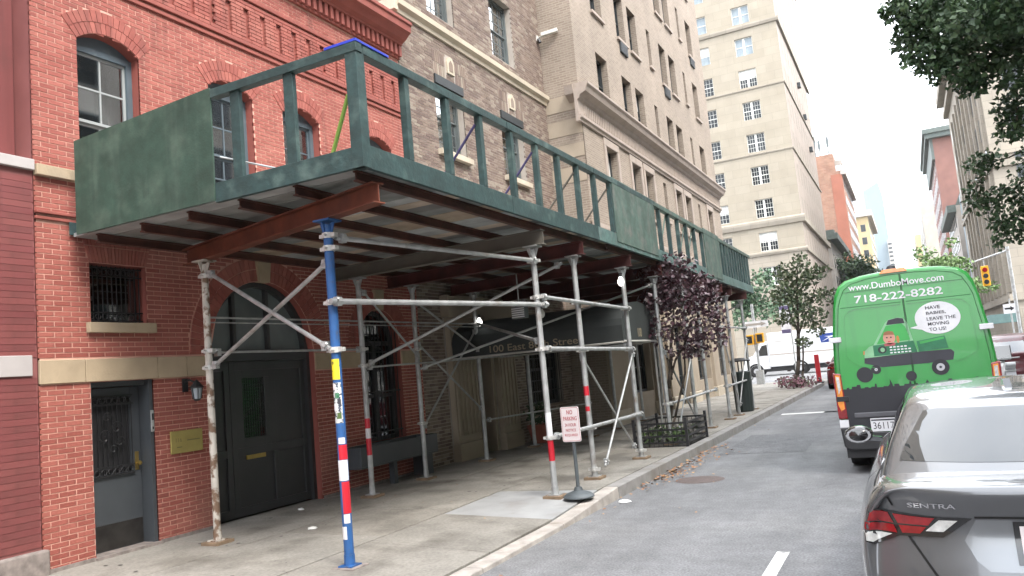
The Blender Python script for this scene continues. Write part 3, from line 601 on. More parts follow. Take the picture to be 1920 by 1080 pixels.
for (ca, cz, rr) in ((p0 + .16, s0 + .45, .1), (p0 + .32, s0 + .55, .09), (p0 + .2, s0 + .68, .07), (p0 + .36, s0 + .38, .07), (p0 + .27, s0 + .3, .06)):
    for j in range(14): t = j * .55; t2 = t + .55; q = 1 - j / 16; q2 = 1 - (j + 1) / 16; b.tube((ca + rr * q * math.cos(t), d - .03, cz + rr * q * math.sin(t)), (ca + rr * q2 * math.cos(t2), d - .03, cz + rr * q2 * math.sin(t2)), .007, 5, cap=False)
for k in range(6):
    for zc in (s0 + .05, s1 - .05):
        a = p0 + .06 + (p1 - p0 - .12) * k / 5
        for j in range(8): t = j * math.pi / 4; t2 = t + math.pi / 4; b.tube((a + .035 * math.cos(t), d - .025, zc + .035 * math.sin(t)), (a + .035 * math.cos(t2), d - .025, zc + .035 * math.sin(t2)), .005, 4, cap=False)
b.obj('scroll_grille', M['blackiron'], dr)
b = MB(); b.box(l0 + .01, l1 - .01, d - .004, d, z0 + .04, z0 + .33); b.obj('kick_plate', mat('worn_kick_plate', (.045, .042, .04), .4, metal=.5, var=.3, scale=6), dr)
b = MB(); b.lathe([(0, -.07), (.025, -.065), (.03, -.045), (.012, -.03), (.012, 0)], (l1 - .06, d, z0 + .98), 12, 'y'); b.box(l1 - .085, l1 - .035, d - .006, d, z0 + .9, z0 + 1.12); b.obj('door_knob', M['brass'], dr)
b = MB(); b.box(a0 - .02, a1 + .02, -.05, .35, SW - .05, SW + .03); b.obj('threshold', M['granite'], red)
b = MB(); b.box(a1 - .045, a1 - .005, -.002, .018, 1.5, 1.76); ic = b.obj('intercom', M['steel'], jam, bevel=.004); b = MB(); b.box(a1 - .038, a1 - .012, -.006, -.002, 1.64, 1.72); b.box(a1 - .034, a1 - .016, -.006, -.002, 1.53, 1.56); b.obj('speaker_grille', M['plastic'], ic)
# garage doors and fanlight
a0, a1, z0, zs, rise = GAR; z0 = SW
b = MB(); d = .16
b.box(a0, a0 + .07, d - .06, d + .14, z0, zs); b.box(a1 - .07, a1, d - .06, d + .14, z0, zs); b.box(a0 + .07, a1 - .07, d - .05, d + .14, zs - .13, zs + .03)
n = 22; pts = [(a0 + (a1 - a0) / 2 + 1.02 * math.sin(-math.pi / 2 + math.pi * k / n), zs + 1.02 * math.cos(-math.pi / 2 + math.pi * k / n)) for k in range(n + 1)]
for k in range(n):
    (p, q), (s, t) = pts[k], pts[k + 1]; c = 8.64
    b.prism([(p, q), (s, t), (c + (s - c) * .925, zs + (t - zs) * .925), (c + (p - c) * .925, zs + (q - zs) * .925)], d - .05, d + .1)
gf = b.obj('garage_frame', M['charcoal'], red)
b = MB()
for x in (8.2, 8.86): b.box(x - .03, x + .03, d - .01, d + .05, zs + .03, zs + math.sqrt(.95 ** 2 - (x - 8.64) ** 2))
b.obj('fanlight_bar', M['charcoal'], gf)
b = MB(); b.prism([(8.64 + .95 * math.sin(-math.pi / 2 + math.pi * k / 20), zs + .02 + .95 * math.cos(-math.pi / 2 + math.pi * k / 20)) for k in range(21)], d + .05, d + .056); b.obj('pane', M['frosted'], gf)
b = MB(); b.quad((a0, .8, zs), (a1, .8, zs), (a1, .8, zs + 1.1), (a0, .8, zs + 1.1)); b.obj('room_recess', M['dimroom'], gf)
for (p, q) in ((a0 + .075, 8.06), (8.07, a1 - .075)):
    b = MB(); b.box(p, q, d + .03, d + .07, z0 + .02, zs - .135); leaf = b.obj('garage_door', M['charcoal'], red)
    b = MB(); 
    cells = [(p + .1, q - .1, .3, 1.0), (p + .1, q - .1, 1.12, 2.2)] if q < 8.1 else [(8.16, 8.85, .3, .93), (8.95, q - .1, .3, 1.0), (8.95, q - .1, 1.12, 2.2)]
    ax = [p] + [v for c in cells for v in (c[0], c[1])] + [q]
    b.box(p, p + .09, d, d + .03, z0 + .02, zs - .135); b.box(q - .09, q, d, d + .03, z0 + .02, zs - .135); b.box(p + .09, q - .09, d, d + .03, z0 + .02, .3); b.box(p + .09, q - .09, d, d + .03, 1.0, 1.11); b.box(p + .09, q - .09, d, d + .03, 2.2, zs - .135)
    if q > 8.1: b.box(8.86, 8.94, d, d + .03, .3, 1.0); b.box(8.82, 8.94, d, d + .03, 1.11, 2.2); b.box(8.16, 8.30, d, d + .03, 1.11, 2.2); b.box(8.30, 8.82, d, d + .03, 2.09, 2.2); b.box(8.72, 8.82, d, d + .03, 1.11, 2.09); b.box(8.30, 8.72, d, d + .03, 1.11, 1.24)
    b.obj('door_rail', M['charcoal'], leaf, bevel=.004)
    if q > 8.1:
        b = MB(); b.box(8.31, 8.71, d + .024, d + .028, 1.25, 2.08); b.obj('pane', M['darkpane'], leaf)
        b = MB(); 
        for k in range(9): x = 8.33 + .36 * k / 8; b.box(x - .005, x + .005, d + .005, d + .015, 1.25, 2.08)
        for k in range(17): z = 1.27 + .79 * k / 16; b.box(8.31, 8.71, d + .005, d + .015, z - .005, z + .005)
        b.obj('door_grille', M['blackiron'], leaf)
        b = MB(); b.box(8.33, 8.69, d + .005, d + .03, .94, 1.015); b.box(8.36, 8.66, d - .003, d + .005, .965, .995); b.obj('mail_slot', M['brass'], leaf, bevel=.003)
# arched ground floor window with bars
a0, a1, z0, zs, rise = ARW; d = .16
b = MB(); b.box(a0, a0 + .07, d, d + .1, z0, zs); b.box(a1 - .07, a1, d, d + .1, z0, zs); b.box(a0 + .07, a1 - .07, d, d + .1, z0, z0 + .07); b.box(a0 + .07, a1 - .07, d, d + .1, zs - .05, zs + .02); b.box(11.39, 11.45, d, d + .08, z0 + .07, zs - .05); b.box(a0 + .07, a1 - .07, d + .01, d + .08, 1.6, 1.66)
n = 16
for k in range(n):
    t, t2 = -math.pi / 2 + math.pi * k / n, -math.pi / 2 + math.pi * (k + 1) / n
    b.prism([(11.42 + r * math.sin(x), zs + r * math.cos(x)) for r, x in ((.565, t), (.565, t2), (.5, t2), (.5, t))], d, d + .1)
aw = b.obj('arched_window', M['charcoal'], red)
b = MB(); b.box(a0 + .05, a1 - .05, d + .05, d + .056, z0 + .05, zs); b.prism([(11.42 + .52 * math.sin(-math.pi / 2 + math.pi * k / 14), zs + .01 + .52 * math.cos(-math.pi / 2 + math.pi * k / 14)) for k in range(15)], d + .05, d + .056); b.obj('pane', M['darkpane'], aw)
b = MB(); b.quad((a0, .8, z0), (a1, .8, z0), (a1, .8, zs + .6), (a0, .8, zs + .6)); b.obj('room_recess', M['dimroom'], aw)
b = MB()
for k in range(11):
    x = a0 + .06 + (a1 - a0 - .12) * k / 10; b.tube((x, .05, z0 + .02), (x, .05, zs + math.sqrt(max(0, .55 ** 2 - (x - 11.42) ** 2))), .009, 6)
for z in (1.0, 1.7, 2.4): b.box(a0 + .01, a1 - .01, .04, .06, z - .012, z + .012)
b.obj('window_bars', M['blackiron'], aw)
# things fixed to the wall
pl = thing('brass_plaque', 'tarnished brass plaque on the red brick between entrance door and garage', 'plaque', (WX, 7.15, 1.19), R(90), origin=(7.15, 0, 1.19))
b = MB(); b.box(6.90, 7.39, -.035, -.012, 1.19, 1.47); b.obj('plate', M['plaque'], pl, bevel=.006)
pt = lambda a, z: (lambda x, y, o: (a + x, -.0355 - o, z + y))
text_mesh('116', M['plaquetext'], 'lettering', pl, pt(6.97, 1.33), height=.05); text_mesh('EAST', M['plaquetext'], 'lettering', pl, pt(7.15, 1.335), width=.17, height=.03) if False else None
b = MB(); b.box(7.14, 7.34, -.0375, -.0355, 1.335, 1.35); b.box(6.98, 7.06, -.0375, -.0355, 1.26, 1.272); b.obj('engraved_line', M['plaquetext'], pl)
ln = thing('wall_lantern', 'small black wall lantern above the brass plaque', 'lantern', (WX, 7.2, 1.85), R(90), origin=(7.2, 0, 1.85))
b = MB(); b.box(7.12, 7.2, -.03, -.012, 1.95, 2.12); b.tube((7.16, -.02, 2.07), (7.16, -.1, 2.1), .012, 8); b.tube((7.16, -.1, 2.1), (7.2, -.15, 2.06), .012, 8); b.obj('bracket', M['blackiron'], ln)
b = MB(); b.lathe([(.0, 2.10), (.02, 2.08), (.085, 2.0), (.085, 1.985), (0, 1.985)], (7.22, -.16, 0), 8); b.lathe([(0, 1.82), (.03, 1.825), (.05, 1.85), (0, 1.85)], (7.22, -.16, 0), 8)
for k in range(6): t = k * math.pi / 3; b.tube((7.22 + .05 * math.cos(t), -.16 + .05 * math.sin(t), 1.85), (7.22 + .072 * math.cos(t), -.16 + .072 * math.sin(t), 1.985), .006, 5)
b.obj('lantern_cage', M['blackiron'], ln)
b = MB(); b.lathe([(.046, 1.85), (.066, 1.985)], (7.22, -.16, 0), 12); b.obj('lantern_glass', M['lampglass'], ln)
pb = thing('planter_box', 'long slate-grey planter box on a post under the arched barred window', 'planter', (WX + .35, 10.9, SW), origin=(WX + .35, 10.9, SW))
b = MB(); X0, X1 = WX + .04, WX + .5; A0, A1 = 10.02, 12.25
b.box(X0, X1, A0, A1, .53, .56); b.box(X1 - .03, X1, A0, A1, .56, .86); b.box(X0, X0 + .03, A0, A1, .56, .86); b.box(X0 + .03, X1 - .03, A0, A0 + .03, .56, .86); b.box(X0 + .03, X1 - .03, A1 - .03, A1, .56, .86); b.obj('box', M['slategrey'], pb, bevel=.006)
b = MB(); b.box(X0 + .03, X1 - .03, A0 + .03, A1 - .03, .8, .815); b.obj('soil', M['joint'], pb)
b = MB(); b.box(X1 - .2, X1 - .1, 11.0, 11.1, SW, .53); b.obj('post', M['slategrey'], pb); b = MB(); b.box(X0 + .1, X1 - .1, A1 - .3, A1 - .05, SW, .53); b.obj('post', M['slategrey'], pb)

# ------------------------------------------------------------------ burgundy house at the left edge
bg_ = facade('burgundy_house', 'burgundy painted house with pale stone bands at the left edge', 'house', WX, -3.0, 90, -3.0)
b = wall_mb(-3, Y0 - .005, 0, 4.5, [], .3, .004); b.quad((-3, .004, 4.66), (4.62, .004, 4.66), (4.62, .004, 12), (-3, .004, 12)); b.quad((4.62, .004, 4.66), (4.62, .3, 4.66), (4.62, .3, 12), (4.62, .004, 12))
rc1 = MB(); rc1.quad((4.63, .3, 4.5), (5.26, .3, 4.5), (5.26, .3, 12), (4.63, .3, 12)); rc1.obj('recessed_strip', M['burg'], bg_)
b.quad((4.62, .3, 4.5), (5.265, .3, 4.5), (5.265, 0.004, 4.5), (4.62, .004, 4.5)); b.box(-3, 5.26, .35, 10, 0, 12); b.obj('wall', M['burgm'], bg_)
lay_bricks(bg_, 2.0, Y0 - .01, .45, 4.46, [], [band(2.24, 2.46, 2, 5.3)], M['burg'], .071, 1.3, .004, .004, near=60, score=lambda a, z: abs(z - 1.8) + (5 - a))
lay_bricks(bg_, 2.0, 4.6, 4.68, 9.5, [], [], M['burg'], .071, 1.3, .004, .003)
for k, (p, q, z0, z1, dp) in enumerate(((2, 4.7, 4.5, 4.66, .05), (4.7, 5.262, 4.5, 4.62, .05), (2, 5.2, 2.24, 2.46, .025))):
    b = MB(); b.box(p, q, -dp, .3, z0, z1); b.obj('stone_band', M['greystone'], bg_, bevel=.006)
b = MB(); b.box(2, 5.3, -.09, .02, .05, .42); b.obj('base_course', M['granite'], bg_, bevel=.02)

# ------------------------------------------------------------------ masonry materials laid as courses too fine to pick apart
def brickmat(name, c1, c2, mortar, bw, bh, ms, rough=.88, off=.5, bias=0, dirt=None, amp=.3):
    m = bpy.data.materials.new(name); m.use_nodes = True; n = m.node_tree.nodes; l = m.node_tree.links; b = n['Principled BSDF']; b.inputs['Roughness'].default_value = rough
    t = n.new('ShaderNodeTexCoord'); sx = n.new('ShaderNodeSeparateXYZ'); l.new(t.outputs['Object'], sx.inputs[0])
    ad = n.new('ShaderNodeMath'); l.new(sx.outputs[0], ad.inputs[0]); l.new(sx.outputs[1], ad.inputs[1]); cb = n.new('ShaderNodeCombineXYZ'); l.new(ad.outputs[0], cb.inputs[0]); l.new(sx.outputs[2], cb.inputs[1])
    k = n.new('ShaderNodeTexBrick'); k.inputs['Scale'].default_value = 1; k.inputs['Brick Width'].default_value = bw; k.inputs['Row Height'].default_value = bh; k.inputs['Mortar Size'].default_value = ms; k.inputs['Mortar Smooth'].default_value = .3; k.inputs['Bias'].default_value = bias; k.offset = off
    k.inputs['Color1'].default_value = (*c1, 1); k.inputs['Color2'].default_value = (*c2, 1); k.inputs['Mortar'].default_value = (*mortar, 1); l.new(cb.outputs[0], k.inputs['Vector'])
    no = n.new('ShaderNodeTexNoise'); no.inputs['Scale'].default_value = .7; no.inputs['Detail'].default_value = 8; l.new(t.outputs['Object'], no.inputs['Vector'])
    mr = n.new('ShaderNodeMapRange'); mr.inputs[1].default_value = .3; mr.inputs[2].default_value = .7; mr.inputs[3].default_value = 1 - amp; mr.inputs[4].default_value = 1 + amp * .6; l.new(no.outputs[0], mr.inputs[0])
    mx = n.new('ShaderNodeMix'); mx.data_type = 'RGBA'; mx.blend_type = 'MULTIPLY'; mx.inputs[0].default_value = 1; l.new(k.outputs[0], mx.inputs[6]); l.new(mr.outputs[0], mx.inputs[7]); l.new(mx.outputs[2], b.inputs['Base Color'])
    bp = n.new('ShaderNodeBump'); bp.inputs['Strength'].default_value = .3; bp.inputs['Distance'].default_value = .01; l.new(k.outputs['Fac'], bp.inputs['Height']); bp.invert = True; l.new(bp.outputs[0], b.inputs['Normal'])
    MATS[name] = m; return m
M['tanbrick'] = brickmat('tan_brick', (.215, .168, .13), (.275, .222, .175), (.3, .258, .212), .21, .068, .012, amp=.16)
M['cream'] = brickmat('cream_ashlar', (.265, .232, .18), (.29, .256, .202), (.235, .205, .16), 1.5, .84, .018, amp=.1)
M['creamlow'] = brickmat('cream_base_ashlar', (.27, .238, .192), (.3, .265, .217), (.22, .195, .16), 1.7, .8, .025, amp=.12)
M['orange'] = brickmat('orange_brickwork', (.235, .12, .08), (.27, .155, .105), (.25, .17, .13), .9, .3, .02, amp=.2)
M['sidebrick'] = brickmat('side_wall_brick', (.27, .215, .165), (.315, .26, .2), (.34, .295, .235), .21, .068, .012, amp=.16)
FW = {}
def far_window(root, a, d, z, w, h, cols=2, rows=2, pair=1, frm='darkframe', pane='farpane', fw=.05, bar=.03, mid=.5, blind=0, name='window', subs=True):
    """window with frame, sash bars and panes sharing mesh data between alike ones"""
    key = (round(w, 3), round(h, 3), cols, rows, pair, frm, pane, fw, bar, mid, round(blind, 2))
    if key not in FW:
        b = MB(); g = MB(); c = MB(); gap = .09 if pair > 1 else 0; pw = (w - gap * (pair - 1)) / pair
        for k in range(pair):
            x0 = k * (pw + gap); x1 = x0 + pw
            b.box(x0, x0 + fw, 0, .07, 0, h); b.box(x1 - fw, x1, 0, .07, 0, h); b.box(x0 + fw, x1 - fw, 0, .07, 0, fw); b.box(x0 + fw, x1 - fw, 0, .07, h - fw, h)
            b.box(x0 + fw, x1 - fw, .005, .065, h * mid - fw * .5, h * mid + fw * .5)
            for s, t in ((fw, h * mid - fw * .5), (h * mid + fw * .5, h - fw)):
                for i in range(1, cols): x = x0 + fw + (pw - 2 * fw) * i / cols; b.box(x - bar / 2, x + bar / 2, .02, .05, s, t)
                for i in range(1, rows): zz = s + (t - s) * i / rows; b.box(x0 + fw, x1 - fw, .022, .048, zz - bar / 2, zz + bar / 2)
            g.box(x0 + fw * .6, x1 - fw * .6, .052, .06, fw * .6, h - fw * .6)
            if blind: c.box(x0 + fw, x1 - fw, .046, .05, h * (1 - blind), h - fw)
            if k < pair - 1: b.box(x1, x1 + gap, .01, .07, 0, h)
        FW[key] = (b.mesh('window', M[frm]), g.mesh('pane', M[pane]), c.mesh('blind', M['blind']) if blind else None)
    f, p, c = FW[key]; o = inst(f, name, root, (a, d, z)); s = bpy.data.objects.new('pane', p); COL.objects.link(s); s.parent = o
    if c: s = bpy.data.objects.new('blind', c); COL.objects.link(s); s.parent = o
    return o
def sills(root, items, m, name='window_sill', t=.1, pr=.1, over=.06):
    for a0, a1, z in items:
        key = ('sill', round(a1 - a0, 2), t, pr, m.name)
        if key not in FW: b = MB(); b.box(-over, a1 - a0 + over, -pr, .06, -t, 0); FW[key] = b.mesh(name, m)
        inst(FW[key], name, root, (a0, 0, z))

# ------------------------------------------------------------------ mottled brick house
A0, A1 = 12.69, 20.02
mb_ = facade('mottled_brick_house', 'mottled grey-red brick house with pale stone band next to the carriage house', 'house', WX, A0, 90, A0)
LOW = [(14.0, 15.2, 6.66, 8.34, 0), (17.05, 18.3, 6.66, 8.34, 0)]; HIG = [(13.95, 15.1, 9.75, 11.45, 0), (16.95, 18.2, 9.75, 11.45, 0)]
ENT = (14.62, 15.55, SW - .1, 2.72, 0); GW = (17.15, 19.3, .95, 2.75, 0)
HO = LOW + HIG + [ENT, GW]
wall_mb(A0, A1, 0, 14, HO, .3).obj('wall', M['mmortar'], mb_)
b = MB(); b.box(A0 + .002, A1, 1.3, 10, 0, 13.98); b.quad((A0 + .002, 0, 8.7), (A0 + .002, 10, 8.7), (A0 + .002, 10, 14), (A0 + .002, 0, 14)); b.obj('back_block', M['mbrick'], mb_)
blk = [band(9.22, 9.47, A0, A1), lambda z: (13.55, 16.5) if z < 3.5 else None]
for c in (14.72, 17.75): blk.append((lambda c: (lambda z: (c - .17, c + .17) if 8.5 < z < 8.95 else None))(c)); blk.append((lambda c: (lambda z: (c - .72, c - .17) if 8.34 < z < 8.9 else None))(c)); blk.append((lambda c: (lambda z: (c + .17, c + .72) if 8.34 < z < 8.9 else None))(c))
lay_bricks(mb_, A0, A1, SW - .05, 13.8, HO, blk, M['mbrick'], .066, .205, .012, .006, near=220, score=lambda a, z: math.hypot(8.38, a, z - 1.8) + (20 if z < 4.9 else 0), jit=.003)
b = MB()
for c in (14.72, 17.75):
    for k in range(17):
        a = c - .715 + k * .0845
        if abs(a + .035 - c) < .2: continue
        for z0, z1 in ((8.36, 8.62), (8.635, 8.89)): b.box(a, a + .072, -.007, .02, z0, z1)
b.obj('soldier_brick', M['mbrick'], mb_, kind='stuff')
for c in (14.72, 17.75):
    b = MB(); b.prism([(c - .15, 8.52), (c + .15, 8.52), (c + .15, 8.78), (c + .1, 8.88), (c, 8.93), (c - .1, 8.88), (c - .15, 8.78)], -.04, .02); t = b.obj('arch_panel', M['lime'], mb_)
    b = MB(); b.prism([(c - .075, 8.58), (c + .075, 8.58), (c + .075, 8.76), (c, 8.84), (c - .075, 8.76)], -.048, -.03); b.obj('carved_recess', M['mbrick'], t)
for p, q in ((A0 - .03, 14.6), (14.6, 16.5), (16.5, 18.4), (18.4, A1)):
    b = MB(); b.profile_x([(.02, 9.22), (-.05, 9.22), (-.06, 9.3), (-.14, 9.36), (-.15, 9.47), (.02, 9.5)], p + .002, q - .002); b.obj('band_stone', M['lime'], mb_)
b = MB(); b.box(A0 - .14, A0 - .002, -.1, 3, 9.22, 9.46); b.obj('band_return', M['lime'], mb_)
sills(mb_, [(h[0], h[1], h[2]) for h in LOW], M['lime'], t=.12, pr=.12)
for i, h in enumerate(LOW + HIG):
    window(mb_, h, .16, .06, .5, 4, 3, .022, .06, M['greyframe'], M['greyframe'], M['palepane'], blind=.02 if i != 1 else .35)
    if i < 2:
        b = MB(); b.box(h[0] + .005, h[1] - .005, -.045, .12, h[3] - .2, h[3] - .005); b.obj('dark_header', M['darkframe'], mb_)  # dark box across the window head
# entrance of cream stone
def pil(p, q, z1=3.05): 
    b = MB(); b.box(p, q, -.12, .02, SW + .35, z1)
    n = max(2, int((q - p) / .16))
    for k in range(n): a = p + (q - p) * (k + .5) / n; b.box(a - .035, a + .035, -.15, -.12, SW + .5, z1 - .15)
    b.obj('pilaster', M['tanstone'], mb_, bevel=.01); b = MB(); b.box(p - .03, q + .03, -.17, .02, SW - .05, SW + .35); b.obj('plinth', M['tanstone'], mb_, bevel=.015)
pil(13.62, 14.58); pil(15.6, 16.42)
b = MB(); b.box(13.5, 16.5, -.2, .02, 3.05, 3.5); b.obj('entablature', M['tanstone'], mb_, bevel=.02)
b = MB(); b.box(14.6, 15.58, -.1, .02, 2.73, 3.05); b.obj('lintel', M['tanstone'], mb_)
b = MB(); b.box(15.45, 15.55, .0, 1.2, SW - .05, 2.72); b.box(14.62, 14.72, 0, 1.2, SW - .05, 2.72); b.obj('door_jamb', M['tanstone'], mb_)
b = MB(); b.box(14.73, 15.44, 1.1, 1.16, SW, 2.7); dd = b.obj('entrance_door', M['blackiron'], mb_); b = MB(); b.box(14.83, 15.34, 1.085, 1.095, .6, 2.4); b.obj('pane', M['darkpane'], dd)
window(mb_, GW, .14, .06, .5, 5, 3, .025, .06, M['darkframe'], M['darkframe'], M['darkpane'])
b = MB()
for k in range(15): a = GW[0] + .06 + 2.03 * k / 14; b.tube((a, .03, GW[2] + .02), (a, .03, GW[3] - .02), .009, 5)
b.box(GW[0], GW[1], .02, .04, 1.3, 1.32); b.box(GW[0], GW[1], .02, .04, 2.3, 2.32); b.obj('window_bars', M['blackiron'], mb_)
sc = thing('security_camera', 'small white security camera bracketed high on the mottled brick wall corner', 'camera', (WX, 19.85, 11.15), R(90), origin=(19.85, 0, 11.15))
b = MB(); b.box(19.8, 19.9, -.04, -.006, 11.1, 11.25); b.tube((19.85, -.04, 11.18), (19.85, -.2, 11.22), .025, 8); b.obj('bracket', M['camwhite'], sc)
b = MB(); b.bar((19.85, -.15, 11.24), (19.95, -.62, 11.3), .12, .1); b.obj('housing', M['camwhite'], sc, bevel=.01); b = MB(); b.tube((19.83, -.06, 11.14), (19.84, -.1, 11.03), .05, 8); b.obj('junction_box', M['blackiron'], sc)

# ------------------------------------------------------------------ tan apartment block
TX = -7.35; A0, A1 = 20.04, 37.6
tan = facade('tan_apartment_block', 'tall tan brick apartment block with pale projecting cornice above its second storey', 'building', TX, A0, 90, A0)
COLS = [(21.8, 22.8, 'w'), (24.2, 25.15, 'w'), (25.62, 26.58, 'w'), (27.9, 28.3, 's'), (29.5, 30.42, 'w'), (30.9, 31.85, 'w'), (33.18, 33.56, 's'), (34.8, 35.75, 'w')]
FL = [8.24, 11.18, 14.13, 17.08, 20.03, 22.98, 25.93]
HO = []
for i, z in enumerate(FL):
    for a0, a1, k in COLS: HO.append((a0, a1, z - (1.65 if k == 'w' else 1.45), z, 0))
for a0, a1, k in COLS:
    if k == 'w': HO.append((a0 - .05, a1 + .05, 3.3, 5.2, 0))
GH = [(22.0, 24.0, .9, 3.0, 0), (26.9, 28.4, SW, 3.0, 0), (30.0, 32.0, .9, 3.0, 0), (33.4, 35.6, .9, 3.0, 0)]
b = wall_mb(A0, A1, 5.6, 30, [h for h in HO if h[2] > 5.6], .3); b.quad((A0, 0, 9.4), (A0, 1.4, 9.4), (A0, 1.4, 30), (A0, 0, 30)); b.quad((A0, 0, 0), (A0, 1.4, 0), (A0, 1.4, 6.9), (A0, 0, 6.9)); b.obj('wall', M['tanbrick'], tan)
wall_mb(A0, A1, 0, 5.6, GH + [h for h in HO if h[2] < 5.6], .3).obj('base_wall', M['tanstone'], tan)
b = MB(); b.box(A0 + .01, A1 - .01, 1.4, 14, 0, 30); b.quad((A1, 0, 0), (A1, 1.4, 0), (A1, 1.4, 30), (A1, 0, 30)); b.box(A0 + .01, A1 - .01, .8, .82, 0, 30); b.obj('back_block', M['tanbrick'], tan)
# banded side wall beside the cornice
for i, (z0, z1, mm) in enumerate(((6.9, 7.35, 'tanstone'), (7.35, 7.6, 'tanbrick'), (7.6, 8.0, 'tanstone'), (8.0, 8.25, 'tanbrick'), (8.25, 8.7, 'tanstone'), (8.7, 8.95, 'tanbrick'), (8.95, 9.4, 'tanstone'))):
    b = MB(); b.box(A0 - (.012 if mm == 'tanstone' else 0), A0 + .05, -.0, 1.4, z0 + .004, z1 - .004); b.obj('side_band', M[mm], tan)
cp = [(.05, 8.5), (-.06, 8.5), (-.07, 8.56), (-.12, 8.6), (-.12, 8.68), (-.04, 8.7), (-.04, 9.1), (-.1, 9.14), (-.13, 9.22), (-.3, 9.3), (-.34, 9.42), (-.4, 9.48), (-.4, 9.54), (.05, 9.58)]
b = MB(); b.profile_x(cp, A0 - .3, A1 + .05); b.obj('cornice', M['terracornice'], tan)
b = MB(); b.prism([(0, 0)] * 0 or [(A0 - .3, 9.3), (A0, 9.14), (A0, 9.58), (A0 - .36, 9.54)], 0.05, .3); b.obj('cornice_return', M['terracornice'], tan)
b = MB()
for k in range(118): a = A0 + .1 + k * .148; b.prism([(a, 8.74), (a + .05, 8.74), (a + .1, 9.06), (a + .05, 9.06)], -.07, -.03)
b.obj('fret_pattern', M['terracornice'], tan, kind='stuff')
b = MB(); b.profile_x([(.05, 5.45), (-.1, 5.45), (-.14, 5.6), (-.14, 5.7), (.05, 5.74)], A0, A1); b.obj('string_course', M['terracornice'], tan)
for i, z in enumerate(FL):
    for j, (a0, a1, k) in enumerate(COLS):
        h = 1.65 if k == 'w' else 1.45
        far_window(tan, a0, .2, z - h, a1 - a0, h, 2 if (j == 0 and k == 'w') else 1, 1, 1, 'darkframe', 'farpane', .05, .025, .48, blind=.35 if (i * 3 + j) % 4 == 1 and k == 'w' else (.5 if i == 0 and k == 'w' else 0))
    sills(tan, [(a0, a1, z - (1.65 if k == 'w' else 1.45)) for a0, a1, k in COLS], M['terracornice'], t=.09, pr=.08)
for a0, a1, k in COLS:
    if k == 'w':
        far_window(tan, a0 - .05, .2, 3.3, a1 - a0 + .1, 1.9, 1, 1, 1, 'darkframe', 'farpane', .05, .025, .48)
        b = MB(); b.box(a0 - .17, a0, -.05, .02, 6.55, 8.24); b.box(a1, a1 + .17, -.05, .02, 6.55, 8.24); b.box(a0 - .17, a1 + .17, -.05, .02, 8.243, 8.47); b.obj('window_surround', M['terracornice'], tan, bevel=.01)
for h in GH:
    far_window(tan, h[0], .2, h[2], h[1] - h[0], h[3] - h[2], 3, 2, 1, 'darkframe', 'farpane', .07, .03, .7)
for a in (20.6, 24.6, 26.2, 28.9, 32.7, 36.4):
    b = MB(); b.box(a - .5 if a > 21 else A0, a + .5, -.12, .02, SW + .4, 3.4); b.obj('pier', M['tanstone'], tan, bevel=.02); b = MB(); b.box(a - .56 if a > 21 else A0, a + .56, -.18, .02, SW - .1, SW + .4); b.obj('plinth', M['lime'], tan, bevel=.02)
b = MB(); b.box(A0 + 1.2, A1, -.1, .02, SW - .1, .75) ; 
acs = [(24.25, 12.14, 'lower'), (29.55, 12.14, ''), (34.85, 15.1, '')]
lab = ['window air conditioner under the second-column window of the tan block', 'window air conditioner under the fourth pair window of the tan block', 'window air conditioner on the right edge column of the tan block']
for (a, z, _), lb in zip(acs, lab):
    t = thing('air_conditioner', lb, 'air conditioner', (TX, a, z), R(90), 'window air conditioners on the tan block', origin=(a, 0, z))
    b = MB(); b.box(a + .1, a + .8, -.07, .15, z - .12, z + .26); b.obj('housing', M['darkframe'], t, bevel=.02); b = MB()
    for k in range(6): b.box(a + .14, a + .76, -.078, -.07, z - .08 + .05 * k, z - .06 + .05 * k)
    b.obj('grille', M['blackiron'], t)

# ------------------------------------------------------------------ cream tower across the avenue (front faces us, side runs along the street)
CX, CY = -8.0, 80.5
ct = facade('cream_tower', 'tall cream limestone apartment tower across the avenue with paired windows and belt courses', 'building', CX, CY, 0, CX)
CF = [13.4 + 3.355 * i for i in range(11)]; HO = []; LOWF = [6.3, 9.9]
CC = [(-12.22, -10.5, 2), (-15.95, -14.85, 1), (-19.6, -17.9, 2)]
for z in [9.95] + CF:
    for a0, a1, p in CC: HO.append((a0, a1, z - 1.85, z, 0))
wall_mb(-26, CX, 11.4, 52, [h for h in HO if h[2] > 11.4], .3).obj('wall', M['cream'], ct); wall_mb(-26, CX, 0, 11.4, [h for h in HO if h[2] < 11.4], .3).obj('base_wall', M['creamlow'], ct)
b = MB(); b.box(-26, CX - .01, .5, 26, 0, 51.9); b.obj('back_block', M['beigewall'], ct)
for zi, z in enumerate([9.95] + CF):
    for a0, a1, p in CC: far_window(ct, a0, .18, z - 1.85, a1 - a0, 1.85, 3 if zi < 7 else 1, 2 if zi < 7 else 1, p, 'whiteframe', 'farpane' if zi < 7 else 'towerband', .06, .022, .5, blind=.45 if (zi + p) % 5 == 3 else 0)
def cbelt(z, t, pr):
    b = MB(); b.profile_x([(.02, z), (-pr * .6, z), (-pr, z + t * .5), (-pr, z + t * .8), (.02, z + t)], -26, CX + pr); b.obj('belt_course', M['creamlow'], ct)
    b = MB(); b.box(CX, CX + pr, -.0, 27, z + .01, z + t * .8); b.obj('belt_course', M['creamlow'], ct)
for z, t, pr in ((11.1, .4, .2), (13.95, .75, .3), (21.25, .2, .12), (28.0, .2, .12), (34.4, .5, .25)): cbelt(z, t, pr)
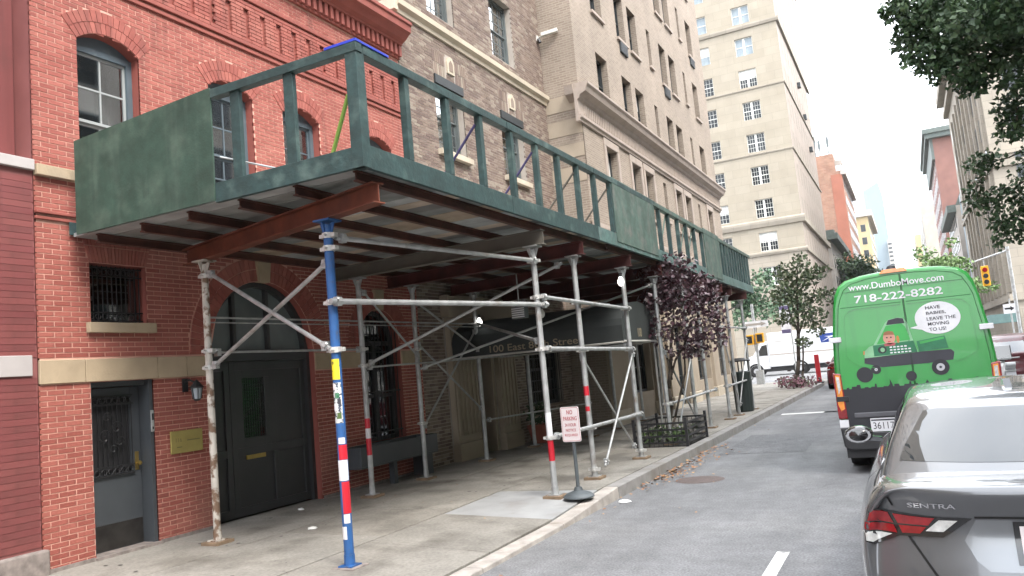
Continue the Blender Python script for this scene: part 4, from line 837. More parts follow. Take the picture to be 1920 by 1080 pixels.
b = MB(); b.profile_x([(.1, 47), (-.2, 47), (-.4, 47.6), (-1.3, 48.3), (-1.4, 49.2), (.1, 49.3)], -26, CX + 1.3); b.obj('cornice', M['creamlow'], ct); b = MB(); b.prism([(CX, 47), (CX + .4, 47.6), (CX + 1.3, 48.3), (CX + 1.4, 49.2), (CX, 49.3)], 0, 27); b.obj('cornice', M['creamlow'], ct)
cs = facade('cream_tower_wing', 'rose-grey street side of the cream tower with many small windows', 'building', CX, CY, 90, CY)
HO = []
SC_ = [82.4 + 2.35 * i for i in range(10)]
for z in [6.3, 9.95] + CF:
    for a in SC_: HO.append((a, a + .95, z - 1.8, z, 0))
b = wall_mb(CY + .001, CY + 26, 0, 52, HO, .3); b.obj('wall', mat('rose_grey_limestone', (.29, .245, .21), .85, var=.1, scale=.6), cs)
for zi, z in enumerate([6.3, 9.95] + CF):
    for j, a in enumerate(SC_): far_window(cs, a, .18, z - 1.8, .95, 1.8, 1, 1, 1, 'greyframe', 'farpane', .06, .03, .5)
for k, z in enumerate((30.6, 31.9, 29.1)):
    a = SC_[5 + k]; t = thing('air_conditioner', ['uppermost', 'middle', 'lowest'][0 if k == 0 else k] + ' dark air conditioner high on the street side of the cream tower', 'air conditioner', (CX, a, z), R(90), 'air conditioners on the cream tower', origin=(a, 0, z))
    zz = {0: 31.6, 1: 28.4, 2: 25.0}[k]; t.location.z = zz; FRAME[t.name] = Matrix.Translation((-a, 0, -zz)); b = MB(); b.box(a + .05, a + .85, -.35, 0, zz - .1, zz + .45); b.obj('housing', M['darkframe'], t, bevel=.02); b = MB(); b.box(a + .1, a + .8, -.36, -.35, zz - .05, zz + .35); b.obj('grille', M['blackiron'], t)

# ------------------------------------------------------------------ farther buildings, left side
def block(name, label, cat, X, Y, w, dep, h, m, side=1, wins=None, front=None, frm='greyframe', pane='farpane', group=None, roof=None):
    """box building on the street line X; front (facing us) spans away from the street by w, street side runs dep along +Y"""
    loc = (X, Y, 0); t = thing(name, label, cat, loc, 0, group)
    x0, x1 = (X - w, X) if side > 0 else (X, X + w)
    b = MB(); b.box(x0, x1, Y, Y + dep, 0, h); b.obj('wall', m, t)
    if front:
        c0, c1, n, r0, r1, k, ww, wh = front
        mesh = ('fw', ww, wh, frm, pane)
        if mesh not in FW: q = MB(); q.box(0, ww, -.05, .02, 0, wh); p = MB(); p.box(.08, ww - .08, -.07, -.055, .08, wh - .08); FW[mesh] = (q.mesh('window', M[frm]), p.mesh('pane', M[pane]))
        for i in range(n):
            for j in range(k):
                o = inst(FW[mesh][0], 'window', t, (c0 + (c1 - c0) * i / max(1, n - 1), Y, r0 + (r1 - r0) * j / max(1, k - 1))); s = bpy.data.objects.new('pane', FW[mesh][1]); COL.objects.link(s); s.parent = o
    if wins:
        c0, c1, n, r0, r1, k, ww, wh = wins
        mesh = ('sw', ww, wh, frm, pane, side)
        if mesh not in FW: q = MB(); q.box(-.02, .05 * side, 0, ww, 0, wh) if side > 0 else q.box(-.05, .02, 0, ww, 0, wh); p = MB(); p.box(.055 * side, .07 * side, .08, ww - .08, .08, wh - .08); FW[mesh] = (q.mesh('window', M[frm]), p.mesh('pane', M[pane]))
        for i in range(n):
            for j in range(k):
                o = inst(FW[mesh][0], 'window', t, (X, c0 + (c1 - c0) * i / max(1, n - 1), r0 + (r1 - r0) * j / max(1, k - 1))); s = bpy.data.objects.new('pane', FW[mesh][1]); COL.objects.link(s); s.parent = o
    return t
lb = block('low_stone_house', 'low grey stone house with heavy bracketed eaves beyond the cream tower', 'house', -8, 112, 14, 24, 15.6, M['fargrey'], wins=(114, 132, 7, 3, 12, 4, 1.1, 1.9))
b = MB(); b.box(-22, -7.0, 111.2, 137, 15.6, 16.4); b.box(-22, -7.4, 111.6, 136.5, 16.4, 16.9); b.obj('eaves', M['coppertrim'], lb)
b = MB(); b.box(-10.2, -9.2, 113, 114.4, 16.9, 18.8); b.obj('chimney', M['farred'], lb)
ob = block('orange_brick_block', 'orange brick apartment block with blank side wall and rooftop antennas', 'building', -8, 163, 4.5, 34, 35.0, M['orange'], wins=(166, 194, 9, 6, 32, 9, 1.3, 1.9))
b = MB(); b.box(-12.6, -9.1, 163, 172, 35.0, 38.6); b.obj('stair_tower', M['orange'], ob); b = MB(); b.box(-10.0, -7.97, 162.95, 163.02, 0, 34.4); b.obj('red_brick_strip', M['orange2'], ob)
b = MB(); b.box(-8.2, -7.3, 162.8, 197, 34.2, 35.1); b.obj('cornice', M['fargrey'], ob)
wt = thing('roof_tank_housing', 'white plant box with brown lid on top of the orange brick block', 'plant box', (-8.6, 166, 35.0)); b = MB(); b.box(-9.05, -7.9, 165, 168, 35.1, 36.6); b.obj('box', M['whitepaint'], wt); b = MB(); b.box(-9.15, -7.8, 164.9, 168.1, 36.6, 37.5); b.obj('lid', M['fargrey'], wt)
for k, (x, h, lbl) in enumerate(((-12.3, 4.6, 'leftmost thick antenna mast on the roof of the orange brick block'), (-11.5, 3.6, 'middle antenna mast on the roof of the orange brick block'), (-9.9, 4.0, 'rightmost thin antenna mast on the roof of the orange brick block'))):
    t = thing('antenna_mast', lbl, 'antenna', (x, 165, 38.6), 0, 'antennas on the orange block'); b = MB(); b.tube((x, 165, 38.6), (x, 165, 38.6 + h), .14, 6); b.obj('pole', M['greyframe'], t); b = MB(); b.box(x - .25, x + .25, 164.8, 165.2, 38.6 + h * .5, 38.6 + h * .95); b.obj('panel_antenna', M['greyframe'], t)
yb = block('yellow_brick_block', 'yellow brick block with dark cornice beyond the orange one', 'building', -8, 285, 14, 50, 44, M['yellow'], wins=(290, 330, 9, 6, 40, 10, 2, 2.2), front=(-20, -10.5, 4, 8, 38, 8, 1.5, 2.4))
b = MB(); b.box(-22, -6.6, 284, 337, 43, 45); b.obj('cornice', M['fargrey'], yb)
gt = thing('glass_tower', 'pale blue glass skyscraper with slanted top far down the street', 'skyscraper', (-13, 700, 0))
b = MB(); b.prism([(-20.5, 0), (-6.5, 0), (-6.5, 118), (-8.5, 129.5), (-20.5, 124)], 700, 735); b.obj('wall', M['tower'], gt)
bm_ = MB(); bm_.box(-20.6, -6.45, 699.8, 700, 0, .9); me = bm_.mesh('spandrel', M['towerband'])
for k in range(29): inst(me, 'spandrel', gt, (-13 - .0 + 13 - 13, 700, 4 + 4.1 * k))
bm_ = MB(); bm_.box(-20.4, -17.6, 699.7, 699.9, 0, 2); me = bm_.mesh('window', M['darkframe'])
for k in range(12): inst(me, 'window', gt, (-13, 700, 76 + 4.1 * k))
bm_ = MB(); bm_.box(-7.8, -6.5, 699.7, 699.9, 0, 1.6); me = bm_.mesh('window', M['darkframe'])
for k in range(18): inst(me, 'window', gt, (-13, 700, 22 + 4.1 * k))
st = block('slim_dark_tower', 'slim grey banded tower right beside the glass skyscraper', 'skyscraper', -4.3, 690, 3.4, 20, 80, M['fargrey'], front=(-7.4, -7.4, 1, 6, 76, 22, 2.8, 1.6))
# ------------------------------------------------------------------ right side beyond the avenue
RX, RY = 8.4, 82.0
rc = block('right_cream_building', 'cream stone building with tall pilasters on the right across the avenue', 'building', RX, RY, 24, 42, 34, M['creamlow'], side=-1, wins=(84, 120, 12, 9, 27, 6, 1.3, 2.2), front=(10.2, 30, 8, 7, 27, 6, 1.5, 2.3))
b = MB()
for z, t, pr in ((4.2, .6, .3), (16.2, .5, .3), (17.3, .4, .2), (31.5, .7, .6), (33.2, 1.0, 1.2)): b.box(RX - pr, 32, RY - pr, RY + 42, z, z + t)
b.obj('belt_course', M['creamlow'], rc, kind='stuff')
bm_ = MB(); bm_.box(-.25, 0, 0, .9, 0, 11.2); me = bm_.mesh('pilaster', M['creamlow'])
for k in range(9): inst(me, 'pilaster', rc, (RX, 83 + 4.3 * k, 5.0)); inst(me, 'pilaster', rc, (RX, 83 + 4.3 * k, 18.2))
bm_ = MB(); bm_.box(0, .45, -.2, 0, 0, 3.4); me = bm_.mesh('base_mullion', M['creamlow'])
for k in range(7): inst(me, 'base_mullion', rc, (RX + .3 + .75 * k, RY, .2))
ga = block('grey_glass_infill', 'pale grey glass strip building between the cream stone and the red striped one', 'building', 8.9, 126, 12, 8, 22, M['tower'], side=-1)
rl = block('right_low_house', 'narrow house with slanted dark mansard roof on the right row', 'house', 8.4, 136, 10, 26, 21, M['fargrey'], side=-1, wins=(139, 158, 6, 4, 18, 5, 1.3, 2.2))
b = MB(); b.prism([(8.4, 21), (20, 21), (20, 26), (10.6, 26)], 136, 162); b.obj('mansard_roof', M['coppertrim'], rl); b = MB(); b.box(7.2, 8.4, 135.6, 162, 20, 21.1); b.obj('cornice', M['coppertrim'], rl)
rr = block('red_striped_block', 'tall red brick block with white stripes and dark overhanging cornice on the right', 'building', 8.4, 171, 8.3, 36, 39.5, M['farred'], side=-1, wins=(174, 203, 8, 4, 37, 11, 1.4, 2.0), frm='whiteframe')
bm_ = MB(); bm_.box(8.35, 14.8, 170.9, 171, 0, .55); me = bm_.mesh('white_stripe', M['farpale'])
for k in range(11): inst(me, 'white_stripe', rr, (8.4, 171, 8 + 2.65 * k))
b = MB(); b.box(7.2, 17, 169.8, 208, 39.5, 40.4); b.box(6.8, 17, 169.4, 208.4, 40.4, 41.3); b.box(7.9, 8.4, 171, 208, 35.5, 39.5); b.obj('cornice', M['coppertrim'], rr)
rf = block('far_pale_block', 'far pale stone block with ornate edge at the end of the right row', 'building', 8.4, 300, 12, 60, 46, M['farpale'], side=-1, wins=(305, 355, 10, 5, 42, 12, 2.2, 2.2), frm='fargrey' if 'fargrey' in M else 'greyframe')
yt = block('far_yellowish_block', 'thin yellowish block peeking past the far pale one', 'building', 7.4, 420, 12, 50, 50, M['yellow'], side=-1, wins=(425, 460, 6, 6, 46, 10, 2.5, 2.5))

# ------------------------------------------------------------------ sidewalk shed
XF, XB, YE, YZ = -4.16, -8.12, 5.65, 25.0
PT = 3.49                                   # pole tops / underside of the cross beams
def dz(y): return -.17 * max(0, y - 12.5) / 12.5      # the deck drops a little towards the far end
shed = thing('sidewalk_shed', 'long green sidewalk shed on steel poles over the pavement', 'scaffold shed', (-6.1, 15, SW), origin=(-6.1, 15, SW))
FZ0, FZ1, RZ = 3.76, 3.93, 4.93
rg = random.Random(11)
# poles
outer = [(-5.04, 6.13), (-4.41, 9.58), (-4.41, 11.02), (-4.38, 13.18), (-4.38, 15.08), (-4.35, 17.07), (-4.34, 18.27), (-4.34, 20.39), (-4.33, 21.5), (-4.3, 23.46)]
inner = [(-7.46, 6.75), (-7.5, 9.75), (-7.63, 11.42), (-7.67, 13.64), (-7.7, 15.9), (-7.0, 17.6), (-7.0, 19.4), (-7.0, 21.6), (-7.0, 23.6)]
def pole(x, y, kind, top, lab=None):
    m = {'blue': M['bluepole'], 'peel': M['peelpaint']}.get(kind, M['steel']); r = .047 if kind == 'blue' else (.042 if kind == 'peel' else .04)
    z0 = SW + ztilt(y) * max(0, (x + 5.9) / 2.1); zb = z0 + (.012 if kind == 'blue' else .035)
    b = MB(); b.tube((x, y, zb), (x, y, top - .05), r, 14)
    p = b.obj('pole', m, shed, smooth=False)
    if lab: p['label'] = lab
    b = MB(); b.box(x - .13, x + .13, y - .13, y + .13, z0 - .03, zb); b.obj('base_board', M['granite'] if kind == 'blue' else M['wood'], p, bevel=.005)
    b = MB(); b.box(x - .08, x + .08, y - .08, y + .08, zb, zb + .012); b.tube((x, y, zb + .01), (x, y, zb + .11), r + .006, 12); b.obj('base_plate', m if kind != 'steel' else M['steel'], p)
    b = MB(); b.box(x - .1, x + .1, y - .1, y + .1, top - .02, top - .003)
    for s in (-1, 1): b.prism([(x + s * r, top - .16), (x + s * .09, top - .03), (x + s * r, top - .03)], y - .006, y + .006)
    for s in (-1, 1): b.prism([(y + s * r, top - .16), (y + s * .09, top - .03), (y + s * r, top - .03)], x - .006, x + .006, f=lambda v: (v[1], v[0], v[2]))
    b.obj('head_plate', m, p)
    return p
def band_on(p, x, y, r, z0, z1, m, name='reflective_band', a0=0, a1=360):
    b = MB(); n = 18; k = max(2, int(n * (a1 - a0) / 360)); vs = []; fs = []
    for i in range(k + 1):
        t = R(a0 + (a1 - a0) * i / k); vs += [(x + r * math.cos(t), y + r * math.sin(t), z0), (x + r * math.cos(t), y + r * math.sin(t), z1)]
    b.add(vs, [(2 * i, 2 * i + 2, 2 * i + 3, 2 * i + 1) for i in range(k)]); b.obj(name, m, p)
P = {}
for i, (x, y) in enumerate(outer):
    P['o%d' % i] = pole(x, y, 'blue' if i == 0 else 'steel', PT + dz(y), 'bright blue pole plastered with stickers' if i == 0 else None)
for i, (x, y) in enumerate(inner):
    P['i%d' % i] = pole(x, y, 'peel' if i == 0 else 'steel', PT + dz(y), 'peeling cream painted pole' if i == 0 else None)
# stickers and bands; angles seen from the road side / camera side (camera is towards -y, +x)
bx, by = outer[0]; bp = P['o0']; rr = .0485
band_on(bp, bx, by, rr, 1.90, 2.10, M['yellowsticker'], 'sticker', 200, 340)
band_on(bp, bx, by, rr, 1.48, 1.87, M['scribble'], 'sticker', 215, 345)
for k, (z, a, h, w, m) in enumerate(((1.80, 250, .06, 60, 'signwhite'), (1.72, 290, .05, 50, 'decalgreen'), (1.60, 260, .07, 70, 'decalwhite'), (1.52, 300, .06, 55, 'plantleaf'), (1.66, 310, .05, 40, 'decalgrey'), (1.55, 235, .04, 40, 'decalink'))):
    band_on(bp, bx, by, rr + .001, z, z + h, M[m], 'sticker', a - w / 2, a + w / 2)
band_on(bp, bx, by, rr, 1.28, 1.34, M['whiteband'], 'reflective_band', 270, 350); band_on(bp, bx, by, rr, 1.13, 1.27, M['redband'], 'reflective_band', 265, 380); band_on(bp, bx, by, rr, .93, 1.125, M['whiteband'], 'reflective_band', 210, 370)
band_on(bp, bx, by, rr, .62, .92, M['redband'], 'reflective_band', 275, 385); band_on(bp, bx, by, rr, .53, .615, M['whiteband'], 'reflective_band', 275, 350); band_on(bp, bx, by, rr, .38, .50, M['whiteband'], 'reflective_band', 225, 300)
x, y = outer[1]; band_on(P['o1'], x, y, .041, .62, .9, M['redband'], a0=180, a1=370); band_on(P['o1'], x, y, .0408, .9, 1.25, M['whiteband'], a0=180, a1=370)
x, y = outer[2]; band_on(P['o2'], x, y, .041, 1.38, 1.52, M['redband'], a0=180, a1=370); band_on(P['o2'], x, y, .041, 1.15, 1.22, M['redband'], a0=220, a1=330)
x, y = inner[1]; band_on(P['i1'], x, y, .041, .78, 1.03, M['redband'], a0=180, a1=370); band_on(P['i1'], x, y, .0408, 1.03, 1.18, M['whiteband'], a0=180, a1=370); band_on(P['i1'], x, y, .041, 1.18, 1.33, M['redband'], a0=180, a1=370)
# pipes with couplers
def pipe(p, q, r=.024, m='steel', name='brace', ends=True):
    b = MB(); p, q = Vector(p), Vector(q); b.tube(p, q, r, 10); o = b.obj(name, M[m], shed)
    if ends:
        for e in (p, q):
            c = MB(); d = (q - p).normalized(); s = 1 if e is p else -1
            k = e + d * s * .09
            c.tube(k - d * .035, k + d * .035, r + .016, 8); c.box(k.x - .03, k.x + .03, k.y - .03, k.y + .03, k.z - .045, k.z + .045); c.tube(k + Vector((.03, -.03, 0)), k + Vector((.07, -.07, .02)), .011, 6); c.obj('coupler', M['steel'], o)
    return o
def clamp(p, x, y, z, r=.05):
    b = MB(); b.tube((x, y, z - .028), (x, y, z + .028), r + .012, 12); b.box(x + r, x + r + .05, y - .03, y + .03, z - .02, z + .02); b.box(x - r - .045, x - r, y - .025, y + .025, z - .018, z + .018); b.tube((x + .02, y - r - .05, z), (x + .02, y - r, z), .012, 6); b.obj('clamp', M['clampsteel'], p)
M['clampsteel'] = mat('clean_clamp_steel', (.55, .55, .53), .45, metal=.4, var=.2, scale=20)
for z in (3.33, 3.2, 2.66, 2.19): clamp(P['o0'], *outer[0], z)
for z in (2.4, 2.2, 3.3): clamp(P['i0'], *inner[0], z, .045)
for i, zs_ in ((1, (3.28, 2.79, 2.69, 2.09, .92)), (2, (2.77, 2.05, .9, .3)), (3, (2.75, 2.03, .92, .3)), (4, (2.3, .95, .32)), (6, (1.0,)), (7, (1.0, 2.5))):
    for z in zs_: clamp(P['o%d' % i], *outer[i], z, .043)
for i, zs_ in ((1, (2.38, 2.13)), (2, (2.37, 1.1)), (3, (2.86, 2.3))):
    for z in zs_: clamp(P['i%d' % i], *inner[i], z, .043)
def op(i, z, dx=0.055): return (outer[i][0] + dx, outer[i][1], z)
def ip(i, z, dx=0.055): return (inner[i][0] + dx, inner[i][1], z)
B0 = outer[0]
pipe((B0[0] + .06, B0[1] - .1, 2.66), (outer[1][0] + .07, outer[1][1] + .18, 2.69), .03, name='rail')
pipe((B0[0] + .05, B0[1] + .05, 3.31), op(1, 3.28), .026, name='rail')
pipe(op(1, 2.79, .06), op(3, 2.74, .06), .028, name='rail'); pipe(op(1, 2.09, .06), op(3, 2.04, .06), .03, name='rail')
pipe(op(1, .93, .06), (outer[3][0] + .06, outer[3][1] + .1, .92), .028, name='rail')
pipe(op(4, .95, .06), (outer[6][0] + .06, outer[6][1] + .7, 1.0), .026, name='rail'); pipe(op(7, 1.0, .06), op(9, 1.05, .06), .024, name='rail'); pipe(op(7, 2.5, .06), op(9, 2.5, .06), .024, name='rail')
pipe(ip(0, 3.34), (B0[0] - .02, B0[1] - .05, 2.2), .024, name='brace'); pipe(ip(0, 2.19, .05), (B0[0] - .03, B0[1] + .05, 3.1), .024, name='brace')
pipe((inner[0][0], inner[0][1] + .05, 2.38), (inner[1][0], inner[1][1], 2.38), .016, name='rail'); pipe((inner[0][0], inner[0][1] + .05, 2.8), ip(3, 2.84), .012, name='cable', ends=False); pipe((inner[0][0], inner[0][1], 2.74), ip(3, 2.78), .008, name='cable', ends=False)
pipe(ip(1, 2.13), (outer[2][0] - .1, outer[2][1] - .2, 3.38), .024); pipe(ip(2, 3.2), ip(3, 2.3), .02); pipe(ip(1, 3.3), ip(2, 2.2), .018)
pipe(ip(3, 2.85), op(1, 2.2, -.03), .024); pipe(ip(3, 1.15, .0), ip(2, 2.5, .0), .018); pipe(ip(2, 1.0, .0), ip(3, 2.75, .0), .018)
pipe(ip(2, 2.03), op(4, 3.3, -.02), .022); pipe(ip(4, 2.3), op(3, 2.1, -.02), .02); pipe(ip(1, 2.1, .05), ip(4, 2.2, .05), .015, name='rail'); pipe(ip(3, .95), ip(5, .95), .018, name='rail')
pipe(op(3, 2.0, .05), (outer[2][0] + .12, outer[2][1] + .15, .32), .019); pipe(op(2, 2.0, -.04), (outer[3][0] - .05, outer[3][1] - .12, .35), .017)
pipe(op(4, 2.0, .04), op(5, .35, .04), .02); pipe(op(5, 1.9, .05), (outer[4][0] + .1, outer[4][1] + .2, .35), .017); pipe(op(9, 2.2, .04), op(8, .4, .04), .018); pipe(op(7, 2.4, .05), op(8, .4, .05), .016)
for i in range(5, 9): pipe(ip(i, 2.3), op(min(9, i + 1), 3.2, -.02), .02)
# steel cross beams (I section) on pole pairs
def ibeam(p, q, h, w, m, name):
    p, q = Vector(p), Vector(q); d = (q - p); L = d.length; d.normalize(); s = d.cross(Vector((0, 0, 1))).normalized(); up = Vector((0, 0, 1)); t = .014
    b = MB()
    pr = [(-w / 2, 0), (w / 2, 0), (w / 2, t), (t / 2, t), (t / 2, h - t), (w / 2, h - t), (w / 2, h), (-w / 2, h), (-w / 2, h - t), (-t / 2, h - t), (-t / 2, t), (-w / 2, t)]
    vs = [p + s * a + up * z for a, z in pr] + [q + s * a + up * z for a, z in pr]; n = 12
    b.add(vs, [(i, (i + 1) % n, n + (i + 1) % n, n + i) for i in range(n)] + [(0, 1, 2, 11), (2, 3, 10, 11), (3, 4, 9, 10), (4, 5, 8, 9), (5, 6, 7, 8)] + [tuple(n + i for i in f) for f in ((0, 11, 2, 1), (2, 11, 10, 3), (3, 10, 9, 4), (4, 9, 8, 5), (5, 8, 7, 6))])
    return b.obj(name, m, shed)
a, bb = Vector((*inner[0], PT)), Vector((*outer[0], PT)); d = (bb - a)
o = ibeam(a - d * .16, a + d * 1.33, .2, .14, M['rust'], 'cross_beam'); o['label'] = 'orange-brown rusty cross beam at the near end'
for i in range(1, 10):
    y = (outer[i][1] + inner[min(8, i)][1]) / 2 if i < 5 else outer[i][1]; z = PT + dz(outer[i][1]); q = outer[i]; p = inner[min(8, i)]
    pz = (max(p[0] - .5, -7.3) if q[1] > 20 else p[0] - .5, p[1] if i < 5 else q[1], PT + dz(p[1])); 
    ibeam(pz, (q[0] + .18, q[1], z), .2, .13, M['greybeam'] if i == 1 else M['rustred'], 'cross_beam')
# joists along the street, planks across
nj = 6
for k in range(nj):
    x = -8.0 + (XF - .2 + 8.0) * k / (nj - 1)
    for (y0, y1) in ((YE + .1, 12.4), (12.3, 18.7), (18.6, YZ - .1)):
        if x < -7.2 and y1 > 20: y1 = 19.95
        ibeam((x + (.05 if y0 > 6 and y0 < 15 else 0), y0, PT + .2 + dz(y0)), (x + (.05 if 6 < y0 < 15 else 0), y1, PT + .2 + dz(y1)), .10, .06, M['joist'], 'joist')
y = YE + .04
while y < YZ - .1:
    w = rg.choice((.235, .25, .28)); b = MB(); z = PT + .305 + dz(y) + rg.uniform(-.004, .004); b.box(-8.335 if y < 19.7 else -7.365, XF - .06, y + .004, y + w - .006, z, z + .045); b.obj('deck_plank', M['plank'], shed); y += w
# fascia boards, parapet studs, rails
def seg(x0, x1, y0, y1, za, zb, m, name, lab=None, bevel=.004):
    b = MB(); b.hexa([(x0, y0, za + dz(y0)), (x1, y0, za + dz(y0)), (x1, y1, za + dz(y1)), (x0, y1, za + dz(y1)), (x0, y0, zb + dz(y0)), (x1, y0, zb + dz(y0)), (x1, y1, zb + dz(y1)), (x0, y1, zb + dz(y1))]); o = b.obj(name, m, shed, bevel=bevel)
    if lab: o['label'] = lab
    return o
ys = [YE + .05, 8.6, 11.6, 14.9, 18.9, 22.0, YZ]
for i in range(6): seg(XF - .045, XF, ys[i] + .004, ys[i + 1] - .004, FZ0, FZ1 + .05, M['greenfascia'] if i > 1 else M['green'], 'fascia_board')
b = MB(); b.box(-5.99, XF + .01, YE - .045, YE, FZ0, FZ1 + .03); b.obj('fascia_board', M['green'], shed, bevel=.004)
b = MB(); b.box(XF - .06, XF - .05, YE + .1, YZ, FZ0 - .05, FZ0 + .1); 
# near end wall: plywood sheet, posts, rail
b = MB(); b.prism([(-8.14, 3.78), (-5.99, 3.78), (-5.99, 4.95), (-8.14, 4.86)], YE - .055, YE - .037); o = b.obj('plywood_sheet', M['plygreen'], shed); o['label'] = 'large dark green plywood sheet closing the near end'
for x in (-5.66, -4.96):
    b = MB(); b.box(x - .085, x + .035, YE - .03, YE + .02, FZ1, RZ - .07); b.obj('stud', M['green'], shed, bevel=.004)
b = MB(); b.box(-8.1, -8.02, YE - .03, YE + .02, FZ1, RZ - .1); b.obj('stud', M['green'], shed)
b = MB(); b.box(XF - .12, XF + .012, YE - .05, YE + .07, FZ0 + .0, RZ - .035); b.obj('corner_post', M['green'], shed, bevel=.005)
b = MB(); b.box(-5.985, XF + .02, YE - .058, YE + .035, RZ - .09, RZ); b.obj('top_rail', M['green'], shed, bevel=.004)
for i in range(6): seg(XF - .09, XF + .015, ys[i] + .006, ys[i + 1] - .006, RZ - .09, RZ - (.0 if i else 0), M['green'] if i < 3 else M['wornply'], 'top_rail')
b = MB(); b.box(-4.5, XF + .025, YE - .06, YE + .02, RZ + .001, RZ + .025); b.obj('blue_rail_cap', M['bluepaint'], shed); b = MB(); b.box(XF - .05, XF + .025, YE + .022, 6.1, RZ + .001, RZ + .022); b.obj('blue_rail_cap', M['bluepaint'], shed)
studs = [6.42, 7.2, 7.95, 8.75, 9.5, 10.23, 10.96, 11.67, 12.42, 14.85, 15.28, 15.95, 16.68, 17.38, 18.12, 18.85, 20.7]
for y in studs: seg(XF - .075, XF - .0, y - .042, y + .035, FZ1 + .052, RZ - .095, M['green'], 'stud')
seg(XF - .01, XF + .012, 12.45, 14.82, FZ1 - .1, RZ + .01, M['wornply'], 'plywood_sheet', 'worn pale green plywood panel part way along the parapet')
seg(XF - .01, XF + .012, 18.95, 20.62, FZ1 - .12, RZ + .04, M['wornply'], 'plywood_sheet', 'smaller plywood panel towards the far end of the parapet')
y = 20.95
while y < YZ - .1: seg(XF - .05, XF, y, y + rg.choice((.12, .2, .16)), FZ1 + .052, RZ - .095, M['green'], 'slat'); y += .36
for y in studs[2:9:2]: pipe((XF - .06, y - .05, RZ - .2), (XF - .7, y - .05, FZ1 + .1), .016, 'purplebrace' if y < 10 else 'greybeam', 'parapet_brace', False)
for y in (15.9, 17.4, 18.1): pipe((XF - .06, y, RZ - .15), (XF - .08, y - .55, FZ1 + .1), .014, 'wornply', 'parapet_brace', False)
pipe((XF - .22, YE + .1, 4.52), (-4.72, YE + .2, 3.96), .02, 'limebrace', 'parapet_brace', False)
pipe((-6.0, YE + .05, 4.25), (-5.1, YE + .55, 3.95), .01, 'steel', 'parapet_brace', False)
b = MB(); b.box(XF - .5, XF - .045, YZ - .04, YZ, FZ0 - .17, FZ1 - .17); b.obj('fascia_board', M['green'], shed)
# inner parapet boards at the house side are below eye level; the deck's rear edge
seg(-8.35, -8.338, YE, 19.9, FZ0 + .06, FZ1 + .04, M['green'], 'fascia_board')
# work lights
for (x, y, z, lb) in ((inner[3][0] + .12, inner[3][1] - .05, 2.87, 'lit white bulb clamped to an inner pole by the awning'), (outer[3][0] - .0, outer[3][1] - .12, 3.22, 'lit white bulb clamped near the top of the third outer pole'), (-5.6, 12.3, 2.78, 'dim bulb hanging under the deck beside a caged lamp')):
    t = thing('work_light', lb, 'lamp', (x, y, z), 0, 'work lights under the shed')
    b = MB(); b.lathe([(0, -.08), (.03, -.07), (.055, -.03), (.055, .02), (.03, .06), (.025, .09), (0, .09)], (x, y, z), 12); b.obj('bulb', M['bulb'] if 'dim' not in lb else M['camwhite'], t, smooth=True)
    b = MB(); b.tube((x, y, z + .085), (x, y, z + .15), .03, 8)
    if 'dim' in lb: b.tube((x, y, z + .15), (x, y, PT), .006, 5)
    else: b.bar((x, y, z + .14), ((inner[3][0] if y > 13.3 else outer[3][0]), (inner[3][1] if y > 13.3 else outer[3][1]), z + .14), .02)
    b.obj('socket', M['plastic'], t)
t = thing('flood_light', 'louvred square flood light hanging under the shed deck by the awning', 'lamp', (-5.9, 12.0, 2.8)); b = MB(); b.box(-6.0, -5.75, 11.95, 12.1, 2.72, 2.92); b.obj('housing', M['greyframe'], t, bevel=.01); b = MB()
for k in range(5): b.box(-5.99, -5.76, 11.93, 11.95, 2.735 + .036 * k, 2.755 + .036 * k)
b.obj('louvre', M['whitepaint'], t); b = MB(); b.tube((-5.88, 12.02, 2.92), (-5.88, 12.02, PT), .01, 6); b.obj('hanger', M['steel'], t)

# ------------------------------------------------------------------ vehicles
def cage(xf, levels, stations, pos, sub=2, name='body', m=None, parent=None, crease=None, open_bottom=True):
    """rounded box: lateral columns xf (-1..1), side levels 0..L, stations along y; pos(u, l, s) gives the point"""
    A = len(xf) - 1; L = levels; S = stations; idx = {}; vs = []; fs = []
    def V(a, l, s):
        k = (a, l, s)
        if k not in idx: idx[k] = len(vs); vs.append(pos(xf[a], a, l, s))
        return idx[k]
    for a in range(A):
        for l in range(L): fs.append((V(a, l, 0), V(a + 1, l, 0), V(a + 1, l + 1, 0), V(a, l + 1, 0))); fs.append((V(a, l, S), V(a, l + 1, S), V(a + 1, l + 1, S), V(a + 1, l, S)))
        for s in range(S): fs.append((V(a, L, s), V(a + 1, L, s), V(a + 1, L, s + 1), V(a, L, s + 1)))
    for s in range(S):
        for l in range(L): fs.append((V(0, l, s), V(0, l + 1, s), V(0, l + 1, s + 1), V(0, l, s + 1))); fs.append((V(A, l, s), V(A, l, s + 1), V(A, l + 1, s + 1), V(A, l + 1, s)))
    b = MB(); b.add(vs, fs); o = b.obj(name, m, parent, smooth=True)
    md = o.modifiers.new('subsurf', 'SUBSURF'); md.levels = sub; md.render_levels = sub
    return o
def bvh_of(o):
    bpy.context.view_layer.update(); dg = bpy.context.evaluated_depsgraph_get(); e = o.evaluated_get(dg); me = e.to_mesh()
    t = BVHTree.FromPolygons([v.co.copy() for v in me.vertices], [tuple(p.vertices) for p in me.polygons]); e.to_mesh_clear(); return t
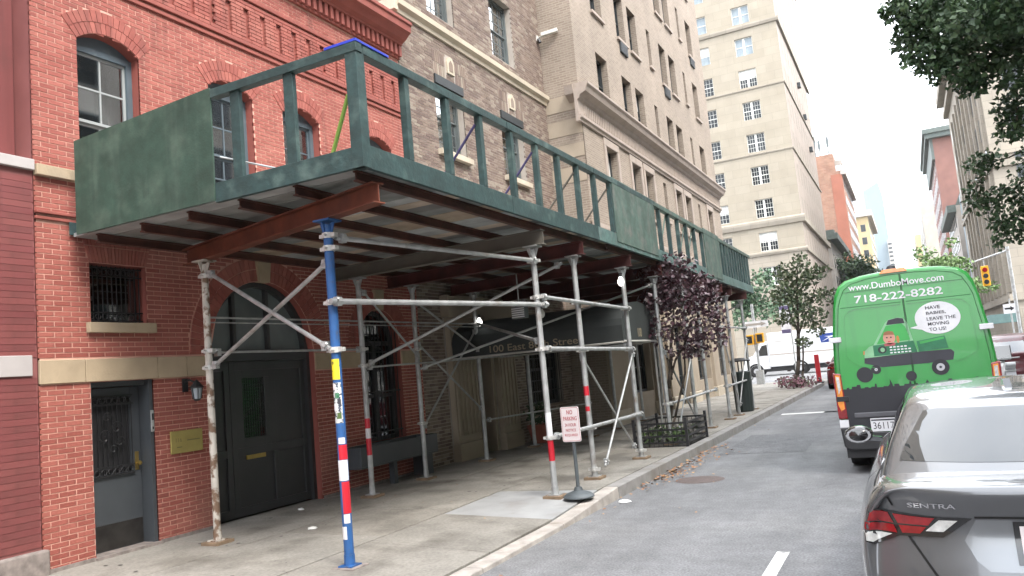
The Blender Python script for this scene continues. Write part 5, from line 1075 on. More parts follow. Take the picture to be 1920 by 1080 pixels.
def project(trees, poly, axis, off, name, m, parent, step=.04, start=-20, smooth=True):
    """patch lying on the surface: polygon in (u, v) shot along axis ('y': (x,z), 'x+': from -x (y,z), 'x-') with thickness off"""
    def shot(u, v):
        best = None
        for t in trees:
            if axis == 'y': o, d = Vector((u, start, v)), Vector((0, 1, 0))
            elif axis == 'x+': o, d = Vector((start, u, v)), Vector((1, 0, 0))
            elif axis == 'x-': o, d = Vector((-start, u, v)), Vector((-1, 0, 0))
            else: o, d = Vector((u, v, 20)), Vector((0, 0, -1))
            h = t.ray_cast(o, d)
            if h[0] is not None and (best is None or h[3] < best[1]): best = (h[0] - d * off, h[3])
        return best[0] if best else None
    us = [p[0] for p in poly]; vs_ = [p[1] for p in poly]; pts = []; edges = []
    n = len(poly)
    for i in range(n):
        p, q = Vector(poly[i]), Vector(poly[(i + 1) % n]); k = max(1, int((q - p).length / step))
        for j in range(k): pts.append(p.lerp(q, j / k))
    nb = len(pts); edges = [(i, (i + 1) % nb) for i in range(nb)]
    def inside(x, y):
        c = False
        for i in range(n):
            (x1, y1), (x2, y2) = poly[i], poly[(i + 1) % n]
            if (y1 > y) != (y2 > y) and x < (x2 - x1) * (y - y1) / (y2 - y1) + x1: c = not c
        return c
    u = min(us) + step / 2
    while u < max(us):
        v = min(vs_) + step / 2
        while v < max(vs_):
            if inside(u, v) and min((Vector((u, v)) - p).length for p in pts[:nb]) > step * .4: pts.append(Vector((u, v)))
            v += step
        u += step
    r = delaunay_2d_cdt([Vector((p[0], p[1])) for p in pts], edges, [list(range(nb))], 1, 1e-5)
    P3 = [shot(p.x, p.y) for p in r[0]]; ok = [i for i, p in enumerate(P3) if p is not None]
    mp = {i: k for k, i in enumerate(ok)}; b = MB(); b.add([P3[i] for i in ok], [tuple(mp[i] for i in f) for f in r[2] if all(i in mp for i in f)])
    top = parent
    while top.name not in FRAME: top = top.parent
    b.v = [tuple(FRAME[top.name].inverted() @ Vector(p)) for p in b.v]
    return b.obj(name, m, parent, smooth=smooth)
def wheel(parent, x, y, r, w, side):
    b = MB(); b.lathe([(r * .62, -w / 2), (r * .95, -w / 2), (r, -w * .35), (r, w * .35), (r * .95, w / 2), (r * .62, w / 2)], (x, y, r), 22, 'x'); o = b.obj('wheel', M['rubber'], parent, smooth=False)
    b = MB(); s = side; b.lathe([(0, s * w * .42), (r * .15, s * w * .42), (r * .2, s * w * .3), (r * .5, s * w * .3), (r * .6, s * w * .48), (r * .64, s * w * .44)], (x, y, r), 22, 'x')
    for k in range(5):
        t = k * 2 * math.pi / 5; b.bar((x + s * w * .4, y + r * .1 * math.cos(t), r + r * .1 * math.sin(t)), (x + s * w * .42, y + r * .6 * math.cos(t), r + r * .6 * math.sin(t)), .06, .03, (1, 0, 0))
    b.obj('rim', M['chrome'], o)
def lerp(tab, s): return tab[s]
# --- the grey sedan (its rear fills the lower right corner)
def sedan(name, label, loc, paint, hero=False, rot=0.0, group=None, cat='car', hw=.90, tall=0.0):
    car = thing(name, label, cat, loc, rot, group, origin=(0, 0, 0))
    D = [0.0, .10, .30, .75, 1.25, 1.9, 2.6, 3.2, 3.75, 4.2, 4.52, 4.62]
    ZT = [1.035, 1.045, 1.05, 1.03, 1.0, .985, .985, .99, .985, .93, .84, .74]
    W = [.80, .845, .875, .90, .905, .905, .905, .905, .895, .865, .80, .70]
    if hero: W = [w * 1.03 for w in W]
    zl = [.24, .42, .60, .76, .90]; XS = [.955, .99, 1.0, .992, .955, .87]
    rear = [.10, .0, -.02, .05, .055, .0]
    def pos(u, a, l, s):
        L = 5; t = XS[l]
        if l == L:
            e = abs(u); w = W[s] * XS[5]; z = ZT[s] + tall * .3 + (.012 if s <= 1 else .02) * (1 - e * e) - (.03 if e > .99 else 0) - (.012 if e > .99 and s < 4 else 0)
        else: w = W[s] * t; z = zl[l] * (1 + tall * .2) if zl[l] < ZT[s] else ZT[s] - .02 * (5 - l)
        x = u * w; y = D[s]
        if s == 0: y += rear[l] + .16 * abs(u) ** 4
        if s == 11: y -= .30 * abs(u) ** 3
        return (x, y, z)
    xf = [-1, -.93, -.6, -.2, .2, .6, .93, 1]
    body = cage(xf, 5, 11, pos, 3 if hero else 2, 'body', paint, car)
    DB = [.40, .75, 1.5, 2.3, 3.1, 3.72]; DR = [1.13, 1.4, 1.85, 2.3, 2.65, 2.88]; ZB = [1.06, 1.03, .99, .985, .985, 1.0]; ZR = [1.355, 1.405, 1.432, 1.44, 1.425, 1.38]
    def gpos(u, a, l, s):
        t = l / 3; tt = t ** .9; wb, wr = .775, .575
        y = DB[s] + (DR[s] - DB[s]) * t; z = ZB[s] - .03 + (ZR[s] + tall - ZB[s] + .03) * tt; w = wb + (wr - wb) * t ** 1.25
        if s == 0: y += (.10 * abs(u) ** 3 + .15 * u * u) * (1 - t * .3); w *= .965
        if s == 5: y -= .16 * abs(u) ** 3
        if l == 3: z += .028 * (1 - u * u) - (.012 if abs(u) > .99 else 0)
        return (u * w, y, z)
    gh = cage([-1, -.9, -.5, 0, .5, .9, 1], 3, 5, gpos, 3 if hero else 2, 'greenhouse', paint, car)
    tb, tg = bvh_of(body), bvh_of(gh)
    z1 = tall
    st = .05 if hero else .12
    rw = project([tg], [(-.66, 1.095), (.66, 1.095), (.635, 1.15), (.50, 1.335 + z1), (.42, 1.347 + z1), (-.42, 1.347 + z1), (-.50, 1.335 + z1), (-.635, 1.15)], 'y', .004, 'rear_window', M['rearglass'] if hero else M['carglass'], car, st)
    for sx, ax in ((-1, 'x+'), (1, 'x-')):
        project([tg], [(.95, 1.08), (1.15, 1.04), (2.26, 1.02), (2.26, 1.375 + z1), (1.7, 1.355 + z1), (1.35, 1.29 + z1 * .8)], ax, .004, 'side_window', M['carglass'], car, st)
        project([tg], [(2.36, 1.02), (3.38, 1.03), (2.98, 1.27 + z1 * .8), (2.72, 1.35 + z1), (2.36, 1.375 + z1)], ax, .004, 'side_window', M['carglass'], car, st)
        if hero:
            for pl in ([(2.28, .3), (2.295, .3), (2.295, 1.02), (2.28, 1.02)], [(1.36, .6), (1.372, .6), (1.262, 1.02), (1.248, 1.02)], [(3.38, .3), (3.392, .3), (3.392, .98), (3.38, .98)], [(.5, .985), (3.3, .965), (3.3, .975), (.5, .995)]): project([tb], pl, ax, .002, 'panel_gap', M['seam'], car, .06)
            for dy in (1.5, 2.5): project([tb], [(dy, .84), (dy + .2, .845), (dy + .2, .87), (dy, .865)], ax, .025, 'door_handle', M['carpaint'], car, .05)
        mx = sx * (.93)
        b = MB(); b.lathe([(0, -.11), (.05, -.10), (.075, -.05), (.08, .0), (.06, .05), (.0, .075)], (0, 0, 0), 14, 'y'); b.v = [(mx + sx * .08 + p[0] * 1.45, 2.95 + p[1] * 1.0 + .02, 1.02 + p[2] * .95) for p in b.v]; mo = b.obj('mirror', M['carblack'] if hero else paint, car, smooth=True)
        b = MB(); b.lathe([(0, 0), (.07, 0)], (0, 0, 0), 14, 'y'); b.v = [(mx + sx * .08 + p[0] * 1.4, 2.95 - .075, 1.02 + p[2] * .85) for p in b.v]; b.obj('mirror_glass', M['chrome'], mo)
        b = MB(); b.bar((sx * .84, 3.0, .97), (mx + sx * .05, 2.97, .99), .06, .04); b.obj('mirror_foot', M['carblack'], mo)
    project([tg], [(-.66, 1.05), (.66, 1.05), (.52, 1.345 + z1), (-.52, 1.345 + z1)], 'y', .0, 'windscreen', M['carglass'], car, .15) if False else None
    for y in (.88, 3.62):
        for sx in (-1, 1):
            b = MB(); b.lathe([(.0, 0), (.36, 0)], (sx * .885, y, .34), 20, 'x'); b.lathe([(.33, 0), (.37, .025)], (sx * .90, y, .34), 20, 'x'); b.obj('wheel_arch', M['seam'], car); wheel(car, sx * .80, y, .32, .21, sx)
    b = MB(); b.box(-.8, .8, .3, 4.3, .17, .3); b.obj('underbody', M['plastic'], car)
    P = lambda pl, off, nm, mm, par=car, s=st: project([tb], pl, 'y', off, nm, mm, par, s)
    for sx in (-1, 1):
        kx = 1.03 if hero else 1.0; F = lambda pts: [(-sx * x * kx, .945 - (.945 - z) * (1.14 if hero else 1)) for x, z in pts]
        tl = P(F([(-.872, .945), (-.80, .938), (-.707, .922), (-.52, .906), (-.345, .902), (-.43, .845), (-.476, .818), (-.666, .815), (-.79, .768), (-.865, .80)]), .006, 'tail_lamp', M['carblack'], car, .03)
        P(F([(-.866, .936), (-.80, .93), (-.712, .914), (-.690, .868), (-.866, .882)]), .011, 'red_lens', M['lampred'], tl, .03); P(F([(-.866, .875), (-.69, .861), (-.678, .826), (-.866, .840)]), .010, 'red_lens', M['lampred'], tl, .03)
        P(F([(-.69, .910), (-.60, .903), (-.505, .899), (-.535, .866), (-.67, .868)]), .011, 'red_lens', M['lampred'], tl, .03); P(F([(-.667, .861), (-.545, .859), (-.575, .830), (-.655, .828)]), .010, 'red_lens', M['lampred'], tl, .03)
        P(F([(-.486, .892), (-.407, .892), (-.473, .842), (-.55, .842)]), .011, 'clear_lens', M['lampclear'], tl, .025); P(F([(-.860, .834), (-.702, .820), (-.795, .780), (-.855, .80)]), .010, 'clear_lens', M['lampclear'], tl, .025)
    if hero:
        sm = [[(-.745, 1.035), (-.709, .945), (-.70, .945), (-.737, 1.037)], [(-.66, .812), (-.60, .71), (-.535, .60), (-.520, .60), (-.588, .712), (-.648, .814)], [(.66, .812), (.60, .71), (.535, .60), (.52, .60), (.588, .712), (.648, .814)], [(-.345, .906), (.345, .906), (.345, .897), (-.345, .897)]]
        for q in sm: P(q, .003, 'panel_gap', M['seam'], car, .04)
        rc_ = P([(-.40, .79), (-.36, .70), (-.31, .655), (.31, .655), (.36, .70), (.40, .79), (.34, .89), (-.34, .89)], .0015, 'plate_recess', mat('recess_paint', (.2, .21, .22), .25, metal=.55, var=.03, coat=1.0), car, .04)
        pf = P([(-.19, .69), (.19, .69), (.19, .885), (-.19, .885)], .012, 'plate_frame', M['carblack'], car, .05)
        P([(-.165, .71), (.165, .71), (.165, .865), (-.165, .865)], .018, 'number_plate', M['signwhite'], pf, .05)
        q = text_mesh('SENTRA', M['chrome'], 'badge_lettering', car, lambda x, y, o: (-.635 + x, .005 - o, .942 + y), width=.215, height=.024, thick=.004, bold=.01)
        def onto(v):
            h = tb.ray_cast(Vector((v.x, -5, v.z)), Vector((0, 1, 0))); return h[0].y if h[0] else .03
        for v in q.data.vertices: d_ = .005 - v.co.y; v.co.y = onto(v.co) - .007 - d_
        sp = MB() if False else None; sp and sp.profile_x([(0, 0)] * 0 or [(-.022, 1.046), (.06, 1.05), (.14, 1.062), (.05, 1.066), (-.03, 1.058)], -.60, .60)
        b = MB(); b.prism([(1.45, 1.425), (1.72, 1.44), (1.62, 1.475), (1.53, 1.482)], -.02, .02, f=lambda v: (v[1], v[0], v[2])); b.obj('roof_fin', M['carblack'], car)
        b = MB(); b.box(-.16, .16, 1.16, 1.19, 1.352, 1.362); b.obj('brake_lamp', M['lampred'], car)
    return car
hero = sedan('grey_sedan', 'graphite grey sedan with red tail lamps at the lower right corner', (.50, 4.44, 0), M['carpaint'], True)
# --- the green moving van
VC = (-.045, 11.93, 0)
van = thing('moving_van', 'bright green high-roof moving van with white lettering on its rear doors', 'van', VC, 0, None, origin=(0, 0, 0))
SH = [(.985, .40), (1.0, .62), (1.0, 1.1), (.985, 1.5), (.955, 1.9), (.90, 2.3), (.86, 2.48), (.80, 2.60), (.70, 2.67), (.5, 2.715), (.25, 2.735), (0, 2.74)]
def vring(y, sx, z0, z1k, inset=0):
    pts = [(-x * sx + (inset if x > 0 else 0) * (1 if x > 0 else 0), y, z0 + (z - .4) * z1k - (inset if z > 2.4 else 0)) for x, z in SH]
    return pts + [(-p[0], p[1], p[2]) for p in reversed(pts[:-1])]
b = MB(); rings = [vring(.035, 1, .4, 1, .035), vring(.0 + .05, 1, .4, 1, .012), vring(.09, 1, .4, 1), vring(3.0, 1, .4, 1), vring(4.3, 1, .4, .985), vring(4.75, .97, .4, .90), vring(5.2, .93, .4, .62), vring(5.75, .86, .4, .42), vring(5.95, .74, .4, .28)]
n = len(rings[0])
for rg_ in rings: b.v += rg_
for i in range(len(rings) - 1):
    for j in range(n - 1): b.f.append((i * n + j, i * n + j + 1, (i + 1) * n + j + 1, (i + 1) * n + j))
b.f.append(tuple(range(n))); b.f.append(tuple(range((len(rings) - 1) * n, len(rings) * n)))
vb = b.obj('body', M['vangreen'], van, smooth=False)
for p in vb.data.polygons: p.use_smooth = len(p.vertices) == 4
b = MB(); b.box(-.96, .96, .03, 5.7, .22, .42); b.obj('underbody', M['plastic'], van)
def door_poly(side):
    pr = [(x - .075, z - (.06 if z > 2.45 else 0)) for x, z in SH if x > .1 and z > .9]
    pr = [(.905, .62), (.92, 1.1)] + [q for q in pr if q[1] > 1.2] 
    pts = [(.006, .62)] + pr + [(.006, 2.675)]
    return [(side * x, z) for x, z in pts]
for s in (-1, 1):
    pl_ = door_poly(s); b = MB(); b.prism(pl_, -.004, .05); dr = b.obj('rear_door', M['vangreen'], van, bevel=.006)
    q_ = pl_ + pl_[:1]; b = MB()
    for p, q in zip(q_, q_[1:]): b.bar((p[0], -.0035, p[1]), (q[0], -.0035, q[1]), .004, .009, (0, 1, 0))
    b.obj('door_seam', mat('door_seam_rubber', (.008, .03, .012), .8), dr)
    # pressed window outline and swage line
    wpts = [(.03, 2.262), (.60, 2.262), (.70, 2.235), (.765, 2.16), (.80, 1.62), (.76, 1.54), (.62, 1.46), (.46, 1.43)]
    b = MB()
    for p, q in zip(wpts, wpts[1:]): b.bar((s * p[0], -.005, p[1]), (s * q[0], -.005, q[1]), .006, .012, (0, 1, 0))
    b.obj('pressed_line', M['vangreen'], dr)
    b = MB(); b.box(s * .03, s * .80, -.0055, -.004, 2.285, 2.295); b.bar((s * .02, -.005, 2.50), (s * .74, -.005, 2.50), .006, .01, (0, 1, 0)); b.obj('crease', mat('crease_green', (.012, .15, .028), .4), dr)
    for z in (1.82, 1.0):
        b = MB(); b.box(s * .84, s * 1.0, -.03, .03, z, z + .07); b.obj('hinge', M['decalwhite'] if z > 1.5 else M['plastic'], dr, bevel=.006)
    # black lower wrap with a skyline along its top
    rs = random.Random(5 + s); top = []; x = .012
    while x < .87:
        w = rs.choice((.02, .03, .045, .06)); h = 1.165 + rs.choice((0, .0, .012, .02, .03, .05)); top += [(x, h), (min(x + w, .885), h)]; x += w + .004
    if s < 0:
        top = [q for q in top if not .26 < q[0] < .345]; k = next(i for i, q in enumerate(top) if q[0] >= .345) if any(q[0] >= .345 for q in top) else len(top); top = top[:k] + [(.27, 1.17), (.275, 1.2), (.30, 1.27), (.305, 1.2), (.33, 1.17)] + top[k:]
        top.sort(key=lambda q: q[0])
    else: top = [q for q in top if not .1 < q[0] < .2] + [(.12, 1.17), (.15, 1.225), (.18, 1.17)]; top.sort(key=lambda q: q[0])
    pl_ = [(s * .012, .622), (s * .902, .622)] + [(s * .905, 1.165)] + [(s * a_, z_) for a_, z_ in reversed(top)]
    b = MB(); b.prism(pl_, -.0075, -.0045); b.obj('black_wrap', M['vandark'], dr)
    # lamps
    b = MB(); b.prism([(s * 1.012, 1.40), (s * .905, 1.38), (s * .89, .76), (s * 1.008, .76)], -.02, .18); tl = b.obj('tail_lamp', M['lampred'], van, bevel=.012)
    b = MB(); b.prism([(s * .985, 1.37), (s * .92, 1.36), (s * .91, .90), (s * .955, .86), (s * .99, .96)], -.026, -.018); b.obj('amber_lens', M['lampamber'], tl); b = MB(); b.prism([(s * .975, 1.345), (s * .935, 1.34), (s * .93, 1.17), (s * .965, 1.1)], -.030, -.025); b.obj('clear_lens', M['lampclear'], tl); b = MB(); b.prism([(s * 1.0, .855), (s * .91, .895), (s * .90, .78), (s * .995, .78)], -.026, -.018); b.obj('red_lens', M['lampred'], tl)
    b = MB(); b.box(s * .885, s * 1.0, -.03, .05, .645, .745); b.obj('bumper_sticker', M['decalwhite'], van)
    b = MB(); b.prism([(s * 1.0, .64), (s * .87, .64), (s * .80, .575), (s * .2, .55), (s * .0, .55), (0, .33), (s * .9, .33), (s * .975, .38)], -.06, .14); b.obj('bumper', M['plastic'], van, bevel=.02)
    wheel(van, s * .86, .98, .355, .24, s); wheel(van, s * .86, 4.75, .355, .24, s)
    b = MB(); b.box(s * 1.06, s * 1.24, 4.35, 4.5, 1.35, 1.75); b.obj('mirror', M['plastic'], van, bevel=.03)
b = MB(); b.box(-.80, .35, -.035, -.008, .765, .835); b.obj('handle_bar', mat('grey_plastic', (.09, .09, .1), .5), van, bevel=.012)
np_ = MB(); np_.box(-.61, -.29, -.022, -.009, .57, .75); npo = np_.obj('number_plate', M['decalwhite'], van, bevel=.003)
text_mesh('36117', M['decalink'], 'plate_number', npo, lambda x, y, o: (-.58 + x, -.0225 - o, .605 + y), width=.26, height=.09)
b = MB(); b.box(-.60, -.3, -.0235, -.022, .715, .735); b.obj('plate_strip', M['decalgrey'], npo)
b = MB(); b.prism([(-.25, 2.70), (.10, 2.70), (.07, 2.755), (-.2, 2.755)], .0, .14); bl = b.obj('brake_lamp', M['lampamber'], van, bevel=.01); b = MB(); b.lathe([(0, 2.82), (.05, 2.80), (.07, 2.75), (0, 2.75)], (-.09, .12, 0), 10); b.obj('beacon', M['plastic'], bl)
b = MB(); b.tube((-.72, .5, 2.78), (-.72, 4.0, 2.78), .02, 8); b.tube((-.72, .6, 2.66), (-.72, .6, 2.78), .02, 8); b.tube((-.72, 3.8, 2.66), (-.72, 3.8, 2.78), .02, 8); b.obj('roof_rail', M['plastic'], van)
# print on the doors (a flat wrap): lettering, bubble, toy truck
DP = lambda x0, z0: (lambda x, y, o: (x0 + x, -.0062 - o, z0 + y))
text_mesh('www.DumboMove.com', M['decalwhite'], 'web_lettering', van, DP(-.66, 2.515), width=1.18, height=.088, bold=.012)
text_mesh('718-222-8282', M['decalwhite'], 'phone_lettering', van, DP(-.60, 2.335), width=1.085, height=.105, bold=.014)
def disc(cx, cz, rx, rz, y, n=28): return [(cx + rx * math.cos(2 * math.pi * k / n), cz + rz * math.sin(2 * math.pi * k / n)) for k in range(n)]
b = MB(); b.prism(disc(.378, 2.03, .27, .215, 0, 40), -.0085, -.0062); b.prism([(.14, 1.95), (.20, 1.88), (.035, 1.925)], -.0082, -.0062); sb = b.obj('speech_bubble', M['decalwhite'], van)
for i, (tx, x, z, w) in enumerate((('HAVE', .25, 2.15, .175), ('BABIES,', .25, 2.075, .235), ('LEAVE THE', .25, 2.0, .34), ('MOVING', .255, 1.93, .25), ('TO US!', .262, 1.858, .2))):
    text_mesh(tx, M['decalink'], 'bubble_lettering', sb, (lambda x0, z0: (lambda xx, yy, o: (x0 + xx, -.0087 - o, z0 + yy)))(x, z), width=w, height=.045, bold=.012)
def dec(poly, m, lv, nm='print'):
    b = MB(); b.prism(poly, -.0062 - .0007 * lv, -.0058); return b.obj(nm, M[m], van)
dec([(-.30, 2.06), (-.16, 2.08), (-.12, 2.27), (-.34, 2.262)], 'decalpale', 0, 'print_glow') if False else None
dec([(-.585, 1.50), (-.575, 1.57), (-.44, 1.58), (.15, 1.60), (.48, 1.60), (.515, 1.56), (.49, 1.46), (.2, 1.44), (-.37, 1.43), (-.55, 1.49)], 'decalgrey', 1, 'toy_chassis')
dec([(-.575, 1.57), (-.565, 1.66), (-.50, 1.72), (-.44, 1.74), (-.26, 2.03), (-.22, 2.065), (-.10, 2.085), (-.03, 2.07), (.01, 2.0), (.05, 1.77), (.09, 1.60), (-.44, 1.575)], 'decalpale', 2, 'toy_cab')
dec([(-.40, 1.745), (-.255, 1.985), (-.06, 2.0), (-.02, 1.95), (.02, 1.77)], 'decalbright', 3, 'toy_window'); dec([(-.25, 1.995), (-.22, 2.06), (-.10, 2.08), (-.035, 2.065), (-.02, 2.0)], 'decalgrey', 3, 'toy_roof')
dec([(-.45, 1.585), (-.45, 1.735), (.055, 1.755), (.085, 1.60)], 'decalgreen', 3, 'toy_door'); dec([(.105, 1.60), (.09, 1.74), (.43, 1.785), (.455, 1.62)], 'decalgreen', 2, 'toy_bed'); dec([(.13, 1.70), (.125, 1.735), (.415, 1.772), (.42, 1.745)], 'decalbright', 3, 'toy_bed_rail')
dec(disc(-.235, 1.815, .075, .085, 0), 'decalskin', 4, 'child_face'); dec([(-.305, 1.86), (-.235, 1.862), (-.165, 1.855), (-.18, 1.90), (-.235, 1.915), (-.29, 1.90)], 'decalhair', 5, 'child_hair')
for x in (-.262, -.212): dec(disc(x, 1.825, .011, .011, 0, 8), 'decalink', 5, 'child_eye')
dec([(-.26, 1.775), (-.215, 1.775), (-.225, 1.762), (-.25, 1.762)], 'redband', 5, 'child_mouth'); dec([(-.31, 1.745), (-.16, 1.75), (-.18, 1.71), (-.30, 1.71)], 'signred', 4, 'child_shirt')
dec(disc(-.34, 1.665, .055, .05, 0), 'decalink', 4, 'door_emblem'); dec(disc(-.335, 1.665, .028, .03, 0), 'decalpale', 5, 'door_emblem')
for k in range(3):
    for j in range(6 - (k == 0)): dec([(-.245 + .045 * j, 1.70 - .038 * k), (-.215 + .045 * j, 1.70 - .038 * k), (-.215 + .045 * j, 1.683 - .038 * k), (-.245 + .045 * j, 1.683 - .038 * k)], 'decalwhite', 4, 'door_print')
dec(disc(-.13, 1.79, .018, .05, 0), 'decalorange', 4, 'toy_orange_detail'); dec([(-.585, 1.62), (-.565, 1.62), (-.56, 1.67), (-.58, 1.665)], 'decalorange', 3, 'toy_lamp')
for cx, cz, r, rim in ((-.60, 1.345, .105, 0), (-.45, 1.405, .062, .02), (.33, 1.375, .105, .05), (-.03, 1.285, .066, 0)):
    dec(disc(cx, cz, r, r, 0), 'decalink', 3, 'toy_wheel')
    if rim: dec(disc(cx, cz, rim, rim, 0, 16), 'decalsilver', 4, 'toy_rim'); dec(disc(cx, cz, rim * .35, rim * .35, 0, 8), 'decalgrey', 5, 'toy_hub')
# --- other traffic
sedan('dark_red_car', 'dark red car waiting on the right half of the street', (2.62, 26.3, 0), M['redcar'], False, tall=.18)
sedan('yellow_taxi', 'yellow taxi far ahead at the avenue crossing', (4.6, 57, 0), M['taxi'], False, R(70))
sedan('white_car', 'white car crossing the avenue, half hidden by the shed poles', (-12.6, 59.5, 0), M['whitepaint'], False, R(90), tall=.12)
sedan('small_dark_red_car', 'dark red car just past the green van beside the kerb', (-2.4, 34.2, 0), M['redcar'], False)
sedan('grey_car', 'dark grey car parked by the right kerb', (4.0, 33.0, 0), M['carblack'], False)
# motorcycle with white fairing on the right
mc = thing('motorcycle', 'motorcycle with white tail fairing standing right of the green van', 'motorcycle', (2.0, 22.5, 0), 0, None, origin=(0, 0, 0))
for y in (0.3, 1.65):
    b = MB(); b.lathe([(.22, -.06), (.3, -.06), (.31, 0), (.3, .06), (.22, .06)], (0, y, .31), 20, 'x'); o = b.obj('wheel', M['rubber'], mc); b = MB(); b.lathe([(.0, -.03), (.22, -.03), (.22, .03), (0, .03)], (0, y, .31), 12, 'x'); b.obj('rim', M['greyframe'], o)
b = MB(); b.prism([(-.1, .78), (.1, .95), (.5, .86), (.95, .95), (1.1, .85), (.9, .6), (.4, .55)], -.12, .12, f=lambda v: (v[1], v[0], v[2])); b.obj('tank_and_seat', M['whitepaint'], mc, bevel=.03)
b = MB(); b.box(-.14, .14, .55, 1.1, .25, .6); b.obj('engine', M['greyframe'], mc, bevel=.03); b = MB(); b.tube((0, 1.65, .31), (0, 1.35, 1.0), .035, 8); b.tube((-.36, 1.25, 1.05), (.36, 1.25, 1.05), .018, 8); b.obj('handlebar', M['steel'], mc); b = MB(); b.tube((.16, .5, .35), (.2, -.05, .45), .05, 10); b.obj('exhaust', M['chrome'], mc); b = MB(); b.prism([(.0, .80), (-.32, .93), (-.30, 1.0), (.15, .97)], -.11, .11, f=lambda v: (v[1], v[0], v[2])); b.obj('tail_fairing', M['whitepaint'], mc, bevel=.02); b = MB(); b.prism([(1.25, 1.0), (1.45, 1.0), (1.32, 1.38), (1.28, 1.38)], -.2, .2, f=lambda v: (v[1], v[0], v[2])); b.obj('windscreen', M['carglass'], mc, bevel=.02); b = MB(); b.box(-.1, .1, -.18, -.15, .6, .75); b.obj('number_plate', M['decalwhite'], mc)
# --- mail truck crossing the avenue
mt = thing('mail_truck', 'white box mail truck with blue eagle emblem crossing the avenue', 'truck', (-8.0, 57.5, 0), 0, None, origin=(0, 0, 0))
YT = 0.0
b = MB(); b.box(-1.05, 4.6, YT, YT + 2.2, .62, 3.0); b.obj('box_body', M['whitepaint'], mt, bevel=.06)
b = MB(); b.prism([(-1.06, .5), (-1.06, 2.45), (-1.55, 2.4), (-2.15, 1.5), (-2.7, 1.35), (-2.9, .9), (-2.9, .5)], YT + .08, YT + 2.1); cb = b.obj('cab', M['whitepaint'], mt, bevel=.04)
b = MB(); b.prism([(-1.15, 1.45), (-1.15, 2.2), (-1.5, 2.15), (-1.95, 1.45)], YT + .06, YT + .075); b.obj('side_window', M['carglass'], mt); b = MB(); b.box(-1.0, 4.55, YT - .012, YT + .0, 1.42, 1.52); b.obj('rub_strip', M['fargrey'], mt)
b = MB(); b.box(-2.6, 4.4, YT + .2, YT + 2.0, .3, .6); b.obj('chassis', M['plastic'], mt)
for x in (-2.05, .95):
    for s in (0, 1):
        b = MB(); b.lathe([(.2, -.13), (.38, -.13), (.4, -.08), (.4, .08), (.38, .13), (.2, .13)], (x, YT + .14 + 1.9 * s, .4), 20, 'y'); o = b.obj('wheel', M['rubber'], mt); b = MB(); b.lathe([(0, -.1), (.14, -.11), (.22, -.08)], (x, YT + .14 + 1.9 * s, .4), 16, 'y'); b.obj('rim', M['decalsilver'], o)
    b = MB(); b.lathe([(.40, -.02), (.52, -.02)], (x, YT + .0 if x > 0 else YT + .07, .42), 20, 'y'); b.v = [v for v in b.v]; b.obj('wheel_arch', M['seam'], mt)
b = MB(); b.prism([(2.45, 2.0), (2.38, 2.6), (3.75, 2.62), (3.9, 2.02)], YT - .012, YT - .001); em = b.obj('eagle_emblem', M['postblue'], mt); b = MB(); b.prism([(2.5, 2.06), (3.05, 2.30), (3.75, 2.48), (3.05, 2.40), (2.7, 2.42), (3.0, 2.34)], YT - .018, YT - .012); b.obj('eagle', M['decalwhite'], em)
b = MB(); b.box(-.75, -.05, YT - .006, YT - .001, 2.33, 2.38); b.box(-.8, .1, YT - .006, YT - .001, 1.95, 1.98); b.box(-.75, -.2, YT - .006, YT - .001, 2.23, 2.26); b.obj('side_lettering', M['fargrey'], mt)

# ------------------------------------------------------------------ trees and planting
def tree(name, label, base, blobs, leafm, nleaf, size, trunk, group=None, barkm=None, squash=.8, seed=1, cat='tree'):
    rgn = random.Random(seed); t = thing(name, label, cat, base, 0, group)
    b = MB()
    for pts, rs in trunk: b.path([Vector(p) for p in pts], rs, 8)
    b.obj('trunk', barkm or M['bark'], t, smooth=True)
    b = MB()
    for (x, y, z, r) in blobs:
        leaf_cloud(b, (x, y, z), r, int(nleaf * r * r), size, rgn, squash)
    b.obj('crown', leafm, t, kind='stuff')
    return t
def limb(p, q, r0, r1, rgn, n=4, wob=.12):
    p, q = Vector(p), Vector(q); pts = []; L = (q - p).length
    for i in range(n + 1):
        k = i / n; v = p.lerp(q, k)
        if 0 < i < n: v += Vector((rgn.uniform(-1, 1), rgn.uniform(-1, 1), rgn.uniform(-.3, 1))) * wob * L * .5
        pts.append(v)
    return pts, [r0 + (r1 - r0) * i / n for i in range(n + 1)]
rgn = random.Random(21)
bl = [(.42, 14, 7.08, .26), (.66, 14, 6.95, .4), (.72, 14, 6.70, .32), (1.0, 14.1, 6.95, .5), (1.22, 14, 6.5, .5), (1.73, 14, 6.5, .55), (2.08, 14, 6.3, .55), (.5, 14.5, 6.74, .22), (.62, 14.3, 6.45, .26), (.85, 14, 6.2, .42), (1.2, 14, 5.95, .45), (1.0, 14.3, 6.3, .4), (1.57, 14, 5.95, .42), (1.95, 14, 5.65, .4), (2.0, 15, 5.35, .38), (1.86, 15, 4.98, .26), (1.35, 14.2, 5.65, .25), (1.45, 13, 6.35, .5), (1.95, 13, 6.3, .55), (1.4, 14.5, 7.2, .6), (2.1, 14, 7.0, .7), (2.6, 14, 6.4, .7), (2.7, 14.5, 5.6, .6), (2.4, 13.5, 7.4, .8), (3.3, 14, 6.8, 1.0), (3.6, 15, 8.0, 1.2), (4.6, 15, 7.4, 1.2), (5.5, 15.5, 8.2, 1.4), (4.4, 16, 9.2, 1.5), (6.5, 15, 7.5, 1.3), (3.0, 16.5, 8.6, 1.2)]
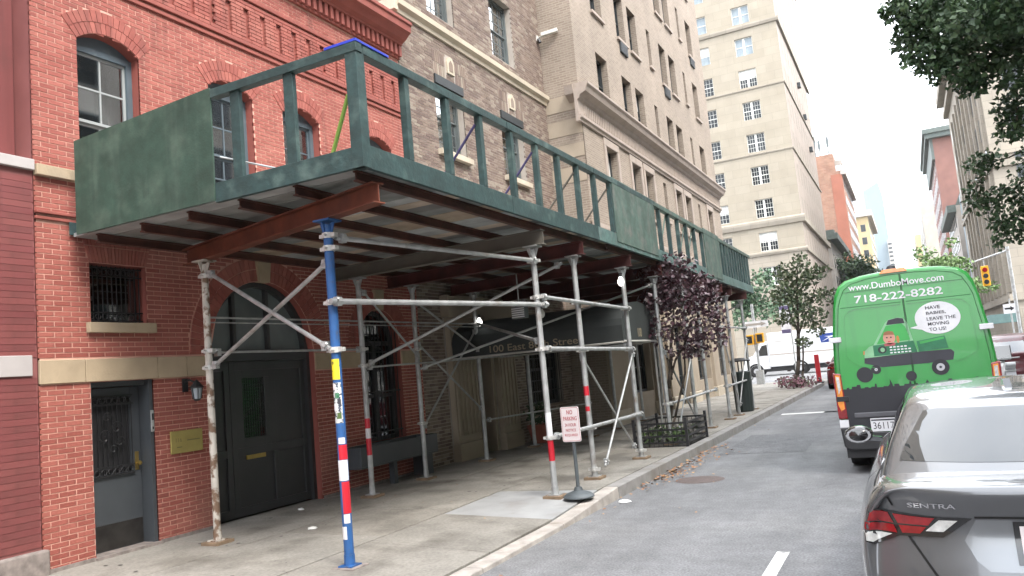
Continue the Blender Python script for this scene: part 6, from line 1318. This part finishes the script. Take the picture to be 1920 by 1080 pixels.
tr = [limb((5.6, 15.5, .1), (5.3, 15.5, 5.2), .24, .17, rgn, 5, .04), limb((5.3, 15.5, 5.0), (3.2, 14.6, 6.6), .13, .07, rgn, 4, .1), limb((3.2, 14.6, 6.6), (1.3, 14.1, 6.7), .07, .02, rgn, 5, .1), limb((3.2, 14.6, 6.6), (1.6, 14.2, 6.0), .05, .015, rgn, 5, .12), limb((2.4, 14.3, 6.6), (1.95, 14.8, 5.1), .04, .012, rgn, 4, .12), limb((5.3, 15.5, 5.0), (4.6, 15.5, 8.5), .14, .05, rgn, 5, .1), limb((5.3, 15.5, 5.0), (6.3, 15.3, 8.0), .12, .05, rgn, 4, .1), limb((1.6, 14.1, 6.7), (.6, 14.1, 6.95), .02, .006, rgn, 3, .1), limb((1.6, 14.1, 6.7), (.9, 14, 6.2), .018, .006, rgn, 3, .1)]
tree('overhanging_tree', 'large dark leafy tree overhanging the street from the upper right corner', (5.6, 15.5, 0), bl, M['darkleaf'], 2400, .105, tr, squash=.75, seed=4)
bl = [(1.55, 17, 4.9, .28), (1.75, 17, 4.95, .25), (1.43, 17, 4.5, .2), (1.36, 17, 4.22, .24), (1.58, 17, 4.12, .3), (1.85, 17, 4.25, .3), (1.86, 17, 3.72, .28), (1.95, 17, 3.5, .24), (1.63, 17, 3.38, .16), (1.7, 17, 3.75, .2), (2.05, 17, 3.95, .32), (2.3, 17, 4.4, .45), (2.7, 17.2, 4.9, .6), (2.4, 17, 3.6, .4), (3.2, 17.5, 5.2, .7), (4.0, 18, 5.6, .9), (4.8, 18, 5.2, .9), (5.6, 18, 5.9, 1.1)]
tr = [limb((5.5, 18.6, .1), (5.3, 18.4, 4.0), .15, .11, rgn, 4, .04), limb((5.3, 18.4, 4.0), (3.0, 17.3, 5.0), .08, .04, rgn, 4, .1), limb((3.0, 17.3, 5.0), (1.6, 17, 4.9), .03, .008, rgn, 4, .12), limb((3.0, 17.3, 5.0), (1.7, 17, 4.1), .03, .008, rgn, 4, .12), limb((2.6, 17.2, 4.7), (1.9, 17, 3.6), .022, .007, rgn, 4, .12), limb((5.3, 18.4, 4.0), (5.2, 18, 5.8), .08, .03, rgn, 3, .1)]
tree('lower_branch_tree', 'lighter green tree reaching in from the right edge below the dark one', (5.5, 18.6, 0), bl, mat('lower_leaf', (.045, .08, .035), .55, rnd=[(.035, .065, .028), (.05, .085, .038), (.07, .11, .05)], var=.1), 1500, .10, tr, seed=5)
# purple-leaved tree in its guard
bl = [(-4.26, 15.3, 3.62, .34), (-4.52, 15.2, 3.5, .26), (-3.95, 15.3, 3.55, .4), (-4.1, 15.4, 3.2, .5), (-3.72, 15.3, 3.0, .5), (-3.4, 15.3, 2.85, .36), (-3.3, 15.3, 2.6, .22), (-4.35, 15.3, 2.95, .4), (-4.15, 15.3, 2.5, .45), (-3.68, 15.3, 2.4, .48), (-3.34, 15.3, 2.35, .28), (-3.7, 15.3, 2.0, .34), (-4.05, 15.3, 2.0, .34), (-3.3, 15.3, 2.08, .2), (-4.5, 15.3, 2.35, .26), (-4.55, 15.5, 3.1, .35), (-3.5, 15.5, 3.2, .3)]
tr = [limb((-4.52, 15.35, .2), (-4.3, 15.3, 1.6), .05, .04, rgn, 4, .05), limb((-4.3, 15.3, 1.6), (-4.0, 15.35, 3.4), .035, .012, rgn, 4, .06), limb((-4.3, 15.3, 1.5), (-3.7, 15.3, 2.6), .026, .01, rgn, 4, .06), limb((-4.3, 15.3, 1.4), (-4.5, 15.3, 2.9), .024, .01, rgn, 4, .06), limb((-4.1, 15.3, 2.2), (-3.4, 15.3, 2.5), .016, .006, rgn, 3, .08), limb((-4.0, 15.3, 2.7), (-3.6, 15.3, 3.3), .016, .006, rgn, 3, .08), limb((-4.5, 15.3, .25), (-4.05, 15.4, 1.5), .025, .02, rgn, 3, .05), limb((-4.05, 15.4, 1.5), (-3.9, 15.3, 2.4), .02, .01, rgn, 3, .05)]
tree('purple_leaved_tree', 'young purple leaved tree growing through the edge of the green shed', (-4.52, 15.35, SW), bl, M['purpleleaf'], 1150, .095, tr, seed=6, squash=.85)
tg = thing('tree_guard', 'low black iron tree guard around the purple tree at the kerb', 'tree guard', (-4.5, 15.4, SW))
def rail_side(p, q):
    b = MB(); p, q = Vector(p), Vector(q); L = (q - p).length; d = (q - p).normalized()
    for z in (.08, .2, .32, .44): b.bar(p + Vector((0, 0, SW + z)), q + Vector((0, 0, SW + z)), .02, .035)
    k = int(L / .09)
    for i in range(k + 1): v = p + d * L * i / k; b.bar(v + Vector((0, 0, SW)), v + Vector((0, 0, SW + .46)), .012, .012)
    b.obj('fence_side', M['blackiron'], tg)
C4 = [(-5.0, 14.75), (-3.98, 14.75), (-3.98, 16.3), (-5.0, 16.3)]
for (p, q) in zip(C4, C4[1:] + C4[:1]): rail_side((*p, 0), (*q, 0))
for x, y in C4: b = MB(); b.box(x - .025, x + .025, y - .025, y + .025, SW, SW + .54); b.obj('post', M['blackiron'], tg)
b = MB(); r6 = random.Random(9)
for _ in range(26): leaf_cloud(b, (r6.uniform(-4.85, -4.1), r6.uniform(14.9, 16.1), SW + r6.uniform(.1, .3)), .14, 14, .09, r6)
o = b.obj('ground_cover', M['plantleaf'], None); tag(o, 'bright green leafy ground cover inside the black tree guard', 'plants', kind='stuff')
b = MB(); b.box(-4.98, -4.0, 14.77, 16.28, SW - .02, SW + .012); o = b.obj('tree_pit_soil', M['joint'], None, kind='structure')
# street tree with flower bed
bl = [(-3.78, 34.8, 5.35, .42), (-4.4, 34.8, 5.0, .5), (-3.2, 34.8, 4.85, .5), (-3.8, 34.8, 4.6, .6), (-4.75, 34.8, 4.0, .5), (-3.95, 34.8, 3.8, .6), (-3.05, 34.8, 3.8, .5), (-4.1, 34.8, 3.0, .5), (-4.7, 34.8, 3.1, .4), (-3.45, 34.8, 2.5, .4), (-4.05, 34.8, 2.0, .35), (-3.4, 34.8, 3.1, .5), (-4.4, 34.8, 4.4, .5)]
tr = [limb((-4.5, 34.8, .1), (-4.2, 34.8, 2.4), .09, .07, rgn, 4, .03), limb((-4.2, 34.8, 2.4), (-3.9, 34.8, 5.1), .06, .02, rgn, 4, .06), limb((-4.2, 34.8, 2.2), (-4.6, 34.8, 4.2), .04, .015, rgn, 4, .06), limb((-4.2, 34.8, 2.3), (-3.2, 34.8, 4.4), .04, .015, rgn, 4, .06), limb((-4.32, 34.8, .1), (-4.05, 34.8, 2.2), .05, .03, rgn, 3, .03)]
tree('street_tree', 'thin green street tree standing in a flower bed near the corner', (-4.5, 34.8, SW), bl, M['midleaf'], 640, .17, tr, seed=8)
b = MB(); r7 = random.Random(12)
for _ in range(60): leaf_cloud(b, (r7.uniform(-5.15, -3.9), r7.uniform(33.2, 36.6), SW + r7.uniform(.05, .38)), .22, 12, .12, r7)
o = b.obj('flower_bed', M['flower'], None); tag(o, 'low reddish flower bed at the foot of the street tree', 'flower bed', kind='stuff')
# avenue trees
def lump(cx, cy, cz, R_, n, sd):
    r = random.Random(sd); return [(cx + r.gauss(0, .5) * R_, cy + r.gauss(0, .4) * R_, cz + r.gauss(0, .38) * R_, R_ * r.uniform(.35, .6)) for _ in range(n)]
spec = [(-10.6, 62, 5.2, 1.9, 'green tree on the avenue median just left of the white mail truck', 'avleaf'), (-14.2, 63, 5.8, 2.2, 'green tree on the avenue median partly behind the far end of the shed', 'avleaf'), (-9.0, 66, 5.2, 1.3, 'small green median tree above the mail truck cab', 'avleaf'), (-6.6, 122, 12.0, 3.4, 'tall dark tree beyond the cream tower left of the green van', 'darkleaf'), (-3.6, 128, 11.0, 2.9, 'dark tree beyond the cream tower right above the van roof', 'darkleaf'), (-5.2, 104, 7.2, 2.6, 'dark tree in front of the low stone house', 'darkleaf'), (2.6, 68, 7.0, 1.5, 'fresh light green tree beyond the right corner of the van roof', 'limeleaf'), (3.9, 72, 5.0, 1.6, 'low light green tree by the right avenue corner', 'limeleaf')]
for i, (x, y, z, r, lb_, lm) in enumerate(spec):
    tree('avenue_tree', lb_, (x, y, 0), lump(x, y, z, r, 13, i + 30), M[lm], 150 if y < 90 else 70, .3 if y < 90 else .5, [limb((x, y, 0), (x + .1, y, z - r * .3), .16, .1, rgn, 4, .03), limb((x, y, z - r * .6), (x + r * .5, y, z + r * .3), .07, .03, rgn, 3, .08), limb((x, y, z - r * .5), (x - r * .5, y, z + r * .2), .07, .03, rgn, 3, .08)], 'trees along the avenue and beyond', seed=i + 50)
# gutter leaves and litter
b = MB(); r8 = random.Random(15)
for _ in range(300):
    y = r8.triangular(10.4, 16.5, 12.2); x = KX + .015 + abs(r8.gauss(0, .2)); s = r8.uniform(.025, .058); a = r8.uniform(0, 6.28); u = Vector((math.cos(a), math.sin(a), r8.uniform(-.3, .5))) * s; w = Vector((-math.sin(a), math.cos(a), r8.uniform(-.3, .4))) * s * .6; c = Vector((x, y, r8.uniform(.006, .04)))
    b.add([c, c + u * .5 + w, c + u * 1.2, c + u * .5 - w], ((0, 1, 2), (0, 2, 3)))
for _ in range(90):
    y = r8.uniform(3, 22); x = r8.choice((r8.uniform(-8.2, -4), r8.uniform(-3.7, -2.5), KX + abs(r8.gauss(0, .1)))); s = r8.uniform(.02, .045); a = r8.uniform(0, 6.28); u = Vector((math.cos(a), math.sin(a), .2)) * s; w = Vector((-math.sin(a), math.cos(a), .1)) * s * .6; c = Vector((x, y, (SW if x < KX - .2 else 0) + .008))
    b.add([c, c + u * .5 + w, c + u * 1.2, c + u * .5 - w], ((0, 1, 2), (0, 2, 3)))
o = b.obj('fallen_leaves', M['dryleaf'], None); tag(o, 'dry brown leaves gathered in the gutter along the kerb', 'leaves', kind='stuff')
b = MB(); r9 = random.Random(44)
for _ in range(170):
    x, y, s = r9.uniform(-8.1, -4.1), r9.uniform(4.2, 20), r9.uniform(.008, .03)
    if y < 10 and x > -5.7: continue
    k = [(x + s * r9.uniform(.7, 1.2) * math.cos(t * math.pi / 4), y + s * r9.uniform(.7, 1.2) * math.sin(t * math.pi / 4), SW + .0045) for t in range(8)]; b.add(k, (tuple(range(8)),))
o = b.obj('gum_spots', mat('old_gum', (.07, .065, .06), .9), None); tag(o, 'dark trodden gum spots on the pavement', kind='stuff')
for (x, y, z, s, lb_) in ((-6.74, 7.54, SW, .06, 'crumpled white paper on the pavement behind the blue pole'), (-3.62, 10.0, 0.004, .09, 'flattened pale scrap in the gutter by the kerb'), (-8.0, 8.75, SW, .05, 'small white scrap by the foot of the inner pole at the planter')):
    b = MB(); b.lathe([(0, 0), (s, .005), (s * .8, .02), (s * .3, .03), (0, .025)], (x, y, z), 7); b.v = [(p[0] + random.uniform(-.01, .01), p[1] + random.uniform(-.012, .012), p[2]) for p in b.v]; o = b.obj('paper_scrap', M['paper'], None); tag(rebase(o, (x, y, z)), lb_, 'litter')

# ------------------------------------------------------------------ street furniture
sg = thing('no_parking_sign', 'pink and white no parking sign on a round-based stand at the kerb', 'sign', (-4.05, 9.51, SW), R(-6), origin=(-4.05, 9.51, SW))
sx, sy = -4.05, 9.51
b = MB(); b.lathe([(0, .0), (.2, .0), (.2, .015), (.16, .05), (.06, .085), (.045, .13), (0, .13)], (sx, sy, SW), 24); b.obj('base', M['signpole'], sg, smooth=False)
b = MB(); b.tube((sx, sy, SW + .1), (sx + .0, sy, 1.0), .024, 10); b.obj('pole', M['signpole'], sg)
def rrect(x0, x1, z0, z1, r, n=5):
    out = []
    for cx, cz, a0 in ((x1 - r, z1 - r, 0), (x0 + r, z1 - r, 90), (x0 + r, z0 + r, 180), (x1 - r, z0 + r, 270)):
        for k in range(n + 1): t = R(a0 + 90 * k / n); out.append((cx + r * math.cos(t), cz + r * math.sin(t)))
    return out
b = MB(); b.prism(rrect(sx - .135, sx + .135, .865, 1.31, .025), sy - .04, sy - .034); pn = b.obj('sign_panel', M['signwhite'], sg)
b = MB(); o1 = rrect(sx - .126, sx + .126, .874, 1.301, .02); o2 = rrect(sx - .121, sx + .121, .879, 1.296, .017); n = len(o1); b.add([(p[0], sy - .0405, p[1]) for p in o1] + [(p[0], sy - .0405, p[1]) for p in o2], [(i, (i + 1) % n, n + (i + 1) % n, n + i) for i in range(n)]); b.obj('border_line', M['signred'], pn)
for tx, z, w, h in (('NO', 1.215, .085, .055), ('PARKING', 1.135, .20, .052), ('24 HOUR', 1.06, .165, .04), ('NOTICE', .995, .15, .036), ('REQUIRED', .93, .19, .036)):
    text_mesh(tx, M['signred'], 'sign_lettering', pn, (lambda x0, z0: (lambda x, y, o: (x0 + x, sy - .0405 - o, z0 + y)))(sx - w / 2, z), width=w, height=h, bold=.01)
# awning over the entrance, running across the pavement
aw = thing('entrance_awning', 'charcoal canvas entrance awning with gold lettering reaching across under the shed', 'awning', (-6.3, 14.55, 2.2), origin=(-6.3, 14.55, 2.2))
ya, yb_, za, zc, xa, xb_ = 13.55, 15.58, 2.22, 2.95, -8.2, -4.62
arc = [(ya, 2.2), (ya, 2.5)] + [((ya + yb_) / 2 - math.cos(math.pi * k / 12) * (yb_ - ya) / 2, 2.5 + math.sin(math.pi * k / 12) * .46) for k in range(1, 12)] + [(yb_, 2.5), (yb_, 2.2)]
b = MB()
for (y0, z0), (y1, z1) in zip(arc, arc[1:]): b.quad((xa, y0, z0), (xb_, y0, z0), (xb_, y1, z1), (xa, y1, z1))
b.obj('canopy', M['awning'], aw)
b = MB(); b.prism(arc, xb_, xb_ + .012, f=lambda v: (v[1], v[0], v[2])); b.obj('end_panel', M['awning'], aw)
b = MB(); b.tube((xb_ + .01, ya, 2.2), (xb_ + .01, yb_, 2.2), .022, 8); b.obj('front_bar', M['awntrim'], aw); b = MB(); b.tube((xa, ya, 2.19), (xb_, ya, 2.19), .02, 8); b.obj('side_bar', M['awntrim'], aw); b = MB(); b.tube((xa, yb_, 2.19), (xb_, yb_, 2.19), .02, 8); b.obj('side_bar', M['awntrim'], aw)
for y in (ya, yb_): b = MB(); b.tube((xb_ - .05, y, SW), (xb_ - .05, y, 2.2), .02, 8); b.obj('post', M['awntrim'], aw) if y > 15 else None
text_mesh('100 East 86th Street', M['goldtext'], 'awning_lettering', aw, lambda x, y, o: (-7.35 + x, ya - .003 - o, 2.245 + y), width=1.95, height=.135, bold=.006)
text_mesh('100', M['goldtext'], 'awning_number', aw, lambda x, y, o: (xb_ + .0125 + o, 14.42 + x, 2.28 + y), width=.24, height=.17, bold=.01)
pp = thing('terracotta_pot', 'terracotta pot with dark plant beside the stone entrance under the shed', 'pot', (-7.95, 16.75, SW)); b = MB(); b.lathe([(0, 0), (.2, 0), (.27, .34), (.3, .34), (.3, .42), (.26, .42), (.24, .36), (0, .36)], (-7.95, 16.75, SW), 20); b.obj('pot', M['terracotta'], pp); b = MB(); leaf_cloud(b, (-7.95, 16.75, SW + .68), .33, 170, .11, random.Random(3)); b.obj('foliage', M['darkleaf'], pp, kind='stuff')
tb_ = thing('litter_bin', 'dark green litter bin with a black lid between the far shed poles', 'litter bin', (-4.42, 22.8, SW)); b = MB(); b.lathe([(.0, .0), (.23, .0), (.25, .05), (.27, 1.1), (.22, 1.12), (.0, 1.12)], (-4.42, 22.8, SW), 16); b.obj('bin_body', M['bin'], tb_); b = MB(); b.lathe([(.3, 1.40), (.31, 1.43), (.1, 1.5), (0, 1.5), (0, 1.40)], (-4.42, 22.8, SW), 16)
for k in range(4): t = k * math.pi / 2 + .4; b.tube((-4.42 + .22 * math.cos(t), 22.8 + .22 * math.sin(t), SW + 1.1), (-4.42 + .24 * math.cos(t), 22.8 + .24 * math.sin(t), SW + 1.41), .018, 6)
b.obj('lid', M['plastic'], tb_)
rp = thing('red_barrier_post', 'bright red leaning barrier post at the corner kerb', 'post', (-3.93, 37.8, SW)); b = MB(); b.box(-4.03, -3.83, 37.75, 37.85, SW + .04, 1.42); b.obj('post', M['redpost'], rp, bevel=.01); b = MB(); b.box(-4.13, -3.73, 37.6, 38.0, SW, SW + .05); b.obj('base', M['plastic'], rp)
ps = thing('corner_signal_pole', 'grey corner pole with yellow walk signals and a white arrow sign', 'signal', (-7.0, 41.0, SW)); b = MB(); b.tube((-7.0, 41, SW), (-7.0, 41, 4.2), .07, 10); b.box(-7.18, -6.82, 40.82, 41.18, SW, SW + .7); b.obj('pole', M['steel'], ps)
for dx_, lbz in ((-.28, 2.15), (.22, 2.2)):
    b = MB(); b.box(-7.0 + dx_ - .19, -7.0 + dx_ + .19, 40.8, 41.05, lbz, lbz + .5); h = b.obj('signal_housing', M['signalyellow'], ps, bevel=.02); b = MB(); b.box(-7.0 + dx_ - .13, -7.0 + dx_ + .13, 40.79, 40.8, lbz + .07, lbz + .43); b.obj('lens', M['blackiron'], h)
b = MB(); b.box(-7.5, -6.3, 40.88, 40.91, 3.0, 3.32); s_ = b.obj('arrow_sign', M['decalwhite'], ps); b = MB(); b.prism([(-7.4, 3.11), (-6.65, 3.11), (-6.65, 3.05), (-6.4, 3.16), (-6.65, 3.27), (-6.65, 3.21), (-7.4, 3.21)], 40.87, 40.88); b.obj('arrow', M['fargrey'], s_)
bs = thing('parking_sign_post', 'thin post carrying a pale purple-striped parking sign beside the street tree', 'sign', (-5.52, 41.3, SW)); b = MB(); b.tube((-5.3, 41.3, SW), (-5.3, 41.3, 5.0), .035, 8); b.obj('post', M['steel'], bs); b = MB(); b.box(-5.75, -5.3, 41.24, 41.26, 2.55, 3.95); s_ = b.obj('sign_panel', M['decalwhite'], bs); b = MB(); b.box(-5.74, -5.31, 41.232, 41.24, 3.75, 3.93); b.box(-5.74, -5.31, 41.232, 41.24, 2.57, 2.75); b.obj('stripe', mat('sign_violet', (.12, .1, .2), .5), s_)
tl = thing('traffic_light', 'yellow traffic light hanging over the right corner of the avenue', 'traffic light', (5.2, 50, SW)); b = MB(); b.tube((5.2, 50, 0), (5.2, 50, 6.2), .09, 10); b.tube((5.2, 50, 6.0), (3.6, 50, 5.6), .05, 8); b.obj('pole', M['steel'], tl); b = MB(); b.box(3.82, 4.18, 49.85, 50.15, 4.2, 5.3); h = b.obj('signal_housing', M['signalyellow'], tl, bevel=.03)
b = MB(); b.tube((4.0, 50, 5.3), (4.0, 50, 5.75), .03, 6); b.obj('hanger', M['steel'], tl)
for k, mm in enumerate(('blackiron', 'blackiron', 'lampred')): b = MB(); b.lathe([(0, -.02), (.12, -.02), (.13, 0)], (4.0, 49.84, 4.42 + .33 * k), 14, 'y'); b.obj('lens', M[mm], h)
ow_ = thing('one_way_sign', 'white arrow sign on a grey post at the right corner', 'sign', (4.95, 50.5, SW)); b = MB(); b.tube((4.95, 50.5, 0), (4.95, 50.5, 3.4), .04, 8); b.obj('post', M['steel'], ow_); b = MB(); b.box(4.62, 5.2, 50.43, 50.46, 2.6, 3.12); s_ = b.obj('sign_panel', M['decalwhite'], ow_); b = MB(); b.prism([(4.68, 2.82), (4.95, 2.82), (4.95, 2.74), (5.14, 2.87), (4.95, 3.0), (4.95, 2.92), (4.68, 2.92)], 50.425, 50.43); b.obj('arrow', M['blackiron'], s_)
ta = thing('teal_awning', 'teal entrance awning at the foot of the right cream building', 'awning', (6.9, 81.0, 2.3)); b = MB(); b.prism([(5.9, 2.3), (5.9, 2.75), (6.2, 3.1), (8.3, 3.1), (8.3, 2.3)], 80.0, 82.2); b.obj('canopy', M['teal'], ta); b = MB(); b.tube((5.95, 80.1, SW), (5.95, 80.1, 2.3), .03, 6); b.obj('post', M['awntrim'], ta)
# ------------------------------------------------------------------ the rest of the block out of frame: closes the street canyon round the camera
for i, (y0, dp, h, mm, lb_) in enumerate(((-42, 17, 20, 'farred', 'red brick row house across the street behind the camera'), (-25, 15, 18, 'fargrey', 'grey stone row house across the street left of centre'), (-10, 17, 15, 'fargrey', 'grey stone row house directly across the street from the shed'), (7, 19, 20, 'fargrey', 'plain stone apartment house across the street under the overhanging tree'), (26, 16, 22, 'fargrey', 'grey corner house across the street at the avenue'))):
    block('row_house', lb_, 'house', 8.4, y0, 12, dp, h, M[mm], -1, (y0 + 1, y0 + dp - 2.2, 6, 2, h - 3.5, 6, 1.1, 1.9))
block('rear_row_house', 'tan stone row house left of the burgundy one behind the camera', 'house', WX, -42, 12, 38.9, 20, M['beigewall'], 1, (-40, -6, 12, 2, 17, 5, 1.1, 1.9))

# ------------------------------------------------------------------ thin city haze
hz = MB(); hz.box(-140, 140, -120, 800, -1.6, 140)
hm = bpy.data.materials.new('haze'); hm.use_nodes = True; hn = hm.node_tree.nodes; hn.clear(); ho = hn.new('ShaderNodeOutputMaterial'); hv = hn.new('ShaderNodeVolumePrincipled')
hv.inputs['Color'].default_value = (0.9, 0.93, 0.97, 1); hv.inputs['Density'].default_value = 0.00013; hv.inputs['Anisotropy'].default_value = 0.2
hm.node_tree.links.new(hv.outputs[0], ho.inputs['Volume']); o = hz.obj('haze', hm, None); tag(o, 'pale summer haze filling the street canyon', None, kind='stuff')
SC.cycles.volume_bounces = 1
